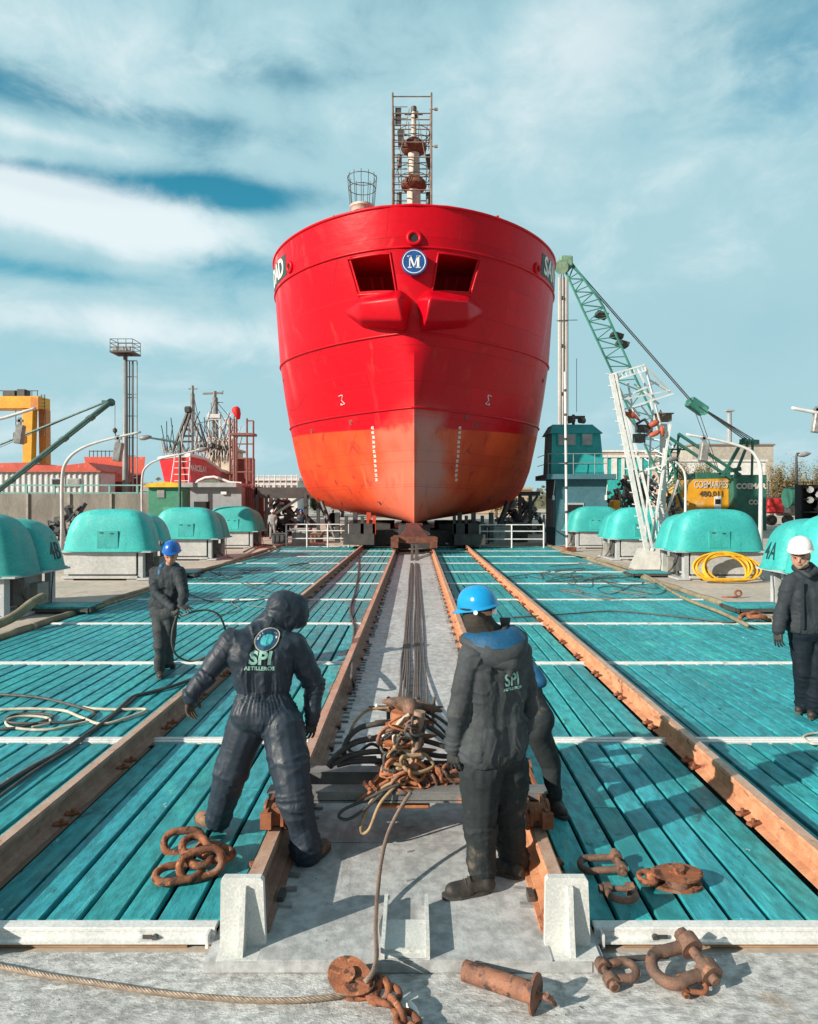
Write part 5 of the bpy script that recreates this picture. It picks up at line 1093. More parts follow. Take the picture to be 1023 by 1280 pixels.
# ================================================================ DARK FRAME AND CLUTTER NEAR THE SHIP
YF = 44
t = thing('steel_trestle', 'long black steel trestle with a diagonal brace left of the ship', 'trestle', P(350, 660, YF)); b = MB()
q0, q1 = P(318, 613, YF), P(392, 619, YF); b.box(((q0.x+q1.x)/2, YF+.8, (q0.z+q1.z)/2), (q1.x-q0.x, 1.6, .7)); b.build('main_beam', DKST, t)
b = MB(); 
for x in (322, 333, 382, 398): b.bar(P(x, 618, YF), P(x, 668, YF), .2)
b.bar(P(345, 642, YF), P(380, 619, YF), .16); b.bar(P(333, 640, YF), P(345, 622, YF), .1); b.build('legs', DKST, t)
b = MB()
for h in (595, 600, 606): b.cyl(P(322, h, YF+.5), P(372, h, YF+.5), .04, n=5)
for k in range(8): b.cyl(P(323+k*7, 593, YF+.5), P(323+k*7, 610, YF+.5), .04, n=5)
b.build('handrail', WHST, t)
t = thing('steel_trestle', 'black steel bracing frame between the ship and the blue building', 'trestle', P(660, 660, 46)); b = MB()
for x in (650, 663): b.bar(P(x, 615, 46), P(x, 668, 46), .22)
b.bar(P(640, 617, 46), P(675, 617, 46), .3); b.bar(P(652, 622, 46), P(664, 636, 46), .15); b.bar(P(652, 650, 46), P(672, 620, 46), .15); b.build('frame', DKST, t)
# clutter: crates, drums, bins
CRM = [mat('crate_pale', (.45, .46, .45), (.3, .3, .3)), mat('crate_dark', (.05, .06, .07), (.09, .09, .09)), mat('crate_brown', (.25, .16, .11), (.16, .1, .07)), mat('crate_teal', (.03, .2, .2))]
def crate(x0, y0, x1, y1, Y, m, label, grp='crates behind the railings'):
    a_, c_ = P(x0, y0, Y), P(x1, y1, Y); w_ = c_.x-a_.x; h_ = max(.3, a_.z-.02); tt = thing('crate', label, 'crate', ((a_.x+c_.x)/2, Y, 0), grp)
    b = MB(); b.box(((a_.x+c_.x)/2, Y+.4, .02+h_/2), (w_, .8, h_), b=.02); b.build('body', m, tt)
    b = MB(); b.box(((a_.x+c_.x)/2, Y+.4, h_+.05), (w_+.08, .88, .06))
    for k in range(3): b.box((a_.x+w_*(k+.5)/3, Y-.02, h_/2), (.06, .04, h_*.9))
    b.build('battens', m, tt); return tt
CR = [(365, 662, 385, 684, 36.5, 0, 'pale grey crate directly behind the left railing'), (340, 668, 357, 690, 37, 1, 'dark crate by the left end of the left railing'), (388, 668, 402, 680, 38, 2, 'brown crate right of the pale one behind the left railing'), (412, 660, 424, 676, 44, 0, 'small pale crate under the ship bilge at left'),
      (612, 660, 640, 684, 36.5, 0, 'pale grey crate directly behind the right railing'), (642, 655, 660, 680, 38, 1, 'dark crate near the blue building, behind the right railing'), (592, 662, 604, 680, 40, 0, 'pale crate left of the right railing post'), (445, 655, 458, 672, 46, 2, 'brown crate in the shade beneath the hull')]
for x0, y0, x1, y1, Y, m, lb in CR: crate(x0, y0, x1, y1, Y, CRM[m], lb)
# heaps of scrap by the trestle and beside the lattice mast
def heap(name, cx, cy, w, d, h, n, ms, label, cat, seed, loc=None):
    random.seed(seed); tt = thing(name, label, cat, (cx, cy, 0))
    for mi, m in enumerate(ms):
        b = MB()
        for i in range(n//len(ms)):
            x = random.gauss(0, w*.33); y = random.gauss(0, d*.3); z = random.random()*h*max(.15, 1-abs(x)/w)
            M3 = Matrix.Rotation(random.random()*3, 3, 'Z') @ Matrix.Rotation(random.uniform(-1.4, 1.4), 3, 'X')
            b.box((cx+x, cy+y, z+.1), (random.uniform(.05, .35), random.uniform(.1, 1.3), random.uniform(.04, .3)), M3)
        tag(b.build('scrap', m, tt), kind='stuff')
    return tt
heap('scrap_heap', P(352, 0, 47).x, 47, 3.0, 1.5, 3.0, 130, CRM[:2]+[CRM[1]], 'heap of dark scrap and fittings under the black trestle', 'scrap', 3)
heap('scrap_heap', P(650, 0, 49).x, 49, 2.5, 1.5, 2.6, 90, [CRM[1], CRM[0]], 'heap of dark scrap behind the right railing', 'scrap', 4)
heap('scrap_heap', P(798, 0, 52).x, 52, 5.5, 2.5, 4.8, 320, [CRM[2], mat('scrap_tan', (.34, .25, .18)), CRM[0], CRM[1]], 'tall heap of brown scrap and pallets behind the lattice mast', 'scrap', 5)
heap('scrap_heap', P(228, 0, 39).x, 39, 1.8, .7, 1.6, 60, [CRM[2], CRM[1]], 'low heap of dark scrap by the green kiosk', 'scrap', 6)
heap('scrap_heap', P(92, 0, 40).x, 40, 2.2, .7, 2.0, 60, [CRM[1]], 'tangle of black fittings against the concrete wall', 'scrap', 7)
t = thing('yellow_digger', 'small yellow machine among the brown scrap heap', 'machine', P(772, 655, 47)); 
b = MB(); a_ = P(768, 640, 47); c_ = P(786, 655, 47); b.box(((a_.x+c_.x)/2, 47.6, 1.2), (1.1, 1.3, 1.2), b=.1); b.box((a_.x+.2, 47.6, 2.0), (.5, .9, .8), b=.08); b.build('body', GY, t); b = MB()
for dy in (0, 1.2): b.cyl((c_.x+.3, 47.0+dy, .55), (c_.x+.3, 47.2+dy, .55), .55, n=18); b.cyl((a_.x-.1, 47.0+dy, .45), (a_.x-.1, 47.2+dy, .45), .45, n=18)
b.build('wheels', BLACK, t)
# ================================================================ FAR BACKGROUND
def hall(name, x0, y0, x1, Y, d, m, label, roof=None, win=None):
    a_, c_ = P(x0, y0, Y), P(x1, y0, Y); tt = thing(name, label, 'building', ((a_.x+c_.x)/2, Y, 0)); b = MB(); b.box(((a_.x+c_.x)/2, Y+d/2, a_.z/2), (c_.x-a_.x, d, a_.z)); b.build('wall', m, tt)
    b = MB(); b.box(((a_.x+c_.x)/2, Y+d/2, a_.z+.2), (c_.x-a_.x+.6, d+.6, .4)); b.build('roof', roof or m, tt)
    if win:
        n, zf = win
        for k in range(n): b = MB(); b.box((a_.x+(c_.x-a_.x)*(k+.5)/n, Y-.04, a_.z*zf), ((c_.x-a_.x)/n*.5, .08, a_.z*.22)); b.build('window', GLASS, tt)
    return tt
HB = mat('hall_beige', (.46, .42, .36), (.38, .35, .31), rough=.8, sc=.1); HW = mat('hall_white', (.68, .68, .66), (.6, .6, .6), rough=.7, sc=.1); HBR = mat('hall_brown', (.26, .20, .17), (.2, .16, .14)); HG2 = mat('hall_grey', (.33, .36, .37), (.28, .31, .32), sc=.1)
hall('warehouse', 866, 557, 967, 160, 30, HB, 'beige warehouse with a brown roof behind the crane', HBR); hall('warehouse', 846, 577, 957, 140, 10, HW, 'long white low building in front of the beige warehouse', HW)
hall('warehouse', 745, 565, 850, 150, 20, mat('hall_pale_brown', (.50, .40, .34)), 'pale brown long roofed warehouse behind the lattice mast', HW); 
t = hall('warehouse', 752, 572, 815, 110, 6, mat('awning_teal', (.03, .40, .38)), 'teal and white striped awning building right of the control building', HW)
for k in range(5): b = MB(); a_ = P(757+k*11, 600, 109.9); b.box((a_.x, 109.9, P(0, 586, 110).z), (.9 if k % 2 else .5, .1, 3.4)); b.build('white_panel', HW, t)
hall('warehouse', 590, 612, 665, 130, 14, mat('hall_tan', (.50, .38, .26), (.4, .3, .2), sc=.3), 'low tan warehouse seen under the right bilge', None, (9, .55)); hall('warehouse', 385, 622, 445, 120, 10, HG2, 'low grey shed seen under the left bilge', None, (6, .6))
hall('warehouse', 318, 601, 372, 95, 10, HW, 'low pale building between the scaffold and the ship', HW, (7, .8)); hall('warehouse', 450, 624, 590, 150, 10, HB, 'low beige building beneath the keel', None, (12, .6))
hall('warehouse', -60, 605, 220, 190, 20, HG2, 'long grey warehouse far behind the concrete wall', None, (20, .6)); hall('warehouse', 960, 604, 1100, 170, 20, HB, 'long low warehouse behind the right trees', HBR, (14, .5))
t = thing('chimney', 'thin grey chimney stack far behind the crane', 'chimney', P(912, 627, 220)); b = MB(); b.tube([P(912, 627, 220), P(912, 514, 220)], [.9, .7], 10); b.build('stack', HG2, t); b = MB(); b.box(P(912, 513.5, 220), (2.6, 2, .5)); b.build('cap', HG2, t)
# right yard: truck, tank, rack, fence posts
t = thing('lorry', 'red cabbed lorry parked beyond the right quay', 'truck', P(972, 640, 66)); a_, c_ = P(959, 598, 66), P(980, 618, 66); b = MB(); b.box(((a_.x+c_.x)/2, 67, 1.9), (c_.x-a_.x, 2.2, 1.5), b=.15); b.build('cab', mat('lorry_red', (.6, .03, .03)), t)
b = MB(); b.box(((a_.x+c_.x)/2, 65.95, 2.2), ((c_.x-a_.x)*.7, .05, .55)); b.build('windscreen', GLASS, t); b = MB(); b.cyl((c_.x, 67, 1.7), (c_.x+2.4, 67, 1.7), .8, n=18); b.build('tank', mat('lorry_tank', (.42, .34, .30)), t)
for dx in (0, 1.6, 3.3): b = MB(); b.cyl((a_.x+.4+dx, 65.8, .5), (a_.x+.4+dx, 66.2, .5), .5, n=16); b.build('wheel', BLACK, t)
t = thing('green_tank', 'dark green cylindrical tank right of the red lorry', 'tank', P(996, 640, 62)); b = MB(); b.cyl(P(984, 622, 62), P(1008, 622, 62), .95, n=20); b.build('shell', GRN, t, smooth=True, angle=40); b = MB(); b.box(P(996, 634, 62), (1.6, 1.2, 1.0)); b.build('saddle', DKST, t)
t = thing('steel_rack', 'black steel rack with round fittings at the far right', 'rack', P(1020, 640, 58)); b = MB(); a_, c_ = P(1001, 606, 58), P(1045, 640, 58)
for x in (a_.x, (a_.x+c_.x)/2, c_.x): b.box((x, 58.3, a_.z/2), (.15, .9, a_.z))
for z in (.4, 1.4, 2.5, 3.5): b.box(((a_.x+c_.x)/2, 58.3, z), (c_.x-a_.x, .9, .14))
b.box(((a_.x+c_.x)/2, 58.8, a_.z/2), (c_.x-a_.x, .1, a_.z)); b.build('frame', BLACK, t)
for px, py in ((1013, 612), (1013, 625), (1024, 618)): b = MB(); b.cyl(P(px, py, 58.1), P(px, py, 57.8), .28, n=12); b.build('round_fitting', CRM[0], t)
t = thing('mesh_fence', 'thin dark wire fence in front of the right trees', 'fence', P(990, 640, 72)); b = MB()
for k in range(9): b.cyl(P(950+k*11, 634, 72), P(950+k*11, 601, 72), .06, n=5)
for py in (603, 612, 622): b.cyl(P(946, py, 72), P(1045, py, 72), .025, n=5)
b.build('posts_and_wires', DKST, t)
# trees: bare autumn crowns with small leaves
LEAFM = [mat('leaf_olive', (.16, .13, .045), (.24, .17, .07), rough=.8, island=.35, fine=0), mat('leaf_green', (.07, .10, .03), (.12, .14, .05), rough=.8, island=.35, fine=0)]; BARK = mat('bark', (.14, .10, .075), (.09, .07, .05), rough=.95)
def tree(px, Y, ptop, wpx, label, lm, seed, n=5200):
    random.seed(seed); base = P(px, 627, Y); base.z = 0; H = P(px, ptop, Y).z; Rw = wpx/F*Y/2
    tt = thing('tree', label, 'tree', base, 'autumn trees beyond the yard'); b = MB(); b.tube([base, base+Vector((.1, 0, H*.25)), base+Vector((.0, .1, H*.5))], [.28, .2, .12], 8); ends = []
    for k in range(11):
        a = random.random()*6.28; e = base+Vector((cos(a)*Rw*random.uniform(.35, .85), sin(a)*Rw*.7, H*random.uniform(.5, .92))); m_ = base.lerp(e, .5)+Vector((0, 0, H*.08)); b.tube([base+Vector((0, 0, H*random.uniform(.15, .4))), m_, e], [.12, .07, .02], 5); ends += [m_, e, e.lerp(m_, .5)]
    b.build('trunk', BARK, tt); c = MB()
    for i in range(n):
        e = random.choice(ends); q = e+Vector((random.gauss(0, Rw*.16), random.gauss(0, Rw*.16), random.gauss(0, H*.075))); s_ = random.uniform(.06, .15)
        u_ = Vector((random.gauss(0, 1), random.gauss(0, 1), random.gauss(0, 1))).normalized(); v_ = u_.orthogonal().normalized()
        c.add([q-u_*s_, q+v_*s_*.6, q+u_*s_, q-v_*s_*.6], [(0, 1, 2, 3)])
    c.build('crown', lm, tt)
for i, (px, Y, pt, w_, lb, lm) in enumerate(((965, 95, 578, 42, 'brown leaved tree nearest the white building', 0), (985, 100, 570, 50, 'tallest brown olive tree behind the dark lamp post', 0), (1014, 92, 578, 46, 'brown tree at the right edge behind the black rack', 0), (862, 90, 574, 40, 'olive tree seen through the crane boom stays', 0), (884, 96, 580, 36, 'green brown tree above the yellow crane house', 1), (842, 100, 580, 30, 'small olive tree behind the white post', 0), (428, 100, 612, 44, 'low green bush like tree under the left bilge', 1), (398, 105, 618, 26, 'small green tree left of the far worker', 1), (620, 98, 612, 30, 'small tree under the right bilge', 0))):
    tree(px, Y, pt, w_, lb, LEAFM[lm], 40+i, 5200 if i < 6 else 2200)
b = MB(); random.seed(77)
for i in range(16000):
    x = random.uniform(-330, 330); y = 235+random.gauss(0, 6); z = abs(random.gauss(0, 1))*2.6*(.5+abs(noise.noise((x*.03, 0, 0)))*2); s_ = random.uniform(.5, 1.1)
    b.add([(x-s_, y, z), (x, y-.3, z-s_*.6), (x+s_, y, z), (x, y+.2, z+s_*.7)], [(0, 1, 2, 3)])
tag(b.build('far_tree_line', mat('far_leaf', (.09, .11, .07), (.14, .13, .08), rough=.9, island=.3, fine=0), origin=(0, 235, 0)), 'low distant line of trees along the horizon', 'tree line', kind='stuff')
# ================================================================ FOREGROUND RIGGING
RC = mat('chain_rust', (.32, .115, .055), (.17, .065, .035), rough=.85, sc=7, spots=[((.06, .028, .02), 15, .52, .62, S1), ((.52, .22, .10), 22, .58, .68, S1), ((.24, .19, .16), 9, .58, .68, S1)], bump=.006, bsc=75)
RD = mat('shackle_brown', (.25, .14, .10), (.13, .085, .065), rough=.65, metal=.25, sc=9, spots=[((.42, .20, .12), 15, .56, .7, S1), ((.05, .04, .04), 13, .56, .68, S1), ((.40, .36, .33), 24, .64, .72, S1)], bump=.005, bsc=80)
def frame(t_, n_):      # t_: long axis, n_: plane normal
    t_ = Vector(t_).normalized(); n_ = (Vector(n_)-t_*Vector(n_).dot(t_)).normalized(); return Matrix((t_, n_.cross(t_), n_)).transposed()
def link_pts(c, t_, n_, L_, W_, n=10):
    Mx = frame(t_, n_); r = W_/2; h = L_/2-r; out = []
    for k in range(n+1): a = -pi/2+pi*k/n; out.append(Vector(c)+Mx @ Vector((h+r*cos(a), r*sin(a), 0)))
    for k in range(n+1): a = pi/2+pi*k/n; out.append(Vector(c)+Mx @ Vector((-h+r*cos(a), r*sin(a), 0)))
    return out
ch = thing('anchor_chain', 'heap of thick orange rusty chain links on the teal planks by the hooded worker', 'chain', G(245, 1085))
for (px, py, z, t_, n_, L_, W_) in ((222, 1092, .04, (1, .30, .0), (0, -.12, 1), .30, .18), (252, 1080, .085, (1, .42, .10), (.25, -1.0, .55), .28, .17), (271, 1064, .075, (.8, -.6, 0), (.25, -.1, 1), .28, .18), (247, 1062, .12, (-.7, .75, .35), (.2, -.4, 1), .27, .165), (228, 1050, .05, (1, .2, 0), (.0, -.8, .7), .27, .16)):
    px, py, L_, W_ = 246+(px-246)*.92, 1076+(py-1076)*.92, L_*.90, W_*.86; b = MB(); b.tube(link_pts(G(px, py, z), t_, n_, L_, W_), .024, 10, closed=True); b.build('link', RC, ch, smooth=True)
def shackle(label, c, t_, n_, L_, W_, r, m, pinr=None, boss=1.5, cat='shackle', wide=1.15):
    Mx = frame(t_, n_); c = Vector(c); tt = thing('shackle', label, cat, c-Vector((0, 0, r)), 'loose shackles near the right rail stop'); pts = []
    for k in range(15): a = -pi/2*1.25+pi*1.25*k/14; pts.append(c+Mx @ Vector((-L_/2+W_/2*wide*(1-cos(a)), W_/2*wide*sin(a), 0)) if False else c+Mx @ Vector((-L_*.5+W_*.5*wide-W_*.5*wide*cos(a), W_*.5*wide*sin(a), 0)))
    e0, e1 = c+Mx @ Vector((L_/2, -W_/2, 0)), c+Mx @ Vector((L_/2, W_/2, 0)); pts = [e0]+pts+[e1]
    b = MB(); b.tube(catm(pts, 3), r, 12)
    for e in (e0, e1): d = Mx @ Vector((0, 1, 0)); b.cyl(e-d*r*1.05, e+d*r*1.05, r*boss*1.15, n=18)
    b.build('bow', m, tt, smooth=True, angle=45); pr = pinr or r*.85; d = Mx @ Vector((0, 1, 0)); b = MB(); b.cyl(e0-d*r*2.0, e1+d*r*2.4, pr, n=14); b.cyl(e1+d*r*1.6, e1+d*r*2.4, pr*1.5, n=8); b.build('pin', m, tt, smooth=True, angle=45); return tt
shackle('brown shackle lying on the planks behind the rusty block, loop to the left', G(750, 1080, .05), (1, .0, .06), (0, -.15, 1), .24, .11, .021, RD)
shackle('dark shackle on the planks with its pin across, nearest the right stop plate', G(778, 1118, .06), (0, 1, -.1), (0, .35, 1), .14, .13, .02, RD)
shackle('biggest shackle, pitted brown, leaning on the right edge girder', G(846, 1206, .0), (1, .25, .12), (-.1, -.32, 1), .25, .15, .03, RD, .025, 1.7)
shackle('small dark red shackle lying under the biggest shackle', G(868, 1232, -.05), (-1, .05, 0), (0, -.2, 1), .11, .065, .012, RC)
shackle('brown shackle lying on the grey apron beside the tube pin', G(776, 1213, -.045), (-1, -.2, 0), (0, -.15, 1), .155, .09, .02, RD)
b = MB(); q0, q1 = G(722, 1203, -.05), G(835, 1195, -.05); b.cyl(q0, q1, .014, n=12); b.cyl(q0, q0+(q1-q0).normalized()*.02, .021, n=12); tag(b.build('round_bar', DKST, smooth=False, origin=q0), 'dark round steel bar lying along the foot of the right edge girder', 'bar')
# snatch block on the planks
def block(label, c, t_, n_, L_, W_, th, m):
    Mx = frame(t_, n_); c = Vector(c); tt = thing('snatch_block', label, 'pulley block', c-Vector((0, 0, W_*.3)), 'rusty pulley blocks'); T = lambda x, y, z: c+Mx @ Vector((x, y, z))
    for s in (-1, 1):
        pl = [(L_*.5*cos(a)*(1.0 if cos(a) > 0 else 1.15), W_*.5*sin(a)*(1-.25*(cos(a) < 0)*abs(cos(a)))) for a in [2*pi*k/24 for k in range(24)]]
        b = MB(); z0, z1 = s*th*.5, s*th*.5-s*.018; vs = [T(x, y, z0) for x, y in pl]+[T(x*.98, y*.98, z1) for x, y in pl]; b.add(vs, [tuple(range(24)), tuple(range(24, 48))]+[(i, (i+1) % 24, (i+1) % 24+24, i+24) for i in range(24)])
        b.bar(T(-L_*.5, 0, s*th*.56), T(L_*.45, 0, s*th*.56), .03, .012); b.cyl(T(0, 0, s*th*.5), T(0, 0, s*th*.5+s*.03), .035, n=12); b.build('cheek', m, tt)
    b = MB(); b.cyl(T(0, 0, -th*.3), T(0, 0, th*.3), W_*.42, n=24); b.build('sheave', RD, tt)
    b = MB(); b.torus(T(-L_*.62, 0, 0), .05, .018, Mx, 20, 8); b.cyl(T(-L_*.56, -.05, 0), T(-L_*.56, .05, 0), .028, n=10); b.bar(T(-L_*.56, .02, -th*.4), T(-L_*.2, .02, -th*.4), .04); b.build('eye', m, tt, smooth=True); return tt
block('rusty orange pulley block lying on the teal planks right of the shackles', G(848, 1098, .05), (1, -.06, .0), (.0, -.12, 1), .29, .17, .085, RC)
block('rusty pulley block on the grey apron with the steel wire round it', G(440, 1224, -.01), (-1, .42, .10), (-.15, -.62, .78), .23, .165, .095, RC)
# chain tail of that block
t = thing('short_chain', 'short rusty chain from the pulley block to the bottom edge of the photo', 'chain', G(490, 1255, -.085))
for (px, py, z, t_, n_) in ((484, 1243, -.03, (1, -.5, 0), (0, -.3, 1)), (497, 1262, -.035, (.6, -1, 0), (1, .5, .3)), (510, 1278, -.04, (.6, -1, 0), (0, -.2, 1)), (523, 1298, -.04, (.6, -1, 0), (1, .5, .3))):
    b = MB(); b.tube(link_pts(G(px, py, z), t_, n_, .125, .085), .016, 8, closed=True); b.build('link', RC, t, smooth=True)
b = MB(); b.tube(catm([G(512, 1256, -.06), G(517, 1262, -.04), G(521, 1275, -.05), G(524, 1292, -.06)]), .018, 8); tag(b.build('white_sling', WHP, smooth=True, origin=G(517, 1262, -.08)), 'short white sling beside the chain at the bottom edge', 'sling')
# tube pin with flange
t = thing('tube_pin', 'thick rusty tube pin with a flange and T handle on the apron', 'pin', G(630, 1238, -.085)); A_, B_ = G(581, 1213, -.035), G(668, 1242, -.02); d = (B_-A_).normalized()
RT = mat('pin_rust', (.31, .14, .085), (.18, .085, .06), rough=.75, sc=8, spots=[((.07, .04, .035), 13, .52, .62, S1), ((.52, .24, .12), 20, .60, .70, S1)], bump=.002, bsc=130)
b = MB(); b.cyl(A_, B_, .048, n=28); b.build('tube', RT, t, smooth=True, angle=40); b = MB(); b.cyl(B_, B_+d*.012, .088, n=32); b.build('flange', RT, t); b = MB(); b.cyl(B_, B_+d*.09, .014, n=10); b.cyl(B_+d*.085+Vector((.02, .03, -.045)), B_+d*.085+Vector((-.03, -.03, .045)), .012, n=10); b.build('handle', RT, t)
# wires
WIRE = mat('wire_rope', (.40, .32, .25), (.24, .18, .14), rough=.6, metal=.3, sc=30)
def rope(name, pts, r, m, label, cat='wire rope', strands=6, pitch=9.0, group=None, sm=8):
    pts = catm(pts, sm); L_ = [0.0]
    for a_, c_ in zip(pts, pts[1:]): L_.append(L_[-1]+(c_-a_).length)
    N_ = max(4, int(L_[-1]/(r*1.1))); N_ = min(N_, 420); rp = []; j = 0
    for i in range(N_+1):
        s = L_[-1]*i/N_
        while j < len(L_)-2 and L_[j+1] < s: j += 1
        rp.append(pts[j].lerp(pts[j+1], (s-L_[j])/max(1e-6, L_[j+1]-L_[j])))
    b = MB(); T = [(rp[min(i+1, N_)]-rp[max(i-1, 0)]).normalized() for i in range(N_+1)]; u = T[0].orthogonal().normalized(); fr = []
    for i in range(N_+1): u = (u-T[i]*u.dot(T[i])).normalized(); fr.append((u.copy(), T[i].cross(u)))
    for k in range(strands):
        q = []
        for i in range(N_+1): a = 2*pi*k/strands+(L_[-1]*i/N_)/(r*pitch)*2*pi; q.append(rp[i]+(fr[i][0]*cos(a)+fr[i][1]*sin(a))*r*.62)
        b.tube(q, r*.40, 5)
    return tag(b.build(name, m, smooth=True, origin=pts[0]), label, cat, group)
rope('wire_rope', gl([(-60, 1197), (0, 1208), (60, 1220), (120, 1229), (200, 1241), (290, 1249), (360, 1251), (410, 1247), (440, 1241), (456, 1236)], -.068), .014, WIRE, 'long twisted steel wire crossing the apron from the left to the pulley block', sm=6)
rope('wire_rope', [G(456, 1228, .03), G(466, 1216, .05), G(471, 1195, .05), G(470, 1160, .0), P(472, 1120, 3.9), P(477, 1075, 4.1), P(486, 1040, 4.25), P(501, 1010, 4.38), P(514, 990, 4.45)], .013, mat('wire_brown', (.27, .20, .16), (.16, .11, .09), rough=.6), 'brown wire hanging from the winch fitting down to the pulley block', sm=6)
# ---------------- hauling carriage spanning the inner rails
t = thing('hauling_carriage', 'rusty hauling carriage on rollers spanning the inner rails, stacked sheaves at its centre', 'carriage', (0, 4.9, -.08))
PLB = mat('plate_dark_grey', (.13, .135, .14), (.20, .20, .20), rough=.6, sc=5, spots=[((.45, .24, .17), 6, .62, .7, S1)], bump=.001)
y1_, y2_ = 4.62, 5.15
for nm, yy, zt, h_, x0, x1 in (('front_beam', 4.66, CH-(985-627)/F*4.66, .065, -.95, .95), ('rear_beam', 5.1, CH-(961-627)/F*5.1, .10, -.93, .93)):
    b = MB(); b.box((0, yy, zt-.006), (x1-x0, .12, .012)); b.box((0, yy+.0, zt-h_/2-.006), (x1-x0, .014, h_)); b.box((0, yy, zt-h_-.006), (x1-x0, .12, .012)); b.box((0, yy-.052, zt-h_/2), (x1-x0-.1, .01, h_*.8)); b.build(nm, PLB, t)
for s in (-1, 1):
    b = MB(); b.bar((s*.90, 4.35, .27), (s*.90, 5.3, .27), .02, .10); b.bar((s*.80, 4.35, .27), (s*.80, 5.3, .27), .02, .10); b.bar((s*.90, 4.33, .26), (s*.90, 4.36, .26), .07, .10); b.build('side_plate', RUST, t)
    for yy in (4.45, 5.15): b = MB(); b.cyl((s*.85-.06, yy, .255), (s*.85+.06, yy, .255), .072, n=24); b.cyl((s*.85-.075, yy, .255), (s*.85-.06, yy, .255), .095, n=24); b.cyl((s*.85+.06, yy, .255), (s*.85+.075, yy, .255), .095, n=24); b.build('roller', RC, t, smooth=True, angle=40)
def C(px, py, Y=4.8): return P(px, py, Y)
ORR = mat('fitting_orange', (.50, .20, .09), (.32, .12, .06), rough=.75, sc=10, spots=[((.20, .08, .05), 14, .6, .75, S1), ((.75, .42, .24), 20, .66, .8, S1)], bump=.002, bsc=90)
b = MB(); b.cyl(C(513, 990, 4.70), C(525, 889, 4.70), .040, n=24); b.build('pivot_pipe', mat('pipe_brown', (.36, .24, .18), (.25, .16, .12), rough=.55, sc=8, spots=[((.5, .25, .13), 12, .6, .75, S1)]), t, smooth=True, angle=40)
b = MB()
for i, (py, w_) in enumerate(((905, .13), (928, .15), (943, .16), (958, .15), (975, .17), (992, .20))):
    q = C(503+(992-py)*.02, py, 4.86); b.lathe([(w_*.6, -.014), (w_, -.010), (w_, .010), (w_*.6, .014)], q, 24)
b.lathe([(.09, -.32), (.085, -.1), (.10, 0), (.07, .1), (.09, .2), (.085, .32)], C(504, 945, 4.86), 18); b.box(C(504, 900, 4.86), (.13, .13, .10), b=.02); b.build('sheave_stack', ORR, t, smooth=True, angle=40)
for s, ox in ((-1, 487), (1, 528)):
    for k in range(5):
        py = 886+k*17.5; b = MB(); q = C(ox, py, 4.95); tip_ = C(ox+s*(18 if k else 26), py-4+k, 4.97)
        b.tube([q-Vector((s*.03, 0, 0)), q, q.lerp(tip_, .6), tip_], [.045, .040, .026, .008], 8); b.v = [(x, y, q.z+(z-q.z)*.55) for x, y, z in b.v]; b.build('cable_horn', RD if k == 0 else ORR, t, smooth=True)
b = MB(); b.tube([C(478, 877, 4.9), C(492, 877, 4.9), C(505, 880, 4.9), C(517, 882, 4.9), C(532, 883, 4.9), C(553, 889, 4.9)], [.012, .035, .055, .05, .035, .010], 10); b.tube([C(512, 876, 4.82), C(514, 888, 4.78), C(516, 900, 4.78)], [.05, .055, .02], 12); b.tube([C(505, 882, 4.83), C(517, 884, 4.80), C(524, 886, 4.82)], .042, 10); b.build('top_crosshead', RD, t, smooth=True)
b = MB(); b.box(C(505, 997, 4.78), (.36, .30, .03), b=.01); b.build('foot_plate', ORR, t)
b = MB(); b.bar(C(505, 960, 4.9), C(455, 995, 4.6), .05, .03); b.bar(C(488, 955, 4.8), C(462, 985, 4.62), .03); b.bar(C(525, 985, 4.8), C(568, 985, 4.8), .05, .08); b.build('stay_bar', ORR, t)
for k in range(6): b = MB(); q = C(456+k*1.5+(k % 2)*6, 978+(k//2)*3, 4.6); b.cyl(q, q+Vector((0, -.03, 0)), .014, n=6); b.build('bolt', RC, t)
# chain piled at the right of the fitting
t = thing('short_chain', 'dark rusty chain piled against the right side of the winch fitting', 'chain', C(560, 990, 4.7)); random.seed(12)
for k in range(11): b = MB(); q = C(540+k*3.4, 972+random.uniform(-8, 14)+(k > 6)*4, 4.72); b.tube(link_pts(q, (random.uniform(-1, 1), random.uniform(-.3, .3), random.uniform(-1, 1)), (random.uniform(-1, 1), -1, random.uniform(-1, 1)), .11, .07, 6), .013, 7, closed=True); b.build('link', RC if k % 3 else RD, t, smooth=True)
# looping cables at the fitting
LO = 'black cable loops bulging from the winch fitting'
loops = [([(487, 903, 4.9), (470, 905, 4.85), (450, 910, 4.85), (436, 922, 4.85), (430, 938, 4.88), (436, 948, 4.9), (470, 948, 5.0)], .020), ([(487, 922, 4.9), (460, 924, 4.85), (440, 930, 4.85), (420, 945, 4.85), (411, 957, 4.86)], .022), ([(487, 939, 4.9), (460, 940, 4.85), (436, 945, 4.85), (418, 954, 4.86), (414, 958, 4.9)], .020), ([(490, 952, 4.9), (462, 951, 4.85), (440, 952, 4.85), (422, 956, 4.86)], .020),
         ([(490, 946, 4.95), (466, 930, 4.98), (447, 941, 4.98), (436, 936, 5.0), (436, 920, 5.0)], .012), ([(528, 905, 4.9), (545, 914, 4.9), (565, 930, 4.9), (580, 938, 4.92)], .018), ([(528, 925, 4.9), (546, 930, 4.9), (566, 937, 4.92), (582, 942, 4.92)], .018), ([(528, 941, 4.9), (550, 945, 4.9), (575, 946, 4.92)], .018), ([(530, 953, 4.9), (552, 954, 4.9), (576, 953, 4.92)], .018), ([(530, 888, 4.95), (548, 897, 4.95), (566, 910, 4.97), (585, 918, 5.0)], .012), ([(530, 893, 4.95), (546, 905, 4.95), (562, 922, 4.95), (572, 940, 5.0)], .010)]
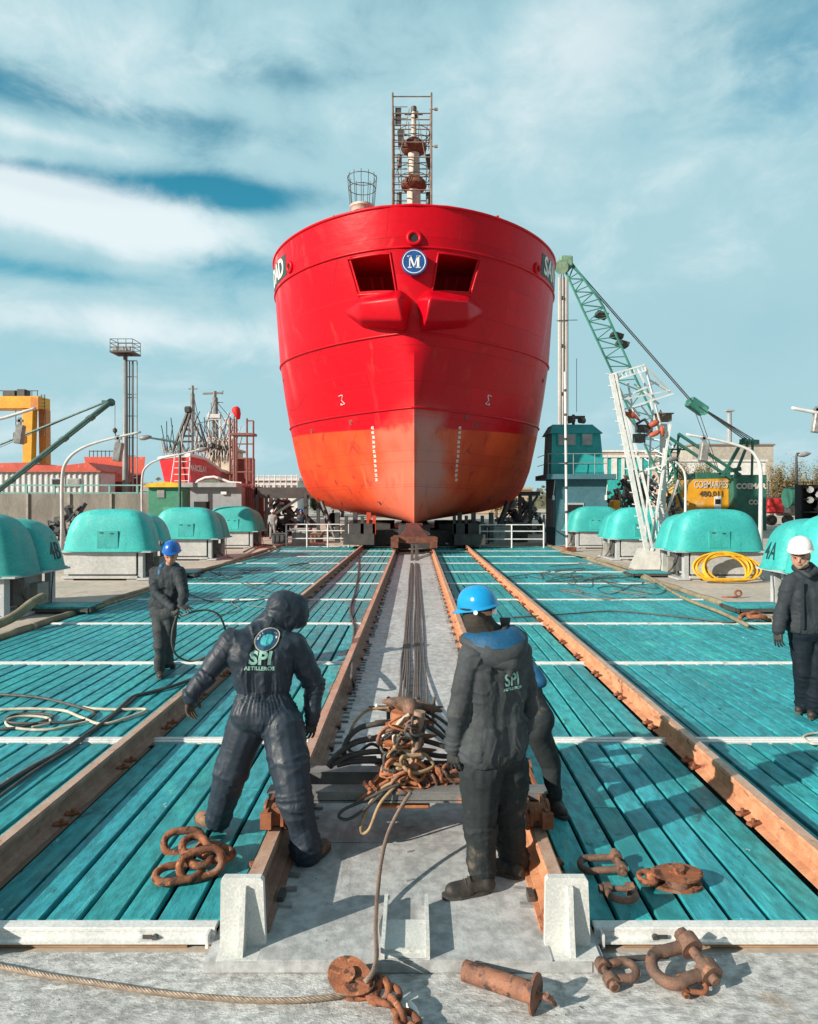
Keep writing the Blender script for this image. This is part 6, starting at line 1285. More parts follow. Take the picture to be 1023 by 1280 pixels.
for k, (q, r) in enumerate(loops): b = MB(); b.tube(catm([C(*v) for v in q]), r, 8); tag(b.build('cable_loop', CABLE, smooth=True, origin=C(*q[0])), 'one of the black cable loops bulging from the winch fitting', 'cable', LO)
for q, r, m, lb in (([(487, 885, 4.92), (462, 887, 4.9), (446, 900, 4.88), (437, 918, 4.86), (435, 935, 4.86)], .010, ROPEC, 'orange brown thin hose arching left over the black cable loops'),
                    ([(505, 900, 4.75), (497, 915, 4.72), (500, 932, 4.70), (514, 942, 4.68), (530, 946, 4.70)], .018, PALER, 'pale hose wrapped around the rusty sheave stack'),
                    ([(512, 893, 4.74), (498, 905, 4.71), (493, 925, 4.70), (506, 945, 4.68), (524, 953, 4.70)], .014, PALER, 'second thinner pale hose wrapped round the sheave stack'),
                    ([(500, 925, 4.74), (488, 940, 4.72), (486, 955, 4.70), (500, 972, 4.66), (522, 980, 4.66)], .016, ORR, 'rust stained rope sagging across the front of the sheaves'),
                    ([(498, 930, 4.74), (485, 948, 4.7), (484, 962, 4.68), (496, 978, 4.65), (510, 986, 4.64)], .014, ORR, 'second rust stained rope sagging beside the pipe'),
                    ([(500, 980, 4.6), (480, 988, 4.58), (452, 1002, 4.55), (430, 1012, 4.53), (424, 1021, 4.5), (436, 1024, 4.5), (455, 1012, 4.52), (480, 990, 4.58)], .011, CABLE, 'black cable loop drooping low at the left below the carriage'),
                    ([(500, 975, 4.62), (478, 985, 4.6), (462, 1005, 4.55), (452, 1030, 4.5), (453, 1041, 4.5), (462, 1036, 4.5), (475, 1005, 4.54), (495, 982, 4.6)], .011, ROPEC, 'brown rope loop hanging lowest in front of the carriage'),
                    ([(492, 972, 4.65), (470, 985, 4.6), (450, 1000, 4.58), (446, 1004, 4.58), (462, 990, 4.6), (486, 978, 4.64)], .012, ORR, 'short rusty rope loop at the carriage front')):
    cable('rope', [C(*v) for v in q], r, m, lb, 'rope', n=8)
random.seed(44); TG2 = 'tangled ropes bound round the winch fitting'
for k in range(26):
    pts = []; cx_, cy_ = random.uniform(488, 524), random.uniform(902, 985); rx_, ry_ = random.uniform(8, 22), random.uniform(8, 24)
    a0 = random.random()*6.28; n_ = random.randint(8, 13)
    for i in range(n_): a = a0+i*.75; pts.append(C(cx_+rx_*cos(a)+random.uniform(-4, 4), min(992, cy_+ry_*sin(a)*.7+random.uniform(-4, 4)), 4.66+.05*sin(a*1.3)+random.uniform(-.02, .02)))
    b = MB(); b.tube(catm(pts, 5), random.choice((.008, .010, .013)), 7); tag(b.build('rope', random.choice((ORR, ROPEC, ORR, CABLE, RD)), smooth=True, origin=pts[0]), 'one of the rusty ropes tangled round the sheave stack', 'rope', TG2)
for px, py in ((471, 882), (462, 921), (480, 920)): b = MB(); q = C(px, py, 4.84); b.lathe([(.008, -.013), (.015, 0), (.008, .013)], q, 10); tag(b.build('shackle_clip', WHP, smooth=True, origin=q), f'small white clamp on the cables {"at the top" if py < 900 else ("left" if px < 470 else "right")} of the loops', 'clamp')
# long hauling cables back to the ship
HAUL = mat('haul_cable', (.075, .073, .072), (.13, .12, .11), rough=.55, sc=15)
random.seed(15)
for k, (xn, xf, r) in enumerate(((486, 514.5, .013), (490, 515.2, .013), (495, 516, .012), (500, 516.6, .012), (504, 517, .009), (517, 519.5, .014), (521, 520.3, .013), (525, 521.2, .013), (530, 522, .010), (543, 523, .010))):
    a_ = P(xn, 876+(k % 3)*2, 5.0); pts = []
    for i in range(15):
        f = i/14; Y = 5.0+(30-5.0)*f**1.6; zz_ = max(-.026, a_.z*(1-f*3.2)**2 if f < .3 else -.055); xg = a_.x+(P(xf, 690, 29.5).x-a_.x)*min(1, (Y-5)/24.5); pts.append((xg+random.uniform(-.012, .012)*(0 < i < 14), Y, zz_+.02))
    pts[-1] = (pts[-1][0], 30.1, .5)
    b = MB(); b.tube(catm(pts, 4), r*1.25, 6); tag(b.build('hauling_cable', HAUL, smooth=True, origin=pts[0]), 'one of the dark hauling cables running up the walkway to the cradle', 'cable', 'hauling cables from the fitting to the ship cradle')
# ================================================================ PEOPLE
from mathutils.bvhtree import BVHTree
def caps(parts, voxel, smooth=5, name='tmp'):
    """one continuous surface grown over tapered limbs: parts = (p0, r0, p1, r1)"""
    b = MB()
    for (a, ra, c, rc) in parts:
        a, c = Vector(a), Vector(c); d = c-a; L_ = max(d.length, 1e-4); t = d.normalized() if d.length > 1e-4 else Vector((0, 0, 1)); pts = []; rs = []
        for k in range(5): f = sin(-pi/2+pi/2*k/4); pts.append(a+t*ra*f); rs.append(max(.002, ra*cos(-pi/2+pi/2*k/4)))
        for k in range(1, 5): f = sin(pi/2*k/4); 
        pts += [c+t*rc*sin(pi/2*k/4) for k in range(5)]; rs += [max(.002, rc*cos(pi/2*k/4)) for k in range(5)]
        b.tube(pts, rs, 14)
    me = bpy.data.meshes.new(name); me.from_pydata([tuple(v) for v in b.v], [], b.f); o = bpy.data.objects.new(name, me); SC.collection.objects.link(o)
    m = o.modifiers.new('r', 'REMESH'); m.mode = 'VOXEL'; m.voxel_size = voxel; m.use_smooth_shade = True
    if smooth: m = o.modifiers.new('s', 'SMOOTH'); m.factor = .5; m.iterations = smooth
    dg = bpy.context.evaluated_depsgraph_get(); dg.update(); r = bpy.data.meshes.new_from_object(o.evaluated_get(dg)); bpy.data.objects.remove(o); return r
def fold(me, bones, amp, seed=0.0, torso_amp=None, ground=None):
    """cloth folds: creases run round a limb, and lengthwise on the torso; bones = (p0, p1, along, across, amp)"""
    me.update(); N_ = [v.normal.copy() for v in me.vertices]
    for v, n in zip(me.vertices, N_):
        best = None
        for (a, c, al, ac, am) in bones:
            d = c-a; t = max(0, min(1, (v.co-a).dot(d)/d.length_squared)); q = a+d*t; e = (v.co-q).length
            if best is None or e < best[0]: best = (e, d.normalized(), al, ac, am, t)
        e, ax, al, ac, am, t = best; s_ = v.co.dot(ax); per = v.co-ax*s_
        q = per*ac+ax*(s_*al)+Vector((seed, seed*2, 0)); q += Vector((noise.noise(v.co*7), noise.noise(v.co*7+Vector((5, 5, 5))), 0))*.8
        f = max(0, 1-abs(noise.noise(q))*3.0)**1.6; f2 = max(0, 1-abs(noise.noise(q*1.9+Vector((3, 7, 2))))*3.2)**1.8; g_ = noise.noise(q*.42+Vector((9, 3, 1)))
        v.co += n*(amp*am*(f*.85*max(0, .45+g_*1.4)+f2*.25*max(0, .3-g_)+g_*1.5-.2))
    if ground is not None:
        for v in me.vertices: v.co.z = max(v.co.z, ground)
    me.update()
def addm(me, name, m, parent):
    off = Vector(OFF[parent.name])
    for v in me.vertices: v.co -= off
    me.materials.clear(); me.materials.append(m); me.polygons.foreach_set('use_smooth', [True]*len(me.polygons)); me.name = name
    o = bpy.data.objects.new(name, me); SC.collection.objects.link(o); o.parent = parent; OFF[o.name] = OFF[parent.name]; return o
SKIN = mat('skin', (.52, .27, .19), (.46, .22, .15), rough=.5, sc=12, spots=[((.56, .17, .12), 14, .6, .8, S1)], bump=.0006)
def cloth(name, c, rough=.6, sh=.3, spots=None):
    m = mat(name, c, tuple(x*.8 for x in c), rough=rough, sc=5, bump=.0016, bsc=70, spec=sh, spots=spots); 
    nt = m.node_tree; N = nt.nodes; L = nt.links; bp = N.new('ShaderNodeBump'); bp.inputs['Distance'].default_value = .006; bp.inputs['Strength'].default_value = .5
    tc = N.new('ShaderNodeTexCoord'); n1 = N.new('ShaderNodeTexNoise'); n1.inputs['Scale'].default_value = 9; n1.inputs['Detail'].default_value = 3; n1.inputs['Distortion'].default_value = 1.6; n1.noise_type = 'RIDGED_MULTIFRACTAL'; L.new(tc.outputs['Object'], n1.inputs['Vector']); L.new(n1.outputs[0], bp.inputs['Height'])
    b = N['Principled BSDF']; 
    if b.inputs['Normal'].links: L.new(b.inputs['Normal'].links[0].from_socket, bp.inputs['Normal'])
    L.new(bp.outputs[0], b.inputs['Normal']); return m
NAVY = cloth('coverall_navy', (.020, .033, .052), .52, .45); JKT = cloth('jacket_grey', (.050, .060, .068), .75, .35, [((.10, .095, .085), 6, .62, .8, S1)]); TRS = cloth('trousers_dark', (.022, .030, .034), .8, .3, [((.19, .15, .115), 2.2, .55, .68, S1), ((.055, .05, .045), 7, .6, .75, S1)])
JKC = cloth('jacket_charcoal', (.034, .044, .054), .75, .3); NVT = cloth('trousers_navy', (.005, .013, .022), .75, .25); LIN = cloth('hood_lining_blue', (.010, .09, .20), .5, .4); GLV = cloth('glove_black', (.035, .036, .036), .6, .4); GLB = cloth('glove_brown', (.09, .065, .05), .7, .3)
BOOT = mat('boot_leather', (.028, .026, .024), (.06, .05, .042), rough=.55, sc=12, bump=.002, bsc=80); BOOTB = mat('boot_tan', (.30, .15, .08), (.14, .08, .05), rough=.6, sc=12); SOLE = mat('sole', (.10, .09, .08), (.05, .05, .05), rough=.9)
HBL = mat('helmet_blue', (.004, .29, .62), (.004, .26, .58), rough=.22, fine=.02, spec=.5, coat=.4); HBL2 = mat('helmet_blue_dark', (.006, .12, .48), (.005, .10, .42), rough=.3, fine=.02, coat=.3); HWT = mat('helmet_white', (.84, .83, .82), (.80, .80, .80), rough=.3, fine=.02, coat=.3)
BALA = cloth('balaclava', (.05, .044, .038), .8, .2)
def hand(parent, wrist, d, palm_n, side, size, m, curl=.5, name='glove'):
    d = Vector(d).normalized(); n = Vector(palm_n); n = (n-d*n.dot(d)).normalized(); x = d.cross(n)*side; w_ = Vector(wrist); S = size/.19; ps = []
    def q(a, b_, c): return w_+d*(a*S)+x*(b_*S)+n*(c*S)
    ps += [(q(-.03, 0, 0), .030*S, q(.02, 0, 0), .028*S), (q(.01, -.018, 0), .020*S, q(.085, -.030, 0), .017*S), (q(.01, 0, 0), .022*S, q(.09, -.008, 0), .017*S), (q(.01, .01, 0), .021*S, q(.088, .014, 0), .017*S), (q(.01, .02, 0), .019*S, q(.08, .033, 0), .015*S)]
    for (bx, L_) in ((-.034, .068), (-.011, .080), (.013, .074), (.036, .058)):
        base = q(.088, bx, 0); a = 0.0; pos = base; cur = curl*(.8+bx*3)
        for j, f in enumerate((.42, .32, .26)):
            a += cur*(.75+.2*j); nd = d*cos(a)+n*sin(a)+x*(bx*5.5); p2 = pos+nd.normalized()*L_*f*S; ps.append((pos, (.0098-j*.0011)*S, p2, (.0092-j*.0011)*S)); pos = p2
    t0 = q(.02, -.028, .004); t1 = q(.055, -.058, .018+curl*.02); t2 = q(.085, -.060+curl*.015, .030+curl*.025); ps += [(t0, .016*S, t1, .0125*S), (t1, .0125*S, t2, .010*S)]
    return addm(caps(ps, .0036*S, 1), name, m, parent)
def boot(parent, heel, toe, m, ground, ankle=None, name='boot'):
    heel, toe = Vector(heel), Vector(toe); d = (toe-heel); L_ = d.length; d.normalize(); z = Vector((0, 0, 1)); x = d.cross(z)
    ps = [(heel+z*.045, .040, heel+d*L_*.5+z*.045, .042), (heel+d*L_*.5+x*.008+z*.045, .044, toe-d*.045+z*.042, .043), (heel+d*L_*.5-x*.012+z*.04, .04, toe-d*.05-x*.012+z*.036, .036), (heel+d*.02+z*.05, .045, (Vector(ankle) if ankle else heel+d*.04+z*.15), .052), (heel+d*L_*.45+z*.06, .04, (Vector(ankle) if ankle else heel+d*.06+z*.14), .045)]
    me = caps(ps, .009, 3); 
    for v in me.vertices: v.co.z = max(v.co.z, ground+.012)
    o = addm(me, name, m, parent); b = MB(); pl = []
    for k in range(20): a = 2*pi*k/20; ww = .048 if cos(a) > 0 else .040; q = heel+d*(L_*.5-.0)+d*cos(a)*(L_*.5+.018)*(1)+x*math.copysign(abs(sin(a))**.7, sin(a))*ww; pl.append((q.x, q.y))
    b.prism(pl, ground+.001, ground+.024, 'Z'); b.build('sole', SOLE, o); b = MB()
    for k in range(4): q = heel+d*L_*(.46+k*.09)+z*(.107-k*.012); b.tube([q-x*.030-z*.012, q, q+x*.030-z*.012], .0035, 5)
    b.build('laces', SOLE, o); return o
def helmet(parent, c, fwd, up, m, R_=.125, name='helmet'):
    fwd = Vector(fwd).normalized(); up = (Vector(up)-fwd*Vector(up).dot(fwd)).normalized(); x = fwd.cross(up); Mx = Matrix((fwd, x, up)).transposed(); c = Vector(c); rows = []; n = 36
    for j in range(13):
        a = pi/2*j/12; r, h = cos(a), sin(a); rg = []
        for i in range(n):
            t = 2*pi*i/n; rr = R_*(1.0+.12*abs(cos(t)))*r**.85; ridge = .006*(1 if abs(sin(t)*r) < .16 else 0)*(h > .3)+.004*(1 if .30 < abs(sin(t)*r) < .42 else 0)*(h > .3); rg.append(c+Mx @ Vector((rr*cos(t), rr*.90*sin(t), R_*1.02*h**.95+ridge)))
        rows.append(rg)
    b = MB(); vs = [p for r in rows for p in r]; b.add(vs, [(j*n+i, j*n+(i+1) % n, (j+1)*n+(i+1) % n, (j+1)*n+i) for j in range(12) for i in range(n)])
    rim = []; rim2 = []
    for i in range(n): t = 2*pi*i/n; f = max(0, cos(t))**2; e = .010+.045*f; rr = R_*(1+.12*abs(cos(t))); rim.append(c+Mx @ Vector((rr*cos(t), rr*.9*sin(t), 0))); rim2.append(c+Mx @ Vector(((rr+e)*cos(t), (rr*.9+.010)*sin(t), -.012-.014*f)))
    b.add(rim+rim2, [(i, (i+1) % n, (i+1) % n+n, i+n) for i in range(n)]); lo = [p-Mx @ Vector((0, 0, .004)) for p in rim2]; b.add(rim2+lo, [(i, (i+1) % n, (i+1) % n+n, i+n) for i in range(n)])
    o = b.build(name, m, parent, smooth=True, angle=50); return o, Mx
def head_parts(c, fwd, up, s=1.0):
    fwd = Vector(fwd).normalized(); up = (Vector(up)-fwd*Vector(up).dot(fwd)).normalized(); x = fwd.cross(up); q = lambda a, b_, z: Vector(c)+fwd*a*s+x*b_*s+up*z*s
    ps = [(q(-.025, 0, .035), .080*s, q(.015, 0, .035), .078*s), (q(.0, 0, -.01), .072*s, q(.03, 0, -.04), .060*s), (q(.045, 0, -.075), .034*s, q(.05, 0, -.022), .028*s), (q(.0, -.045, -.05), .03*s, q(.045, -.02, -.022), .022*s), (q(.0, .045, -.05), .03*s, q(.045, .02, -.022), .022*s),
          (q(.082, 0, .015), .009*s, q(.105, 0, -.018), .014*s), (q(.085, -.018, .03), .012*s, q(.07, -.045, .028), .012*s), (q(.085, .018, .03), .012*s, q(.07, .045, .028), .012*s), (q(.088, -.015, -.052), .008*s, q(.088, .015, -.052), .008*s), (q(.087, -.012, -.063), .008*s, q(.087, .012, -.063), .008*s)]
    for sg in (-1, 1): ps += [(q(-.005, sg*.078, .02), .013*s, q(.0, sg*.080, -.02), .011*s)]
    return ps, q
EYEM = mat('eye_dark', (.02, .015, .012), rough=.3, fine=0); BROW = mat('brow_brown', (.07, .045, .03), rough=.9, fine=0); BEARD = mat('beard_grey', (.34, .24, .18), (.26, .17, .12), rough=.95, sc=40, bump=.002, bsc=200)
def face(parent, q, s=1.0, beard=False):
    for sg in (-1, 1):
        b = MB(); c = q(.079, sg*.031, .012); b.lathe([(.001, -.008), (.010*s, -.004), (.012*s, 0), (.010*s, .004), (.001, .008)], c, 10, Matrix.Rotation(pi/2, 3, 'X')); b.build('eye', EYEM, parent, smooth=True)
        b = MB(); b.tube([q(.093, sg*.015, .036), q(.090, sg*.032, .040), q(.078, sg*.05, .034)], .005*s, 6); b.build('eyebrow', BROW, parent)
    b = MB(); b.tube([q(.093, -.02, -.057), q(.098, 0, -.058), q(.093, .02, -.057)], .0035, 6); b.build('mouth', mat('lips', (.35, .12, .10), rough=.5), parent)
def man(label, J, top, bottom, voxel=.014, k=1.0, girth=1.0, seed=1.0, coverall=False, ground=0.0, tight_waist=False, hem=None, amp=1.0, arms=1.0, headr=True, legs=1.0):
    """J: joints in the world. Builds the continuous body and the clothes over it"""
    t = thing('person', label, 'worker', (J['pelvis'].x, J['pelvis'].y, ground)); g_ = girth*k
    pel, ch_, nk, hd = J['pelvis'], J['chest'], J['neck'], J['head']; SL, SR, EL, ER, WL, WR = J['SL'], J['SR'], J['EL'], J['ER'], J['WL'], J['WR']; HL, HR, KL, KR, AL, AR = J['HL'], J['HR'], J['KL'], J['KR'], J['AL'], J['AR']
    ax = (SR-SL).normalized(); w = ax*.09*k; hp, q = head_parts(hd, J['fwd'], J.get('up', (0, 0, 1)), k)
    body = hp+[(nk, .055*k, hd-Vector(J.get('up', (0, 0, 1)))*.04, .052*k), (SL, .05*k, SR, .05*k), (ch_-w*.8, .08*k, pel-w*.5, .065*k), (ch_+w*.8, .08*k, pel+w*.5, .065*k), (ch_, .08*k, nk, .06*k), (pel-w, .08*k, pel+w, .08*k)]
    for S_, E_, W_ in ((SL, EL, WL), (SR, ER, WR)): body += [(S_, .048*k, E_, .036*k), (E_, .036*k, W_, .026*k)]
    for H_, K_, A_ in ((HL, KL, AL), (HR, KR, AR)): body += [(H_, .075*k, K_, .05*k), (K_, .05*k, A_, .036*k)]
    bd = addm(caps(body, .011 if voxel < .016 else .016, 2), 'body', SKIN, t)
    wa = ch_.lerp(pel, .62); wr = .088 if tight_waist else .112
    up_ = [(SL, .078*g_, SR, .078*g_), (SL.lerp(ch_, .35), .10*g_, SR.lerp(ch_, .35), .10*g_), (ch_-w, .125*g_, wa-w*.75, wr*g_), (ch_+w, .125*g_, wa+w*.75, wr*g_), (ch_, .13*g_, wa, (wr+.005)*g_), (ch_.lerp(nk, .4), .10*g_, nk, .075*g_), (nk-Vector((0, 0, .01)), .07*g_, SL.lerp(SR, .12), .075*g_), (nk-Vector((0, 0, .01)), .07*g_, SR.lerp(SL, .12), .075*g_)]
    ar = []
    for S_, E_, W_ in ((SL, EL, WL), (SR, ER, WR)): ar += [(S_, .080*g_*arms, E_, .062*g_*arms), (E_, .064*g_*arms, W_, .047*g_*arms)]
    lg = [(wa-w*.7, wr*g_, pel-w*.9, .12*g_), (wa+w*.7, wr*g_, pel+w*.9, .12*g_), (pel-w*.5, .125*g_, pel+w*.5, .125*g_)]
    for H_, K_, A_ in ((HL, KL, AL), (HR, KR, AR)): lg += [(H_, .105*g_*legs, K_, .083*g_*legs), (K_, .083*g_*legs, A_.lerp(K_, .12), .074*g_*legs), (A_.lerp(K_, .15), .078*g_*legs, A_+Vector((0, 0, .015)), .070*g_*legs)]
    z = Vector((0, 0, 1)); bt = [(nk, wa, 6, 24, .85), (wa, pel, 6, 26, .8)]; ba = [b_ for S_, E_, W_ in ((SL, EL, WL), (SR, ER, WR)) for b_ in ((S_, E_, 15, 6, 1.0), (E_, W_, 20, 6, 1.2))]; bl = [b_ for H_, K_, A_ in ((HL, KL, AL), (HR, KR, AR)) for b_ in ((H_, K_, 12, 7, .8), (K_, A_, 20, 6, 1.2))]
    A0 = .0105*k*amp
    if coverall:
        me = caps(up_+ar+lg, voxel, 4); fold(me, bt+ba+bl, A0, seed)
        for v in me.vertices:         # elasticated waist with gathers above and below
            if abs(v.co.z-wa.z) < .22 and min((v.co-WL).length, (v.co-WR).length, (v.co-EL).length, (v.co-ER).length) > .13:
                d_ = v.co-wa; r_ = Vector((d_.x, d_.y, 0)).length; u_ = Vector((d_.x, d_.y, 0))/max(r_, .01); dz = abs(d_.z-.1*d_.x*0); an = atan2(d_.y, d_.x); g2 = math.exp(-(dz/.10)**2)
                v.co += u_*(g2*(.0045*sin(an*38+2.5*noise.noise(v.co*6))+.003*sin(an*61))-.006*math.exp(-(dz/.030)**2)+(.006*sin(v.co.z*330) if dz < .025 else 0)*.35)
        c1 = addm(me, 'coverall', top, t); c2 = c1
    else:
        hm = [] 
        if hem is not None: hm = [(wa-w*.8, .125*g_, hem-w*1.0, .128*g_), (wa+w*.8, .125*g_, hem+w*1.0, .128*g_), (wa, .13*g_, hem, .13*g_)]
        me = caps(up_+ar+hm, voxel, 4); fold(me, bt+ba, A0, seed)
        if hem is not None:
            for v in me.vertices:
                if v.co.z < hem.z-.06 and (v.co-hem).length < .28 and min((v.co-WL).length, (v.co-WR).length) > .12: v.co.z = hem.z-.06+(v.co.z-hem.z+.06)*.12
        c1 = addm(me, 'jacket', top, t); me = caps(lg, voxel, 4); fold(me, bl, A0, seed+4); c2 = addm(me, 'trousers', bottom, t)
    return t, bd, c1, c2, q
def proj_text(parent, body, size, centre, dirv, m, obj, rot=0.0, xs=1.0, bold=0.0, name='lettering', flat=None):
    """lettering printed on the cloth: each point of it is laid on the fabric along dirv"""
    off = Vector(OFF[obj.name]); me = obj.data; bv = BVHTree.FromPolygons([v.co+off for v in me.vertices], [tuple(p.vertices) for p in me.polygons]); d = Vector(dirv).normalized(); x = d.cross(Vector((0, 0, 1))).normalized(); y = x.cross(d); cr_, sr_ = cos(rot), sin(rot)
    def put(v):
        u, w_ = v.x*cr_-v.y*sr_, v.x*sr_+v.y*cr_; o = Vector(centre)+x*u+y*w_-d*.6; ds = []
        for a_, b_ in ((0, 0), (.016, 0), (-.016, 0), (0, .016), (0, -.016)):
            h = bv.ray_cast(o+x*a_+y*b_, d)
            if h[0]: ds.append(h[3])
        return o+d*((min(ds)+.35*(sum(ds)/len(ds)-min(ds))) if ds else .6)-d*.006
    if flat is None: return text(body, size, put, name, m, parent, ext=0, xs=xs, bold=bold, sub=True)
    b = MB()
    for poly in flat: vs = [put(Vector((p[0], p[1], 0))) for p in poly[0]]; b.add(vs, poly[1])
    return b.build(name, m, parent)
def dens(p, r0, r1, n=40, rings=5, arc=(0, 2*pi)):
    vs = []; fs = []
    for j in range(rings+1):
        r = r0+(r1-r0)*j/rings
        for i in range(n+1): a = arc[0]+(arc[1]-arc[0])*i/n; vs.append((p[0]+r*cos(a), p[1]+r*sin(a)))
    for j in range(rings):
        for i in range(n): fs.append((j*(n+1)+i, j*(n+1)+i+1, (j+1)*(n+1)+i+1, (j+1)*(n+1)+i))
    return (vs, fs)
LETT = mat('print_mint', (.30, .56, .48), (.24, .48, .42), rough=.6, fine=0); LETB = mat('print_cream', (.55, .52, .40), rough=.6, fine=0); LETC = mat('print_teal', (.06, .46, .52), (.10, .55, .6), rough=.6, sc=40); LETN = mat('print_blue', (.02, .08, .16), rough=.6)
# ---------------- hooded worker, back to us, astride the left inner rail
J = dict(pelvis=P(330, 893, 4.56), chest=P(327, 822, 4.63), neck=P(338, 783, 4.72), head=P(359, 762, 4.80), SL=P(290, 803, 4.60), SR=P(369, 806, 4.70), EL=P(260, 842, 4.55), WL=P(239, 868, 4.48), ER=P(393, 856, 4.74), WR=P(391, 897, 4.66),
         HL=P(309, 908, 4.58), HR=P(354, 908, 4.54), KL=P(288, 968, 4.58), KR=P(367, 985, 4.38), AL=P(272, 1025, 4.68), AR=P(384, 1066, 4.38), fwd=(.85, .5, -.35), up=(.1, .2, 1))
t, bd, cv, _, q = man('man in dark hooded coverall with mint back print, astride the left inner rail', J, NAVY, None, voxel=.0085, coverall=True, ground=-.022, tight_waist=True, girth=1.16, legs=1.16, arms=1.0, seed=3, amp=1.1)
hdc = J['head']; hf = Vector(J['fwd']).normalized(); nk_ = J['neck']
me = caps([(hdc+Vector((-.02, 0, .03)), .118, hdc+hf*.03+Vector((0, 0, .02)), .113), (hdc+hf*.06+Vector((0, 0, .045)), .093, hdc+hf*.08+Vector((0, 0, -.03)), .083), (hdc-Vector((.03, 0, .02)), .110, nk_+Vector((-.01, .02, -.01)), .10), (hdc-Vector((.07, .02, .02)), .07, J['SL'].lerp(nk_, .62)+Vector((0, .03, .02)), .06), (hdc-Vector((-.02, .02, .07)), .07, J['SR'].lerp(nk_, .62)+Vector((0, .03, .02)), .06)], .0085, 8)
fold(me, [(hdc, J['neck'], 14, 9, 1.0)], .009, 8); addm(me, 'hood', NAVY, t)
hand(t, J['WL'], P(236, 902, 4.46)-J['WL'], (.9, -.2, .1), 1, .19, GLB, .45); hand(t, J['WR'], P(387, 920, 4.64)-J['WR'], (-.5, .6, 0), -1, .185, GLV, .5)
boot(t, G(382, 1084, -.022)+Vector((0, .02, 0)), G(393, 1080, -.022)+Vector((.06, .20, 0)), BOOTB, -.022, J['AR']); boot(t, G(276, 1040, 0), G(258, 1036, 0)+Vector((-.10, .12, 0)), BOOTB, .003, J['AL'])
bk = Vector((.12, 1, -.05))
cE = P(330, 801, 4.5)
proj_text(t, None, 1, cE, bk, LETB, cv, flat=[dens((0, 0), .066, .072)], name='emblem_ring'); proj_text(t, None, 1, cE, bk, LETN, cv, flat=[dens((0, 0), .034, .064)], name='emblem_band'); proj_text(t, None, 1, cE, bk, LETC, cv, flat=[dens((0, -.004), .002, .036)], name='emblem_globe'); proj_text(t, None, 1, cE, bk, WHP, cv, flat=[dens((0, 0), .048, .058, 14, 3, (2.3, 3.1)), dens((0, 0), .048, .058, 14, 3, (.1, .9))], name='emblem_white_arcs')  # the white arcs lie on the printed emblem band
proj_text(t, 'SPI', .118, P(327, 823, 4.5), bk, LETT, cv, rot=-.06, xs=.95, bold=.004); proj_text(t, 'ASTILLEROS', .034, P(326, 835, 4.5), bk, LETT, cv, rot=-.06, bold=.001)
# ---------------- worker in the blue helmet, right of the fitting
J = dict(pelvis=P(618, 938, 4.18), chest=P(618, 838, 4.17), neck=P(611, 793, 4.16), head=P(597, 768, 4.15), SL=P(588, 822, 4.08), SR=P(649, 816, 4.22), EL=P(574, 885, 4.08), WL=P(568, 933, 4.12), ER=P(660, 880, 4.32), WR=P(650, 930, 4.42),
         HL=P(602, 962, 4.15), HR=P(634, 962, 4.24), KL=P(600, 1030, 4.12), KR=P(637, 1024, 4.28), AL=P(604, 1096, 4.10), AR=P(641, 1082, 4.30), fwd=(-.75, .62, -.12), up=(-.1, 0, 1))
t, bd, cv, tr, q = man('man in blue helmet and thrown back hood, standing right of the winch fitting', J, JKT, TRS, voxel=.0085, ground=-.022, hem=P(615, 938, 4.17), girth=1.06, seed=7, amp=1.2, legs=1.2)
hc = J['head']; hf = Vector(J['fwd']).normalized()
me = caps([(hc+Vector((0, 0, .02)), .094, hc-Vector((0, 0, .03)), .090), (hc-Vector((0, 0, .03)), .088, J['neck']-Vector((0, 0, .02)), .085)], .009, 3); fold(me, [(hc, J['neck'], 16, 8, 1)], .006, 2); addm(me, 'balaclava', BALA, t)
hm, Mx = helmet(t, hc+Vector((0, 0, .055)), (-.72, .60, -.16), (-.12, -.05, 1), HBL, .117)
b = MB(); b.torus(hc+Vector((.0, 0, .040)), .108, .007, None, 30, 6); b.v = [(x, y, z+.0) for x, y, z in b.v]; b.build('harness_band', BLACK, hm)
for a_, r_ in ((-.62, .018), (-1.75, .013)): dv = Vector((cos(a_), sin(a_), 0)); c_ = hc+dv*.112+Vector((0, 0, .030)); b = MB(); b.cyl(c_, c_+dv*.014, r_, n=14); b.build('adjuster_knob', WHP, hm)
# hood lying on the shoulders: outer grey bag, blue quilted lining opening towards the neck
nk = J['neck']; ring = []; 
def hoodring(r, z, ex, tilt, drop=0): return [Vector((nk.x+.012+(r+ex*max(0, cos(a-(-.9)))**2)*cos(a), nk.y-.0+(r*.85+ex*.6*max(0, cos(a+.9))**2)*sin(a), nk.z+z-drop*max(0, -sin(a-.35))+tilt*cos(a-2.6))) for a in [2*pi*i/36 for i in range(36)]]
rows = [hoodring(.088, .030, .0, .0), hoodring(.120, .038, .012, -.02, .012), hoodring(.155, .034, .03, -.03, .045), hoodring(.182, .012, .05, -.03, .085)]; b = MB(); rows = [r+[r[0]] for r in rows]; b.grid(rows); b.build('hood_lining', LIN, cv, smooth=True)
rows = [hoodring(.178, .018, .048, -.03, .082), hoodring(.192, .008, .06, -.03, .095), hoodring(.190, -.035, .065, -.02, .095), hoodring(.16, -.075, .055, .0, .09), hoodring(.11, -.11, .03, .0, .09)]; rows = [[v+Vector((noise.noise(v*13), noise.noise(v*13+Vector((4, 4, 4))), noise.noise(v*13+Vector((8, 1, 2)))))*.014 for v in r] for r in rows]; rows = [r+[r[0]] for r in rows]; b = MB(); b.grid(rows); b.build('hood', JKT, cv, smooth=True)
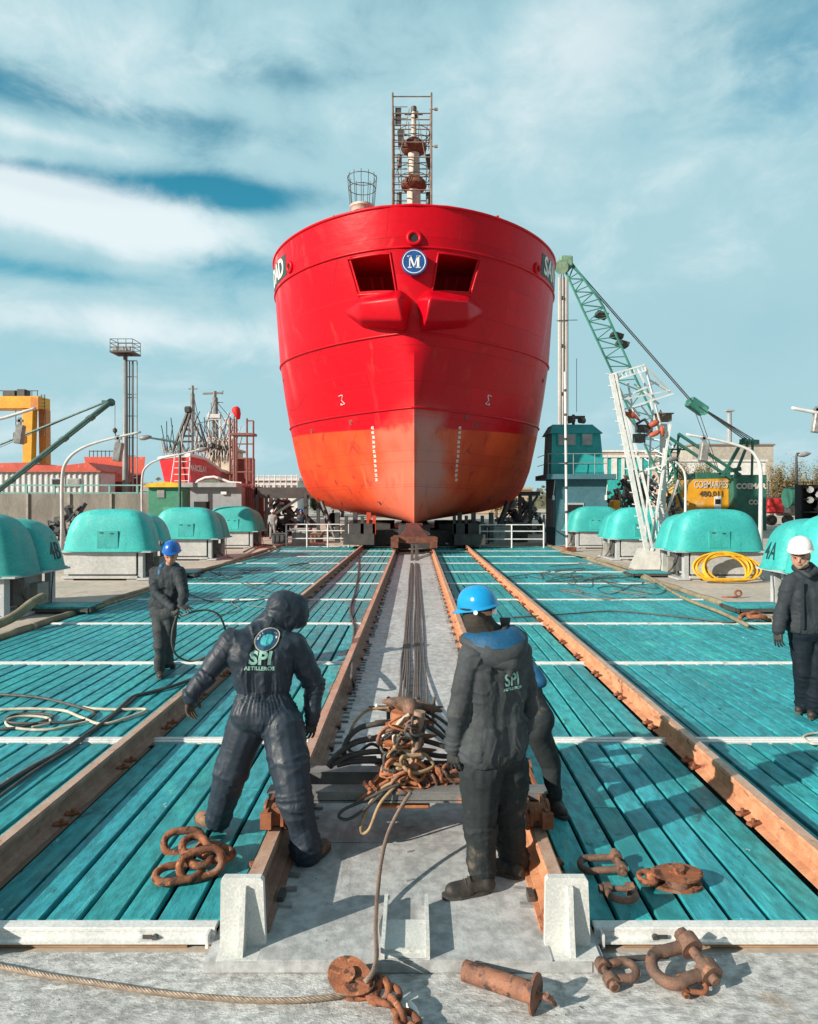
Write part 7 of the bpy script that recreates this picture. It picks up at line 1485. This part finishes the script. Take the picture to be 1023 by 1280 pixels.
me = caps([(nk+Vector((.06, -.10, -.10)), .050, nk+Vector((.12, -.13, -.14)), .062), (nk+Vector((.12, -.13, -.14)), .06, nk+Vector((.11, -.15, -.215)), .02), (nk+Vector((.14, -.05, -.06)), .05, nk+Vector((.10, -.10, -.17)), .05), (nk+Vector((-.05, -.12, -.12)), .040, nk+Vector((.08, -.14, -.14)), .05)], .010, 4); fold(me, [(nk, nk+Vector((.1, -.1, -.15)), 12, 12, 1)], .008, 5); addm(me, 'hood_bag', JKT, cv)
me = caps([(nk+Vector((-.085, -.03, .0)), .025, nk+Vector((0, -.10, .012)), .025), (nk+Vector((0, -.10, .012)), .025, nk+Vector((.09, -.05, .02)), .025), (nk+Vector((.09, -.05, .02)), .025, nk+Vector((.11, .04, .05)), .022), (nk+Vector((-.085, -.03, 0)), .025, nk+Vector((-.08, .06, .02)), .025)], .009, 3); addm(me, 'collar', JKT, cv)
b = MB(); c_ = P(631, 775, 4.2); b.prism([(c_.x-.018, c_.z-.07), (c_.x+.02, c_.z-.07), (c_.x+.034, c_.z+.018), (c_.x-.034, c_.z+.018)], 4.17, 4.19); b.build('collar_tab', JKT, cv)
b = MB(); b.tube([hc+Vector((-.06, -.07, .03)), nk+Vector((-.10, -.06, .03)), nk+Vector((-.145, -.06, -.03))], [.02, .03, .02], 8)
hand(t, J['WL'], P(567, 968, 4.10)-J['WL'], (.5, .9, 0), -1, .19, GLV, .55); hand(t, J['WR'], P(640, 955, 4.45)-J['WR'], (-.5, .6, 0), 1, .19, GLV, .5)
boot(t, G(612, 1116, -.022)+Vector((0, .01, 0)), G(556, 1123, -.022), BOOT, -.022, J['AL']); boot(t, G(648, 1098, -.022), G(622, 1094, -.022)+Vector((-.05, .06, 0)), BOOT, -.022, J['AR'])
bk = Vector((-.22, 1, -.03)); proj_text(t, 'SPI', .105, P(645, 853, 4.0), bk, LETT, cv, rot=.06, xs=.80, bold=.0025); proj_text(t, 'ASTILLEROS', .023, P(646, 864, 4.0), bk, LETT, cv, rot=.06, bold=.001)
proj_text(t, None, 1, P(645, 840, 4.0), bk, LETN, cv, flat=[dens((0, 0), .022, .027, 20, 2, (3.3, 6.1))], name='emblem_arc')
# ---------------- worker bent low behind him
J = dict(pelvis=P(662, 902, 5.02), chest=P(640, 850, 5.25), neck=P(624, 826, 5.42), head=P(606, 826, 5.50), SL=P(618, 850, 5.30), SR=P(660, 842, 5.20), EL=P(600, 890, 5.45), WL=P(590, 925, 5.35), ER=P(672, 882, 5.12), WR=P(655, 915, 5.30),
         HL=P(645, 915, 5.05), HR=P(672, 912, 4.98), KL=P(640, 952, 5.30), KR=P(688, 952, 5.05), AL=P(650, 990, 5.02), AR=P(692, 994, 5.02), fwd=(-.8, .4, -.6), up=(-.3, .2, 1))
t, bd, cv, tr, q = man('worker crouching at the rail, mostly hidden behind the man in the blue helmet', J, JKC, TRS, voxel=.014, ground=.0, girth=1.0, seed=13, k=.98)
me = caps([(P(668, 842, 5.05), .06, P(676, 852, 5.02), .05), (P(655, 830, 5.2), .08, P(672, 848, 5.05), .06)], .012, 3); addm(me, 'jacket_hood', LIN, t); helmet(t, J['head']+Vector((0, 0, .05)), J['fwd'], (-.3, .2, 1), HBL)
boot(t, G(690, 1015, 0)+Vector((0, .05, 0)), G(700, 1021, 0)+Vector((.03, -.05, 0)), BOOT, .003, J['AR']); boot(t, G(652, 1005, 0), G(640, 1010, 0)+Vector((-.1, 0, 0)), BOOT, .003, J['AL']); hand(t, J['WL'], (-.3, .2, -1), (.5, .5, 0), -1, .19, GLV, .6); hand(t, J['WR'], (-.3, .3, -1), (-.5, .5, 0), 1, .19, GLV, .6)
# ---------------- worker with a cable ring, back left
Y = 8.97; J = dict(pelvis=P(206, 765, Y), chest=P(208, 727, Y), neck=P(212, 708, Y-.03), head=P(214, 694, Y-.10), SL=P(194, 716, Y), SR=P(224, 716, Y-.05), EL=P(196, 742, Y-.12), WL=P(216, 760, Y-.36), ER=P(230, 742, Y-.2), WR=P(227, 758, Y-.42),
         HL=P(200, 770, Y), HR=P(213, 770, Y), KL=P(201, 803, Y-.08), KR=P(211, 800, Y-.0), AL=P(200, 836, Y-.02), AR=P(209, 829, Y+.12), fwd=(.22, -.95, -.38), up=(.05, -.3, 1))
t, bd, cv, tr, q = man('man in blue helmet and dark overalls holding a cable ring on the left deck', J, JKC, JKT, voxel=.0135, ground=0, hem=P(207, 755, Y), girth=1.04, seed=21, k=1.0); face(t, q)
me = caps([(J['neck']+Vector((-.08, -.02, 0)), .05, J['neck']+Vector((0, .08, .02)), .055), (J['neck']+Vector((0, .08, .02)), .055, J['neck']+Vector((.09, 0, 0)), .05), (J['neck']+Vector((-.10, 0, -.02)), .05, J['neck']+Vector((-.10, -.06, -.10)), .035), (J['neck']+Vector((.10, 0, -.02)), .045, J['neck']+Vector((.11, -.04, -.06)), .03)], .010, 3); addm(me, 'hood_collar', LIN, t)
hm, Mx = helmet(t, J['head']+Vector((0, .025, .068)), (.2, -.95, -.16), (.05, -.2, 1), HBL2, .122); b = MB(); c_ = P(204, 679, Y-.1); b.cyl(c_, c_+Vector((-.05, 0, 0)), .03, n=12); b.torus(c_+Vector((-.03, 0, 0)), .034, .010, Matrix.Rotation(pi/2, 3, 'Y'), 14, 6); b.build('head_lamp', mat('lamp_metal', (.4, .4, .4), (.15, .15, .15)), hm)
hand(t, J['WL'], P(224, 770, Y-.42)-J['WL'], (.5, .2, -.6), 1, .20, GLV, .35); hand(t, J['WR'], P(238, 762, Y-.5)-J['WR'], (-.2, .5, -.8), -1, .20, GLV, .25)
boot(t, G(200, 838, 0), G(201, 850, 0), BOOT, .003, J['AL']); boot(t, G(209, 831, 0), G(217, 836, 0), BOOT, .003, J['AR'])
pts = [P(221, 770, Y-.42), P(216, 788, Y-.42), P(215.5, 806, Y-.38), P(222, 820, Y-.3), P(238, 826.5, Y-.22), P(255, 822, Y-.2), P(272, 815, Y-.1), P(283, 800, Y-.1), P(281, 784, Y-.2), P(274, 769, Y-.3), P(262, 763, Y-.35), P(250, 763, Y-.4), P(238, 766, Y-.48), P(228, 770, Y-.45)]
b = MB(); b.tube(catm(pts, 8), .013, 7); tag(b.build('cable', CABLE, smooth=True, origin=pts[3]), 'stiff black cable ring held out by the worker on the left deck', 'cable')
# ---------------- man in the white helmet at the right edge
Y = 7.35; K = 1.08; J = dict(pelvis=P(1012, 790, Y), chest=P(1010, 743, Y), neck=P(1006, 713, Y-.03), head=P(1001, 695, Y-.08), SL=P(989, 727, Y-.02), SR=P(1035, 725, Y), EL=P(978, 760, Y+.0), WL=P(973, 788, Y-.08), ER=P(1047, 762, Y+.05), WR=P(1046, 795, Y-.05),
         HL=P(1002, 798, Y), HR=P(1022, 798, Y), KL=P(1004, 842, Y-.03), KR=P(1020, 842, Y-.08), AL=P(1005, 882, Y+.06), AR=P(1018, 884, Y-.06), fwd=(-.62, -.75, -.30), up=(-.05, -.1, 1))
t, bd, cv, tr, q = man('bearded man in white helmet and charcoal jacket standing at the right edge', J, JKC, NVT, voxel=.0125, ground=0, hem=P(1012, 783, Y), girth=1.08, seed=31, k=K, amp=.9); face(t, q, K)
ps = [(q(.05, -.035, -.065), .026, q(.072, 0, -.088), .028), (q(.05, .035, -.065), .026, q(.072, 0, -.088), .028), (q(.0, -.07, -.02), .018, q(.04, -.05, -.06), .024), (q(.0, .07, -.02), .018, q(.04, .05, -.06), .024), (q(.098, -.02, -.045), .006, q(.098, .02, -.045), .006)]; addm(caps(ps, .008, 2), 'beard', BEARD, t)
hm, Mx = helmet(t, J['head']+Vector((.01, .02, .078)), (-.62, -.75, -.10), (-.08, -.12, 1), HWT, .130)
nk = J['neck']; me = caps([(nk+Vector((-.07, -.05, .0)), .035, nk+Vector((-.06, .07, .02)), .045), (nk+Vector((-.06, .07, .02)), .045, nk+Vector((.09, .07, .04)), .055), (nk+Vector((.09, .07, .04)), .055, nk+Vector((.09, -.06, .0)), .045), (nk+Vector((.09, -.06, .0)), .04, nk+Vector((-.0, -.11, -.04)), .03), (nk+Vector((-.07, -.05, 0)), .035, nk+Vector((-.02, -.12, -.05)), .03)], .010, 3); fold(me, [(nk, nk+Vector((0, 0, .1)), 10, 10, 1)], .006, 4); addm(me, 'collar', JKC, cv)
b = MB(); b.bar(P(1003, 727, Y-.155), P(1004, 786, Y-.165), .03, .01); b.build('zip_flap', JKC, cv)
hand(t, J['WL'], P(973, 805, Y-.1)-J['WL'], (.6, .3, 0), 1, .21, GLV, .4); hand(t, J['WR'], (0, -.1, -1), (-.6, .3, 0), -1, .21, GLV, .4)
boot(t, G(1005, 885, 0)+Vector((.0, .02, 0)), G(998, 893, 0), BOOT, .003, J['AL']); boot(t, G(1018, 887, 0), G(1014, 900, 0), BOOT, .003, J['AR'])
# ---------------- far workers by the ship
def far_man(px, Y, c1, c2, label, hat=None, fwd=(0, -1, 0)):
    b_ = P(px, 627, Y); b_.z = 0; V = lambda x, y, z: b_+Vector((x, y, z))
    J = dict(pelvis=V(0, 0, .95), chest=V(0, -.02, 1.3), neck=V(0, 0, 1.5), head=V(0, -.03, 1.64), SL=V(-.18, 0, 1.42), SR=V(.18, 0, 1.42), EL=V(-.25, .02, 1.15), WL=V(-.22, -.15, .95), ER=V(.26, 0, 1.15), WR=V(.24, -.12, .92), HL=V(-.09, 0, .92), HR=V(.09, 0, .92), KL=V(-.10, -.04, .5), KR=V(.12, .02, .5), AL=V(-.12, 0, .1), AR=V(.16, .05, .1), fwd=fwd)
    t, bd, cv, tr, q = man(label, J, c1, c2, voxel=.03, ground=0, amp=.3)
    boot(t, V(-.12, .02, 0), V(-.14, -.22, 0), BOOT, .003, J['AL']); boot(t, V(.16, .06, 0), V(.18, -.2, 0), BOOT, .003, J['AR'])
    for s_, W_ in ((1, 'WL'), (-1, 'WR')): hand(t, J[W_], (0, -.2, -1), (-.4*s_, .3, 0), s_, .19, GLV, .4)
    if hat: helmet(t, J['head']+Vector((0, 0, .05)), fwd, (0, 0, 1), hat)
far_man(416.5, 47.5, NVT, NVT, 'distant worker in dark navy under the left bilge of the ship'); far_man(341, 42, mat('pale_overall', (.30, .31, .32)), mat('pale_overall', ()), 'distant worker in pale grey overalls by the black trestle', HWT); far_man(377, 43, NAVY, NVT, 'distant worker with a blue helmet behind the left railing', HBL2); far_man(647, 43.5, JKT, NVT, 'distant worker in dark clothes behind the right railing', None)
